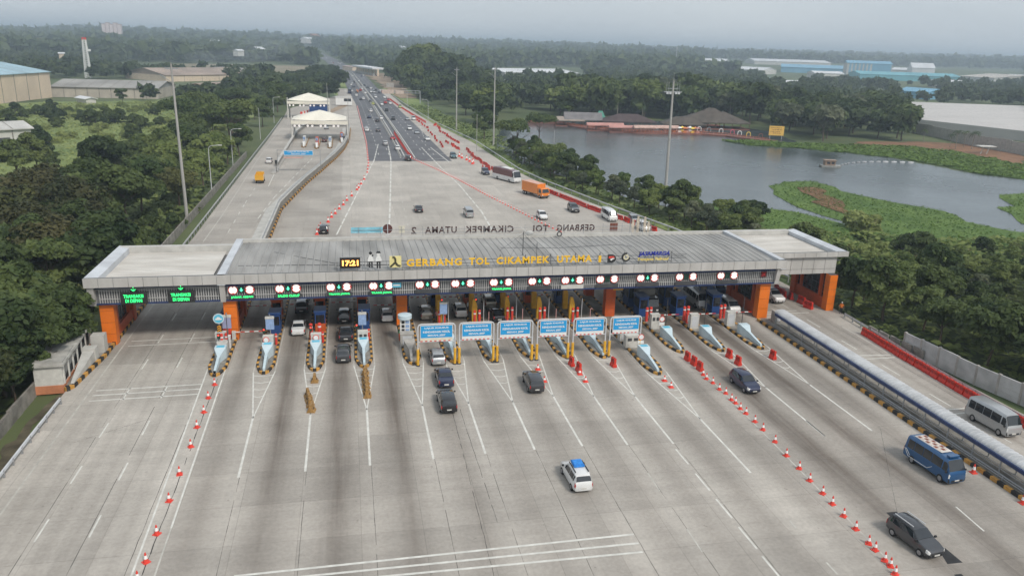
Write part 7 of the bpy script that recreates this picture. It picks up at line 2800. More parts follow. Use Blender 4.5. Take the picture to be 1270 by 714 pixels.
def offset_path(P, d):
    out = []
    for i, p in enumerate(P):
        a = P[max(0, i - 1)]
        c = P[min(len(P) - 1, i + 1)]
        v = (c - a).normalized()
        out.append(Vector((p.x - v.y * d, p.y + v.x * d, 0)))
    return out


def wall_path(P, w, z0, z1, m, name, parent, d0=0.0):
    A, B = offset_path(P, d0), offset_path(P, d0 + w)
    b = MB()
    n = len(P)
    vs = [(p.x, p.y, z) for z in (z0, z1) for q in (A, B) for p in q]
    fs = []
    for i in range(n - 1):
        a0, b0, a1, b1 = i, n + i, 2 * n + i, 3 * n + i
        fs += [(a0, a0 + 1, a1 + 1, a1), (b0, b1, b1 + 1, b0 + 1), (a1, a1 + 1, b1 + 1, b1), (a0, b0, b0 + 1, a0 + 1)]
    fs += [(0, 2 * n, 3 * n, n), (n - 1, 2 * n - 1, 4 * n - 1, 3 * n - 1)]
    b.add(vs, fs)
    return b.build(name, m, parent)


wall_path(WP, 0.45, 0, 1.75, CONCD, 'wall', t)
wall_path(WP, 0.85, 1.75, 1.95, CONCL, 'coping', t, -0.1)
wall_path(WP, 2.2, -0.1, 0.22, CONCL, 'footing', t, 0.8)
b = MB()
for off, z in ((0.1, 2.25), (0.1, 2.5)):
    q = offset_path(WP, off)
    b.tube([(p.x, p.y, z) for p in q], 0.05, 5)
b.build('rail', GREYM, t)
striped_kerb([(p.x + 0.35, p.y) for p in WP[::-1]], 0.45, -0.3, 1.5, 'kerb', t)
t = thing('retaining_wall', 'low curved dark wall left of the tent roofed toll islands', 'wall', (0, 0, 0))
IW = [G(*p) for p in ((345, 207), (364.6, 174), (369, 166), (378, 158.6), (394, 154.6), (412, 153))]
wall_path(IW, 0.5, 0, 1.3, CONCD, 'wall', t)
wall_path(IW, 0.8, 1.3, 1.45, CONCL, 'coping', t, -0.1)
for f, lab in ((0.415, 'pale concrete barrier at the left edge of the highway median'), (0.545, 'pale concrete barrier at the right edge of the highway median')):
    b = MB()
    P = [Vector((hwx(y, f), y, 0)) for y in np.arange(256, 1010, 12)]
    o = wall_path(P, 0.35, 0, 0.5, CONC, 'median_barrier', None)
    tag(o, lab, 'barrier', 'concrete barriers of the highway median')
# tents
TENT = mat('cream_tent_fabric', (0.74, 0.70, 0.60), 0.6, 0.08, 0.2)


def tent(x0, x1, y0, depth, ze, zp, label, legs=True):
    t = thing('tent_canopy', label, 'tent canopy', ((x0 + x1) / 2, y0, 0), 0, 'tent roofs of the far toll islands')
    w = (x1 - x0) / 2
    b = MB()
    N, M = 24, 12
    vs = []
    for j in range(M + 1):
        v = j / M * 2 - 1
        for i in range(N + 1):
            u = i / N * 2 - 1
            r_ = max(abs(u), abs(v) * 0.92)
            z = ze + (zp - ze) * (1 - r_) ** 0.9 - 0.7 * (abs(u) * (1 - abs(v)) > 2) 
            z -= 0.35 * math.cos(u * PI / 2 * 1.0) * (abs(v) > 0.99)
            vs.append((u * w, depth / 2 + v * depth / 2, z))
    n = N + 1
    fs = [(j * n + i, j * n + i + 1, (j + 1) * n + i + 1, (j + 1) * n + i) for j in range(M) for i in range(N)]
    b.add(vs, fs)
    b.build('fabric', TENT, t, 1.2)
    b = MB()
    b.box(-w, w, -0.1, 0.0, ze - 1.35, ze - 0.15)
    b.build('valance', TENT, t)
    b = MB()
    b.box(-w + 0.3, w - 0.3, 1.0, 1.3, ze - 2.2, ze - 1.9)
    bm_ = b.build('beam', DARK, t)
    b = MB()
    k = 0
    xx = -w + 1.2
    while xx < w - 1:
        disc(b, xx, 0.9, ze - 2.05, 0.42, 0, 12)
        xx += 1.6 if k % 2 == 0 else 3.0
        k += 1
    b.build('signal_disc', LITW, bm_)
    for sx in (-1, 1):
        for yy in (0.3, depth - 0.3):
            b = MB()
            b.cyl((sx * (w - 0.2), yy, 0), (sx * (w - 0.2), yy, ze + (1.5 if yy < 1 else 0)), 0.35, 0.22, 10)
            b.build('column', OFFWHITE, t, 0.8)


tent(-20.3, -0.2, 300, 15, 7.2, 10.4, 'nearer cream tent roof over the small toll islands')
tent(-27.4, -8.3, 385, 13, 8.0, 11.4, 'farther cream tent roof behind the first tent')
for k, (px, py) in enumerate(((376.4, 183), (392.5, 184.5), (409, 184), (424, 178))):
    w = G(px, py)
    t = thing('toll_island', f'{ORD[k]} small island with white booth under the nearer tent', 'toll island', (w.x, w.y, 0), 0, 'small islands under the near tent')
    striped_kerb([(-0.8, 30), (-0.8, 1), (0, -1.0), (0.8, 1), (0.8, 30)][::-1], 0.3, -0.25, 1.0, 'kerb', t)
    b = MB(); b.box(-0.55, 0.55, 1, 30, 0, 0.25); b.build('deck', CONC, t)
    b = MB(); b.box(-0.45, 0.45, 3, 4.0, 0.25, 1.6); b.extr_x([(0.2, 0.25), (3, 0.25), (3, 1.4), (0.2, 0.6)], -0.2, 0.2); b.build('cushion', WHITE, t)
    b = MB(); b.box(-0.5, 0.5, 8, 10.5, 0.25, 2.9); b.build('booth', ORANGE2 if k % 2 else OFFWHITE, t)
    b = MB(); b.box(-0.1, 0.1, 6, 6.2, 0.25, 2.6); b.box(-0.4, 0.4, 6, 6.1, 2.0, 2.9); b.build('display', SCREENB, t)
t = thing('gantry_sign', 'wide blue lane sign on a thin gantry before the tent toll plaza', 'gantry sign', (-13.2, 226, 0))
b = MB(); b.box(-4.4, 3.4, -0.1, 0, 4.6, 5.9, 0); b.box(-4.3, 3.3, -0.115, -0.101, 4.7, 5.8, 1); sg = b.build('signboard', [WHITE, SIGNBLUE], t)
shift(text_mb('LAJUR KHUSUS', 5.6, 0.42, 0.01, 0.02), -0.5, -0.13, 5.5).build('lettering', WHITE, sg)
shift(text_mb('SEDAN, JEEP', 4.0, 0.36, 0.01, 0.02), -0.5, -0.13, 4.98).build('lettering', WHITE, sg)
b = MB(); b.box(-6.2, 5.2, 0.0, 0.12, 5.9, 6.05); b.box(-6.2, 5.2, 0.0, 0.12, 4.3, 4.42)
for xx in (-6.2, 5.2):
    b.box(xx, xx + 0.15, 0, 0.15, 0, 6.05)
b.build('frame', GREYM, t)
b = MB(); b.box(-4.4, 0.6, -0.06, 0.0, 3.85, 4.1); b.build('warning_bar', mat('pale_red_bar', (0.6, 0.32, 0.28), 0.6), t)
w = G(343, 214)
t = thing('traffic_light', 'dark traffic signal on the tip of the left divider beyond the roof', 'traffic light', (w.x, w.y, 0))
b = MB(); b.tube([(0, 0, 0), (0, 0, 2.6)], 0.08); b.build('post', DARK, t)
b = MB(); b.box(-0.3, 0.3, -0.2, 0.2, 2.4, 3.4); b.build('case', BLACK, t)
t = thing('divider_kerb', 'narrow kerb island running to the tent toll plaza', 'kerb', (0, 0, 0))
wall_path([G(342, 216), G(352, 200), G(364, 178)], 1.2, 0, 0.3, CONC, 'kerb', t)

# ------------------------------------------------------------------ masts and lamps
POLEM = mat('pale_spun_concrete', (0.36, 0.35, 0.33), 0.8, 0.25, 0.3, stretch=(1, 1, 0.15))


def mast(px, py, h, label, arms=True, top=None, lean=0.0, r0=0.34, r1=0.17):
    w = G(px, py)
    t = thing('tall_mast', label, 'mast', (w.x, w.y, -0.4), 0, None)
    b = MB()
    b.cyl((0, 0, 0), (lean, 0, h), r0, r1, 12)
    b.cyl((0, 0, 0), (0, 0, 0.5), r0 * 1.5, r0 * 1.3, 12)
    for k in range(1, 4):
        b.cyl((lean * k / 4, 0, h * k / 4), (lean * k / 4, 0, h * k / 4 + 0.25), r0 * 1.06 - (r0 - r1) * k / 4, r0 * 1.06 - (r0 - r1) * k / 4, 12)
    b.build('pole', POLEM, t, 0.7)
    if arms == 'flood':
        b = MB()
        b.box(-2.3 + lean, 2.3 + lean, -0.12, 0.12, h - 2.8, h - 2.5)
        b.box(-1.4 + lean, 1.4 + lean, -0.1, 0.1, h - 1.9, h - 1.75)
        b.cyl((lean, 0, h), (lean, 0, h + 2.0), 0.06, 0.04, 6)
        for x in (-1.7, -1.1, 1.1, 1.7):
            b.cyl((x + lean, 0, h - 2.5), (x + lean, 0, h - 0.3), 0.06, 0.04, 5)
        b.build('crossarm', GREYM, t)
        for x in (-1.5, -0.75, 0.75, 1.5):
            b = MB()
            b.box(x - 0.26 + lean, x + 0.26 + lean, -0.5, -0.12, h - 3.15, h - 2.72)
            b.build('floodlight', LGREY, t)
    elif arms:
        b = MB()
        b.box(-1.2 + lean, 1.2 + lean, -0.09, 0.09, h - 1.0, h - 0.8)
        b.cyl((lean, 0, h), (lean, 0, h + 1.2), 0.04, 0.03, 6)
        b.tube([(lean, 0, h - 3.6), (lean - 2.2, 0, h - 2.0)], 0.07, 5)
        b.build('crossarm', GREYM, t)
    return t


mast(232, 270, 30.3, 'tall weathered concrete mast among the trees at the left', True, lean=-0.35)
mast(825, 240, 28.3, 'tall mast with floodlight crossarms standing before the lake', 'flood', lean=-0.3, r0=0.42, r1=0.22)
mast(612, 180, 28.0, 'tall pale mast beside the lake corner, right of its twin', True)
mast(566, 160, 26.0, 'tall pale mast at the right highway edge, left of its twin', True)
mast(591, 188, 13.0, 'short thin post between the two tall pale masts', False, r0=0.12, r1=0.07)
mast(686, 202, 10.5, 'thin white post in the lake side strip beyond the roof', False, r0=0.1, r1=0.06)
mast(593, 85, 14.0, 'distant thin mast above the wood at the centre right', False, r0=0.3, r1=0.2)
mast(433, 178, 16.0, 'thin white mast at the right end of the nearer tent', False, r0=0.14, r1=0.08)
mast(407, 150, 17.0, 'thin white mast at the right end of the farther tent', False, r0=0.2, r1=0.1)


def lamp(px, py, h, label, d=1):
    w = G(px, py)
    t = thing('street_lamp', label, 'street lamp', (w.x, w.y, -0.3), 0, 'street lamps along the road')
    b = MB()
    b.cyl((0, 0, 0), (0, 0, h - 1), 0.11, 0.07, 8)
    b.tube([(0, 0, h - 1), (0.15 * d, 0, h - 0.3), (0.6 * d, 0, h), (2.3 * d, 0, h + 0.15)], 0.06, 6)
    b.build('pole', LGREY, t, 0.8)
    b = MB()
    b.box(min(2.2 * d, 3.0 * d), max(2.2 * d, 3.0 * d), -0.16, 0.16, h + 0.05, h + 0.22)
    b.build('lamp_head', OFFWHITE, t)


lamp(263, 241, 11.5, 'street lamp beside the left carriageway nearest the roof')
lamp(289, 205, 10.5, 'second street lamp beside the left carriageway')
lamp(323, 172, 11.5, 'third street lamp beside the left carriageway, against the trees', -1)
lamp(340, 152, 11.0, 'fourth and farthest street lamp of the left carriageway')
lamp(531, 150, 10.0, 'street lamp at the right highway edge under the wood', -1)
lamp(505, 132, 10.0, 'farther street lamp at the right highway edge', -1)

# ------------------------------------------------------------------ buildings
CREAMW = mat('cream_wall', (0.60, 0.49, 0.37), 0.8, 0.1, 0.1)
BLUER = mat('pale_blue_roof', (0.30, 0.44, 0.50), 0.5, 0.15, 0.08)
GREYR = mat('grey_roof', (0.27, 0.26, 0.24), 0.7, 0.25, 0.06)
TANR = mat('rusty_tan_roof', (0.30, 0.235, 0.19), 0.7, 0.25, 0.05)
WHITER = mat('white_roof', (0.62, 0.63, 0.64), 0.5, 0.1, 0.05)
TEALR = mat('teal_roof', (0.12, 0.36, 0.42), 0.5, 0.15, 0.05)
BLUEF = mat('blue_factory_roof', (0.16, 0.36, 0.50), 0.5, 0.12, 0.05)
WALLW = mat('white_wall', (0.52, 0.51, 0.48), 0.8, 0.1, 0.1)
BRICKR = mat('clay_tile_roof', (0.30, 0.12, 0.07), 0.8, 0.25, 0.2)


def GH(px, py):
    """first point of the hilly ground seen here (at most 3.6 km away)"""
    d = _rt * (px - 635) - _up * (py - 357) + _fw * FPX
    d = d / math.hypot(d.x, d.y)
    r_ = 300.0
    while r_ < 3600:
        if H + d.z * r_ < float(hill(np.array(d.x * r_), np.array(d.y * r_))) + 14:
            break
        r_ += 10
    return Vector((d.x * r_, d.y * r_, float(hill(np.array(d.x * r_), np.array(d.y * r_))) + 10))


def shed(A, B, h, depth, rise, wm, rm, label, cat='warehouse', name='warehouse', panels=0, doors=0, ridge=0.5, z0=-0.5, zg=0.0, ribs=True, pts=None):
    a, c = pts if pts else (G(A[0], A[1], zg), G(B[0], B[1], zg))
    d = c - a
    L = d.length
    t = thing(name, label, cat, (a.x, a.y, a.z + z0), math.atan2(d.y, d.x))
    b = MB()
    y0, y1 = 0, depth
    b.box(0, L, 0, depth, 0, h, 0)
    b.build('wall', wm, t)
    b = MB()
    o = 0.8
    prof = [(-o, h - 0.1), (depth * ridge, h + rise), (depth + o, h - 0.1), (depth + o, h + 0.2), (depth * ridge, h + rise + 0.35), (-o, h + 0.2)]
    b.extr_x(prof, -o, L + o)
    b.extr_x([(0.02, h - 0.15), (depth * ridge, h + rise - 0.02), (depth - 0.02, h - 0.15)], 0.03, L - 0.03)
    r = b.build('roof', rm, t)
    if panels:
        b = MB()
        for k in range(1, panels):
            x = L * k / panels
            b.box(x - 0.15, x + 0.15, -0.14, -0.003, 0, h - 0.15)
            if ribs:
                b.add([(x - 0.18, -o, h + 0.24), (x + 0.18, -o, h + 0.24), (x + 0.18, depth * ridge, h + rise + 0.39), (x - 0.18, depth * ridge, h + rise + 0.39)], [(0, 1, 2, 3)])
        b.build('panel_seam', DARK if wm is GREYR else CONCD, t)
    if doors:
        for k in range(doors):
            b = MB()
            x = L * (k + 0.5) / doors
            b.box(x - 1.8, x + 1.8, -0.06, 0.02, 0.3, min(h * 0.6, 4.2))
            b.build('door', DARK, t)
    return t


shed((-70, 136), (65, 120), 14.0, 52, 4.5, CREAMW, BLUER, 'large cream warehouse with pale blue roof at the left edge', panels=8)
shed((65, 119.5), (196, 122), 5.8, 40, 3.2, mat('dirty_grey_wall', (0.42, 0.38, 0.32), 0.8, 0.15, 0.2), GREYR, 'long grey roofed warehouse right of the cream one', panels=9)
shed((-30, 186), (41, 181), 6.0, 14, 1.6, WALLW, mat('pale_shed_roof', (0.48, 0.47, 0.44), 0.7, 0.15, 0.2), 'small white shed with pale roof below the cream warehouse', cat='shed', name='shed', panels=3, doors=1)
shed((206, 101), (312, 99), 5.0, 60, 4.5, CREAMW, TANR, 'broad rusty tan roofed hall behind the left mast', panels=5)
shed((286, 97), (330, 96), 6.0, 40, 3.0, CREAMW, GREYR, 'dark grey roofed hall right of the tan one', panels=3)
shed((262, 116), (290, 114), 4.0, 22, 2.2, CREAMW, TANR, 'small tan roofed house beside the strip of trees', cat='house', name='house')
shed((95, 126), (107, 128), 2.4, 5, 0.8, WALLW, WHITER, 'tiny white roofed hut before the grey warehouse', cat='hut', name='hut')
shed((626, 99), (717, 99.5), 8.0, 75, 3.0, WALLW, WHITER, 'long white roofed warehouse above the wood at the centre', panels=9)
shed((602, 97), (614, 97), 4.5, 20, 2.5, CREAMW, WHITER, 'small cream and white house left of the long white roof', cat='house', name='house')
shed((872, 85), (902, 86), 17, 110, 4, WALLW, WHITER, 'leftmost white roofed factory hall of the far blue group', cat='factory', name='factory')
shed((935, 84), (1030, 87), 17, 140, 5, WALLW, WHITER, 'white roofed factory hall behind the long blue roof', cat='factory', name='factory')
shed((968, 91), (1050, 94), 12, 100, 5, BLUEF, BLUEF, 'long blue factory hall left of the striped tower block', cat='factory', name='factory')
t = shed((1049, 96), (1104, 98), 24, 60, 4, WALLW, BLUEF, 'tall blue and white striped factory block on the right', cat='factory', name='factory')
b = MB()
L_ = (G(1104, 98) - G(1049, 96)).length
for k in range(6):
    b.box(3 + k * L_ * 0.085, 3 + k * L_ * 0.085 + L_ * 0.045, -0.3, -0.01, 1, 23.6)
b.box(L_ * 0.56, L_ - 1, -0.3, -0.01, 1, 23.6)
b.build('wall_stripe', BLUEF, t)
shed((1105, 93), (1130, 94), 11, 60, 4, WALLW, WHITER, 'low white hall right of the striped block', cat='factory', name='factory')
shed((1130, 95), (1158, 96), 17, 60, 9, WHITER, WHITER, 'white hall with arched gable on the right skyline', cat='factory', name='factory')
shed((1066, 99), (1190, 103), 9, 60, 4, TEALR, TEALR, 'very long low teal roofed hall in front of the white ones', cat='factory', name='factory')
shed((1188, 101), (1232, 104), 9, 110, 5, WALLW, mat('beige_roof', (0.46, 0.42, 0.37), 0.7, 0.1, 0.05), 'beige roofed hall at the right end of the factory group', cat='factory', name='factory')
shed((1234, 101), (1262, 103), 8, 50, 5, WALLW, WHITER, 'white gabled hall near the right picture edge', cat='factory', name='factory')
shed((1232, 84), (1290, 86), 10, 160, 4, WALLW, WHITER, 'most distant white hall near the right horizon', cat='factory', name='factory')
shed((950, 111), (1003, 113), 6.5, 40, 3, mat('royal_blue_wall', (0.05, 0.20, 0.42), 0.6), WHITER, 'white roofed hall with blue wall behind the right trees', cat='factory', name='factory')
shed((930, 105), (952, 106), 5, 30, 3, BLUEF, BLUEF, 'small bright blue roofed shed behind the right trees', cat='shed', name='shed')
shed((1112, 120), (1150, 123), 6, 25, 3, BLUEF, BLUEF, 'blue roofed shed between tree groups on the right', cat='shed', name='shed')
shed((903, 91), (946, 93), 8, 60, 4, WALLW, WHITER, 'low white hall left of the long blue factory', cat='factory', name='factory')
shed((1010, 97), (1046, 98), 8, 30, 3, WALLW, WHITER, 'small white hall in front of the long blue factory', cat='factory', name='factory')
shed((1150, 108), (1185, 110), 7, 30, 3, WALLW, WHITER, 'small white hall below the long teal roof', cat='factory', name='factory')
# the far plaza and houses
a_, c_ = G(437, 90), G(462, 94.5)
t = thing('far_toll_gate', 'white flat roofed far toll gate beside the highway', 'toll gate', (a_.x, a_.y, 0), math.atan2((c_ - a_).y, (c_ - a_).x))
L_ = (c_ - a_).length
MB().box(0, L_, 0, 14, 6.8, 8.4).build('roof', WHITER, t)
for k in range(9):
    MB().box(L_ * k / 8 - 0.5, L_ * k / 8 + 0.5, 5, 7, 0, 6.8).build('column', CREAMW, t)
b = MB()
for k in range(8):
    b.box(L_ * (k + 0.5) / 8 - 1, L_ * (k + 0.5) / 8 + 1, 2, 4, 0, 2.6)
b.build('booth', OFFWHITE, t)
shed((425, 87), (437, 88), 5.0, 12, 0.8, CREAMW, mat('pinkish_roof', (0.42, 0.33, 0.30), 0.7), 'pinkish flat building left of the far white toll gate', cat='building', name='building')
for k, (px, py, wd, m1, lab) in enumerate(((295, 66, 14, WALLW, 'white house at the left end of the far white group'), (307, 65, 10, WALLW, 'small middle white house of the far white group'), (320, 65, 16, WALLW, 'white house at the right end of the far white group'),
        (2, 58, 22, WALLW, 'pale house at the far left edge of the hills'), (22, 54, 10, CREAMW, 'small cream house low on the left hills'), (50, 52, 12, WALLW, 'small white house on the left hills'), (68, 53, 9, WALLW, 'white house right of the small white one'), (73, 68, 12, CREAMW, 'cream house below the left hills'), (165, 52, 9, CREAMW, 'tiny cream house on the middle left hills'),
        (232, 58, 8, WALLW, 'tiny white house on the hills left of the mast'), (257, 54, 12, WALLW, 'white house on the hills left of the highway'), (270, 55, 8, CREAMW, 'cream house on the hills left of the highway'), (380, 52, 16, WALLW, 'white house high above the vanishing highway'), (392, 51, 12, WALLW, 'second white house high above the vanishing highway'), (438, 50, 14, CREAMW, 'pale house on the hills above the far gate'), (498, 62, 10, WALLW, 'small white house above the highway wood'))):
    a, a2 = GH(px, py), GH(px + wd * 0.55, py)
    s = (a2 - a).length / (wd * 0.55)
    shed(None, None, s * 2.0 + 4, s * 5, s * 1.2, m1, BRICKR if k % 4 == 1 else WHITER, lab, cat='house', name='house', pts=(a, Vector((a2.x, a2.y, a.z))))
# storage tanks on the ridge
_d = _rt * (139 - 635) - _up * (44 - 357) + _fw * FPX
_d = _d / math.hypot(_d.x, _d.y)
SKB = Vector((_d.x * 2300, _d.y * 2300, H + _d.z * 2300))
t = thing('white_block', 'pale pink and white block building on the left skyline', 'building', tuple(SKB))
b = MB()
for k in range(5):
    b.box(-22 + k * 9, -22 + k * 9 + 8, 0, 14, -18, 26 + (k % 2) * 3)
b.build('wall', mat('pale_pink_wall', (0.62, 0.52, 0.50), 0.7), t)
b = MB()
for k in range(5):
    b.box(-22 + k * 9, -22 + k * 9 + 8, -0.5, 14, 26.1 + (k % 2) * 3, 27 + (k % 2) * 3)
b.build('roof', BRICKR, t)
# lattice tower
w = G(110, 97)
t = thing('lattice_tower', 'white lattice tower with red top beside the grey warehouse', 'tower', (w.x, w.y, 0))
b = MB()
hh = 31.5
def cx_(z):
    return 2.0 - 0.9 * z / hh
for k in range(18):
    z0_, z1_ = hh * k / 18, hh * (k + 1) / 18
    a, c = cx_(z0_), cx_(z1_)
    mi = 1 if k == 17 else 0
    cs0 = [(-a, -a, z0_), (a, -a, z0_), (a, a, z0_), (-a, a, z0_)]
    cs1 = [(-c, -c, z1_), (c, -c, z1_), (c, c, z1_), (-c, c, z1_)]
    for j in range(4):
        b.cyl(cs0[j], cs1[j], 0.32, 0.32, 5, mi)
        b.cyl(cs0[j], cs1[(j + 1) % 4], 0.17, 0.17, 4, mi)
        b.cyl(cs1[j], cs1[(j + 1) % 4], 0.17, 0.17, 4, mi)
b.build('lattice', [WHITE, REDB], t)
b = MB(); b.box(1.5, 4.0, -0.8, 0.8, 21, 22.6); b.build('platform', WHITE, t)
for px, py, hh, lab in ((1148 - 0, 60, 0, ''),):
    pass
for px, hh, Yd, lab in ((5, 62, 3300, 'thin lattice mast on the skyline at the far left'), (290, 55, 3000, 'thin mast on the skyline above the vanishing highway'), (1235 - 50, 60, 2800, 'thin mast on the skyline at the right'), (832, 42, 1500, 'distant thin mast above the wood behind the lake')):
    d = (G(px, 150) - Vector((0, 0, 0)))
    w = Vector((d.x, d.y, 0)) * (Yd / d.y)
    b = MB(); b.cyl((0, 0, 0), (0, 0, hh), 0.9, 0.35, 6)
    b.box(-1.5, 1.5, -0.3, 0.3, hh * 0.9, hh * 0.93)
    o = b.build('distant_mast', LGREY, None, None, (w.x, w.y, float(hill(np.array(w.x), np.array(w.y)))))
    tag(o, lab, 'mast')
# roadside signs
w = G(484, 112)
t = thing('billboard', 'small grey billboard at the edge of the wood right of the highway', 'billboard', (w.x, w.y, -0.3))
b = MB(); b.box(-2.8, 2.8, 0, 0.3, 2.4, 5.8); b.build('board', CONC, t)
b = MB(); b.box(-1.8, -1.6, 0.3, 0.5, 0, 5.5); b.box(1.6, 1.8, 0.3, 0.5, 0, 5.5); b.build('post', GREYM, t)
w = G(497, 128)
t = thing('gantry_sign', 'grey green sign gantry reaching out of the wood right of the highway', 'gantry sign', (w.x + 2, w.y, 0))
b = MB(); b.box(-13, 10, 0, 0.4, 5.8, 6.1); b.box(-13, 10, 0, 0.4, 7.2, 7.5); b.box(9.5, 10, 0, 0.4, 0, 7.5)
for k in range(11):
    b.box(-12 + k * 2.1, -11.8 + k * 2.1, 0, 0.3, 6.1, 7.2)
b.build('truss', GREYM, t)
b = MB(); b.box(-13, -6, -0.2, 0, 5.4, 7.7); b.build('signboard', mat('pale_sign_back', (0.52, 0.42, 0.36), 0.6), t)
b = MB(); b.box(-5, 0, -0.2, 0, 5.4, 7.4); b.build('signboard', mat('pale_sign_back', (0.52, 0.42, 0.36)), t)
w = G(403, 131)
t = thing('site_cabin', 'white site cabin with dark windows behind the tents', 'cabin', (w.x + 6, w.y, 0))
b = MB(); b.box(0, 9, 0, 4, 0.4, 4.6); b.build('body', WHITE, t)
b = MB(); b.box(4.5, 8.5, -0.05, 0.05, 2.4, 4.0); b.build('window', GLASS, t)
b = MB(); b.box(-0.2, 9.2, -0.2, 4.2, 4.6, 4.8); b.build('roof', OFFWHITE, t)
w = G(384, 141)
o = MB().box(0, 9, 0, 3, 0, 4.5).box(-0.1, 9.1, -0.1, 3.1, 4.5, 4.7).build('container', BLUEP, None, None, (w.x, w.y, 0))
tag(o, 'dark blue container under the farther tent', 'container')
t = thing('striped_fence', 'row of small red and white panels between the two tents', 'fence', (0, 0, 0))
b = MB()
P0, P1 = G(374, 142), G(408, 133)
for k in range(22):
    p = P0.lerp(P1, k / 22)
    b.box(p.x - 0.55, p.x + 0.55, p.y, p.y + 0.2, 0, 1.3, k % 2)
b.build('panel', [REDB, WHITE], t)
struct(patch('bank', gpts([(410, 141), (432, 131), (426, 129), (410, 136)], 0), 0.05, SOIL, 0.3, 51))
# white arrow-like block at the pole left edge
w = G(222, 298)
t = thing('culvert_box', 'brown concrete box beside the guardrail near the left mast', 'concrete box', (-31.0, 133, -0.4), 0.1)
b = MB(); b.box(-1.6, 1.6, -1.5, 1.5, 0, 2.0); b.build('body', CONCD, t)
b = MB(); b.box(-1.75, 1.75, -1.6, 1.6, 2.0, 2.2); b.build('lid', CONC, t)

# ------------------------------------------------------------------ lake side
THATCH = mat('grey_thatch', (0.085, 0.072, 0.060), 0.95, 0.3, 0.5, bump=0.6, stretch=(1, 1, 0.2))
PINK = mat('faded_red_deck', (0.20, 0.085, 0.065), 0.8, 0.25, 0.3)
PINKR = mat('faded_pink_roof', (0.46, 0.24, 0.21), 0.8, 0.15, 0.4)
t = thing('floating_deck', 'long faded red floating restaurant deck along the far lake shore', 'restaurant deck', (0, 0, 0))
DP = [G(*p, -0.4) for p in ((655, 153), (690, 154), (715, 159), (745, 163), (790, 166), (830, 167), (870, 168), (900, 170), (930, 174), (955, 177))]
for i in range(1, len(DP)):
    DP[i].z = 0
DP[0].z = 0
wall_path(DP, 6.0, -0.4, 0.25, PINK, 'deck', t)
b = MB()
for a, c in zip(DP[:-1], DP[1:]):
    L = (c - a).length
    n = max(1, int(L / 1.6))
    for k in range(n):
        p = a.lerp(c, k / n)
        b.box(p.x - 0.07, p.x + 0.07, p.y - 0.02, p.y + 0.12, 0.25, 1.3, k % 2)
    b.tube([(a.x, a.y, 1.25), (c.x, c.y, 1.25)], 0.09, 5)
    b.tube([(a.x, a.y, 0.7), (c.x, c.y, 0.7)], 0.07, 5)
b.build('railing', [mat('orange_rail', (0.50, 0.13, 0.05), 0.7), PINKR], t)


def roof_on_posts(px, py, w_, d_, h, rise, rm, label, hip=True, rz=-0.18, name='pavilion', zb=-0.3):
    g = G(px, py)
    t = thing(name, label, 'pavilion', (g.x, g.y, zb), rz)
    b = MB()
    x, y = w_ / 2, d_ / 2
    rx = x * (0.35 if hip else 1.0)
    b.add([(-x, -y, h), (x, -y, h), (x, y, h), (-x, y, h), (-rx, 0, h + rise), (rx, 0, h + rise), (-x, -y, h - 0.4), (x, -y, h - 0.4), (x, y, h - 0.4), (-x, y, h - 0.4)],
          [(0, 1, 5, 4), (1, 2, 5), (2, 3, 4, 5), (3, 0, 4), (0, 6, 7, 1), (1, 7, 8, 2), (2, 8, 9, 3), (3, 9, 6, 0), (9, 8, 7, 6)])
    b.build('roof', rm, t)
    b = MB()
    n = max(2, int(w_ / 4))
    for k in range(n + 1):
        for yy in (-y + 0.6, y - 0.6):
            xx = -x + 0.6 + (w_ - 1.2) * k / n
            b.cyl((xx, yy, -0.2), (xx, yy, h - 0.2), 0.14, 0.14, 6)
    b.build('post', mat('brown_post', (0.13, 0.07, 0.04), 0.8), t)
    b = MB()
    b.box(-x + 0.3, x - 0.3, -y + 0.3, y - 0.3, -0.1, 0.35)
    b.build('floor', PINK, t)
    return t


roof_on_posts(882, 158, 34, 15, 3.2, 4.6, THATCH, 'largest thatched pavilion of the lake restaurant, with high ridge')
roof_on_posts(880, 155, 10, 6, 6.6, 2.0, THATCH, 'raised ridge roof on top of the largest thatched pavilion', zb=-0.3)
roof_on_posts(846, 160, 20, 11, 2.8, 3.2, THATCH, 'smaller thatched pavilion left of the largest one')
roof_on_posts(778, 157, 26, 12, 3.0, 3.2, mat('dark_shingle', (0.07, 0.05, 0.05), 0.9, 0.2, 0.4), 'dark roofed pavilion behind the pink roofs')
roof_on_posts(722, 155, 18, 10, 3.2, 3.0, mat('grey_sheet', (0.17, 0.16, 0.16), 0.7, 0.25, 0.3), 'grey roofed pavilion with orange gable left of the dark one', hip=False)
roof_on_posts(706, 155, 14, 8, 2.8, 1.4, mat('tan_sheet', (0.30, 0.25, 0.21), 0.8, 0.25, 0.3), 'low tan roofed pavilion at the left end of the deck', hip=False)
roof_on_posts(750, 161.5, 17, 3.2, 2.7, 0.9, PINKR, 'pink shelter roof on the deck, leftmost of three', hip=False, rz=-0.08)
roof_on_posts(780, 163.5, 19, 3.2, 2.4, 0.7, PINKR, 'pink shelter roof on the deck, middle of three', hip=False, rz=-0.05)
roof_on_posts(813, 164.5, 21, 3.2, 2.6, 0.9, mat('pale_pink_sheet', (0.48, 0.33, 0.28), 0.8, 0.25, 0.8), 'pink shelter roof on the deck, rightmost of three', hip=False, rz=0.0)
roof_on_posts(744, 154, 5, 5, 3.2, 3.4, mat('green_sheet', (0.05, 0.22, 0.16), 0.6), 'small pointed green roof between the pavilions')
ARC = [(867, 164.5, 'white'), (879, 165.5, 'grey'), (894, 167.0, 'white'), (908, 168.5, 'pink'), (917, 170.0, 'white'), (928, 171.5, 'yellow'), (943, 173.5, 'brown')]
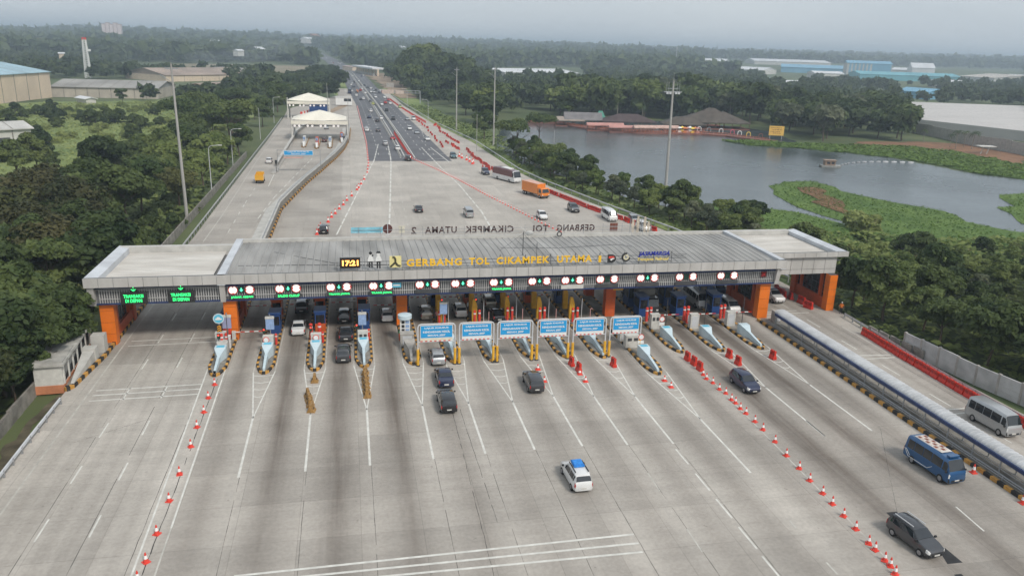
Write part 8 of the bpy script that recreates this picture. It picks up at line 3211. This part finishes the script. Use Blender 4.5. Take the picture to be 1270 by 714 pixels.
AC = {'white': WHITE, 'grey': GREYM, 'pink': mat('hot_pink', (0.6, 0.08, 0.15), 0.6), 'yellow': mat('bright_yellow', (0.75, 0.55, 0.08), 0.6), 'brown': PINK}
for k, (px, py, cc) in enumerate(ARC):
    g = G(px, py - 1.5)
    b = MB()
    pts = [(0.9 * math.cos(PI * j / 8), 0, 1.1 + 0.8 * math.sin(PI * j / 8)) for j in range(9)]
    b.tube([(0.9, 0, 0)] + pts + [(-0.9, 0, 0)], 0.16, 6)
    o = b.build('deck_arch', AC[cc], None, 0.8, (g.x, g.y, 0.2))
    tag(o, f'{cc} round arch on the lake deck, {ORD[k]} from the left', 'arch', 'arches on the lake deck')
rs2 = random.Random(8)
for k in range(10):
    g = G(836 + k * 3.2, 165.5 + k * 0.15 - rs2.uniform(0.5, 2.0))
    b = MB()
    b.box(-0.7, 0.7, -0.5, 0.5, 0, 0.9)
    b.prism([(-1.0, -0.8), (1.0, -0.8), (1.0, 0.8), (-1.0, 0.8)], 1.9, 2.6, top=[(-0.1, -0.1), (0.1, -0.1), (0.1, 0.1), (-0.1, 0.1)])
    b.cyl((0, 0, 0.9), (0, 0, 1.9), 0.06, 0.06, 5)
    o = b.build('deck_stall', [mat('orange_stall', (0.60, 0.20, 0.06), 0.7), PINKR, WHITE, AC['yellow']][k % 4], None, None, (g.x, g.y, 0.25))
    tag(o, 'small bright parasol table in the cluster beside the tall floodlight mast', 'parasol table', 'parasol tables on the lake deck')
t = thing('red_fence', 'low faded red fence on the bank at the left end of the lake', 'fence', (0, 0, 0))
wall_path([Vector((g.x, g.y, 0)) for g in (G(655, 152), G(672, 151.5), G(690, 153))], 0.4, 0.3, 2.2, PINK, 'panel', t)
g = G(962, 172)
t = thing('billboard', 'yellow billboard with brown lines of writing on the lake shore', 'billboard', (g.x, g.y, -0.3), -0.3)
b = MB(); b.box(-3.1, 3.1, 0, 0.25, 1.6, 5.6); sg = b.build('board', mat('yellow_board', (0.72, 0.45, 0.10), 0.6, 0.1), t)
b = MB()
for z, a_, c_ in ((4.7, -2.4, 2.0), (3.9, -2.0, 2.4), (3.1, -2.5, 1.5), (2.4, -1.5, 2.1)):
    x = a_
    while x < c_:
        ww = rs2.uniform(0.3, 0.9)
        b.box(x, min(c_, x + ww), -0.05, -0.01, z, z + 0.32)
        x += ww + 0.25
b.build('lettering', mat('brown_print', (0.32, 0.15, 0.05), 0.7), sg)
b = MB(); b.box(-2.6, -2.35, 0.25, 0.45, 0, 5.4); b.box(2.35, 2.6, 0.25, 0.45, 0, 5.4); b.build('post', GREYM, t)
# dredge boat and floats
g = G(1029, 207.5, -0.4)
t = thing('boat', 'small grey brown work boat with cabin on the lake', 'boat', (g.x, g.y, -0.4), -0.25)
b = MB()
out = [(-3.2, -1.5), (2.6, -1.5), (3.8, 0), (2.6, 1.5), (-3.2, 1.5)]
b.prism([(p[0] * 0.9, p[1] * 0.85) for p in out], -0.2, 0.7, top=out)
b.build('hull', mat('grey_hull', (0.32, 0.32, 0.30), 0.7, 0.2), t)
b = MB(); b.box(-2.0, 1.4, -1.1, 1.1, 0.7, 2.3); b.build('cabin', mat('brown_cabin', (0.22, 0.16, 0.12), 0.8, 0.2), t)
b = MB(); b.box(-2.3, 1.7, -1.3, 1.3, 2.3, 2.45); b.build('roof', mat('rusty_roof', (0.30, 0.22, 0.17), 0.8, 0.2), t)
b = MB(); b.box(-1.4, -0.4, -1.13, -1.09, 1.2, 1.9); b.box(0.1, 1.0, -1.13, -1.09, 1.2, 1.9); b.build('window', GLASS, t)
FLO = MB().cyl((-0.9, 0, 0), (0.9, 0, 0), 0.32, 0.32, 8).cyl((-0.3, 0, 0), (0.3, 0, 0), 0.40, 0.40, 8).mesh('pipe_float', GREYM, 0.7)
FP = [G(1040, 206, -0.4), G(1052, 203, -0.4), G(1068, 201.5, -0.4), G(1095, 201, -0.4), G(1132, 202, -0.4)]
for p, r in along([(q.x, q.y) for q in FP], 3.0):
    put(FLO, 'pipe_float', 'grey float in the line trailing from the work boat', 'float', (p.x, p.y, -0.32), r + PI / 2, 'pipe floats behind the work boat', 1.0)
# right bank: shelter, block wall, pale yard
g = G(1221, 190)
t = thing('shelter', 'white flat roofed open shelter on two legs on the right bank', 'shelter', (g.x, g.y, -0.3), -0.2)
b = MB(); b.box(-3.2, 3.2, -2, 2, 2.9, 3.15); b.build('roof', OFFWHITE, t)
b = MB()
for s_ in (-1, 1):
    b.cyl((s_ * 1.2 - 0.4, 0, 0), (s_ * 1.2 + 0.4, 0, 2.9), 0.2, 0.16, 8)
b.build('leg', OFFWHITE, t)
t = thing('block_wall', 'grey stepped concrete block wall on the right bank', 'wall', (0, 0, 0))
BW = [G(1128, 163), G(1165, 170), G(1210, 181), G(1300, 197)]
b = MB()
for a, c in zip(BW[:-1], BW[1:]):
    L = (c - a).length
    n = int(L / 6)
    for k in range(n):
        p, q = a.lerp(c, k / n), a.lerp(c, (k + 0.985) / n)
        d = (q - p).normalized()
        nn = Vector((-d.y, d.x, 0)) * 0.3
        b.prism([(v.x, v.y) for v in (p, q, q + nn, p + nn)], -0.5, 4.4 + 0.18 * (k % 3))
b.build('panel', CONC, t)
t = thing('pale_hall', 'very wide low pale roof behind the grey block wall on the right', 'hall roof', (0, 0, 0))
b = MB()
rowsY = np.linspace(0, 1, 13)
A0, A1 = G(1120, 156), G(1300, 178)
B0, B1 = G(1038, 131), G(1330, 141)
prev = None
vs, fs = [], []
for j, u in enumerate(rowsY):
    l, r = A0.lerp(B0, u), A1.lerp(B1, u)
    z = 4.2 if j % 2 == 0 else 5.2
    vs += [(l.x, l.y, z), (r.x, r.y, z)]
    if j:
        fs.append((2 * j - 2, 2 * j - 1, 2 * j + 1, 2 * j))
k = len(vs)
vs += [(A0.x, A0.y, -0.5), (A1.x, A1.y, -0.5)]
fs.append((0, k, k + 1, 1))
b.add(vs, fs)
b.build('roof', mat('dusty_white_roof', (0.47, 0.45, 0.43), 0.8, 0.08, 0.05, stretch=(0.2, 1.5, 1), detail=8), t)

# ------------------------------------------------------------------ the haze in the air
hb = MB().box(-7400, 7600, -260, 8600, -1.8, 95.0)
hz = bpy.data.materials.new('haze_air')
hz.use_nodes = True
_t = hz.node_tree
_t.nodes.clear()
_o = _t.nodes.new('ShaderNodeOutputMaterial')
_v = _t.nodes.new('ShaderNodeVolumePrincipled')
_v.inputs['Color'].default_value = (0.74, 0.88, 1.0, 1)
_v.inputs['Density'].default_value = 0.00032
_v.inputs['Anisotropy'].default_value = 0.2
_t.links.new(_v.outputs[0], _o.inputs['Volume'])
haze = hb.build('haze', hz)
haze['kind'] = 'stuff'
haze['label'] = 'pale blue haze over the far woods and hills'
haze['category'] = 'haze'

# thin smoke rising from the open field at the left
b = MB()
c0 = G(286, 86)
for (dx, dz, rx, rz) in ((0, 5, 26, 6), (-22, 12, 32, 8), (18, 16, 36, 8), (45, 26, 40, 9)):
    n, m = 12, 7
    vs = []
    for j in range(m + 1):
        th = PI * j / m
        for k in range(n):
            f = 2 * PI * k / n
            vs.append((c0.x + dx + rx * math.sin(th) * math.cos(f), c0.y + 14 * math.sin(th) * math.sin(f), dz + rz * math.cos(th)))
    fs = [(j * n + k, (j + 1) * n + k, (j + 1) * n + (k + 1) % n, j * n + (k + 1) % n) for j in range(m) for k in range(n)]
    b.add(vs, fs)
sm = bpy.data.materials.new('thin_smoke')
sm.use_nodes = True
_t = sm.node_tree
_t.nodes.clear()
_o = _t.nodes.new('ShaderNodeOutputMaterial')
_v = _t.nodes.new('ShaderNodeVolumePrincipled')
_v.inputs['Color'].default_value = (0.85, 0.92, 1.0, 1)
_v.inputs['Density'].default_value = 0.005
_t.links.new(_v.outputs[0], _o.inputs['Volume'])
o = b.build('smoke', sm)
o['kind'] = 'stuff'
o['label'] = 'thin pale smoke drifting over the dry field at the left'
o['category'] = 'smoke'
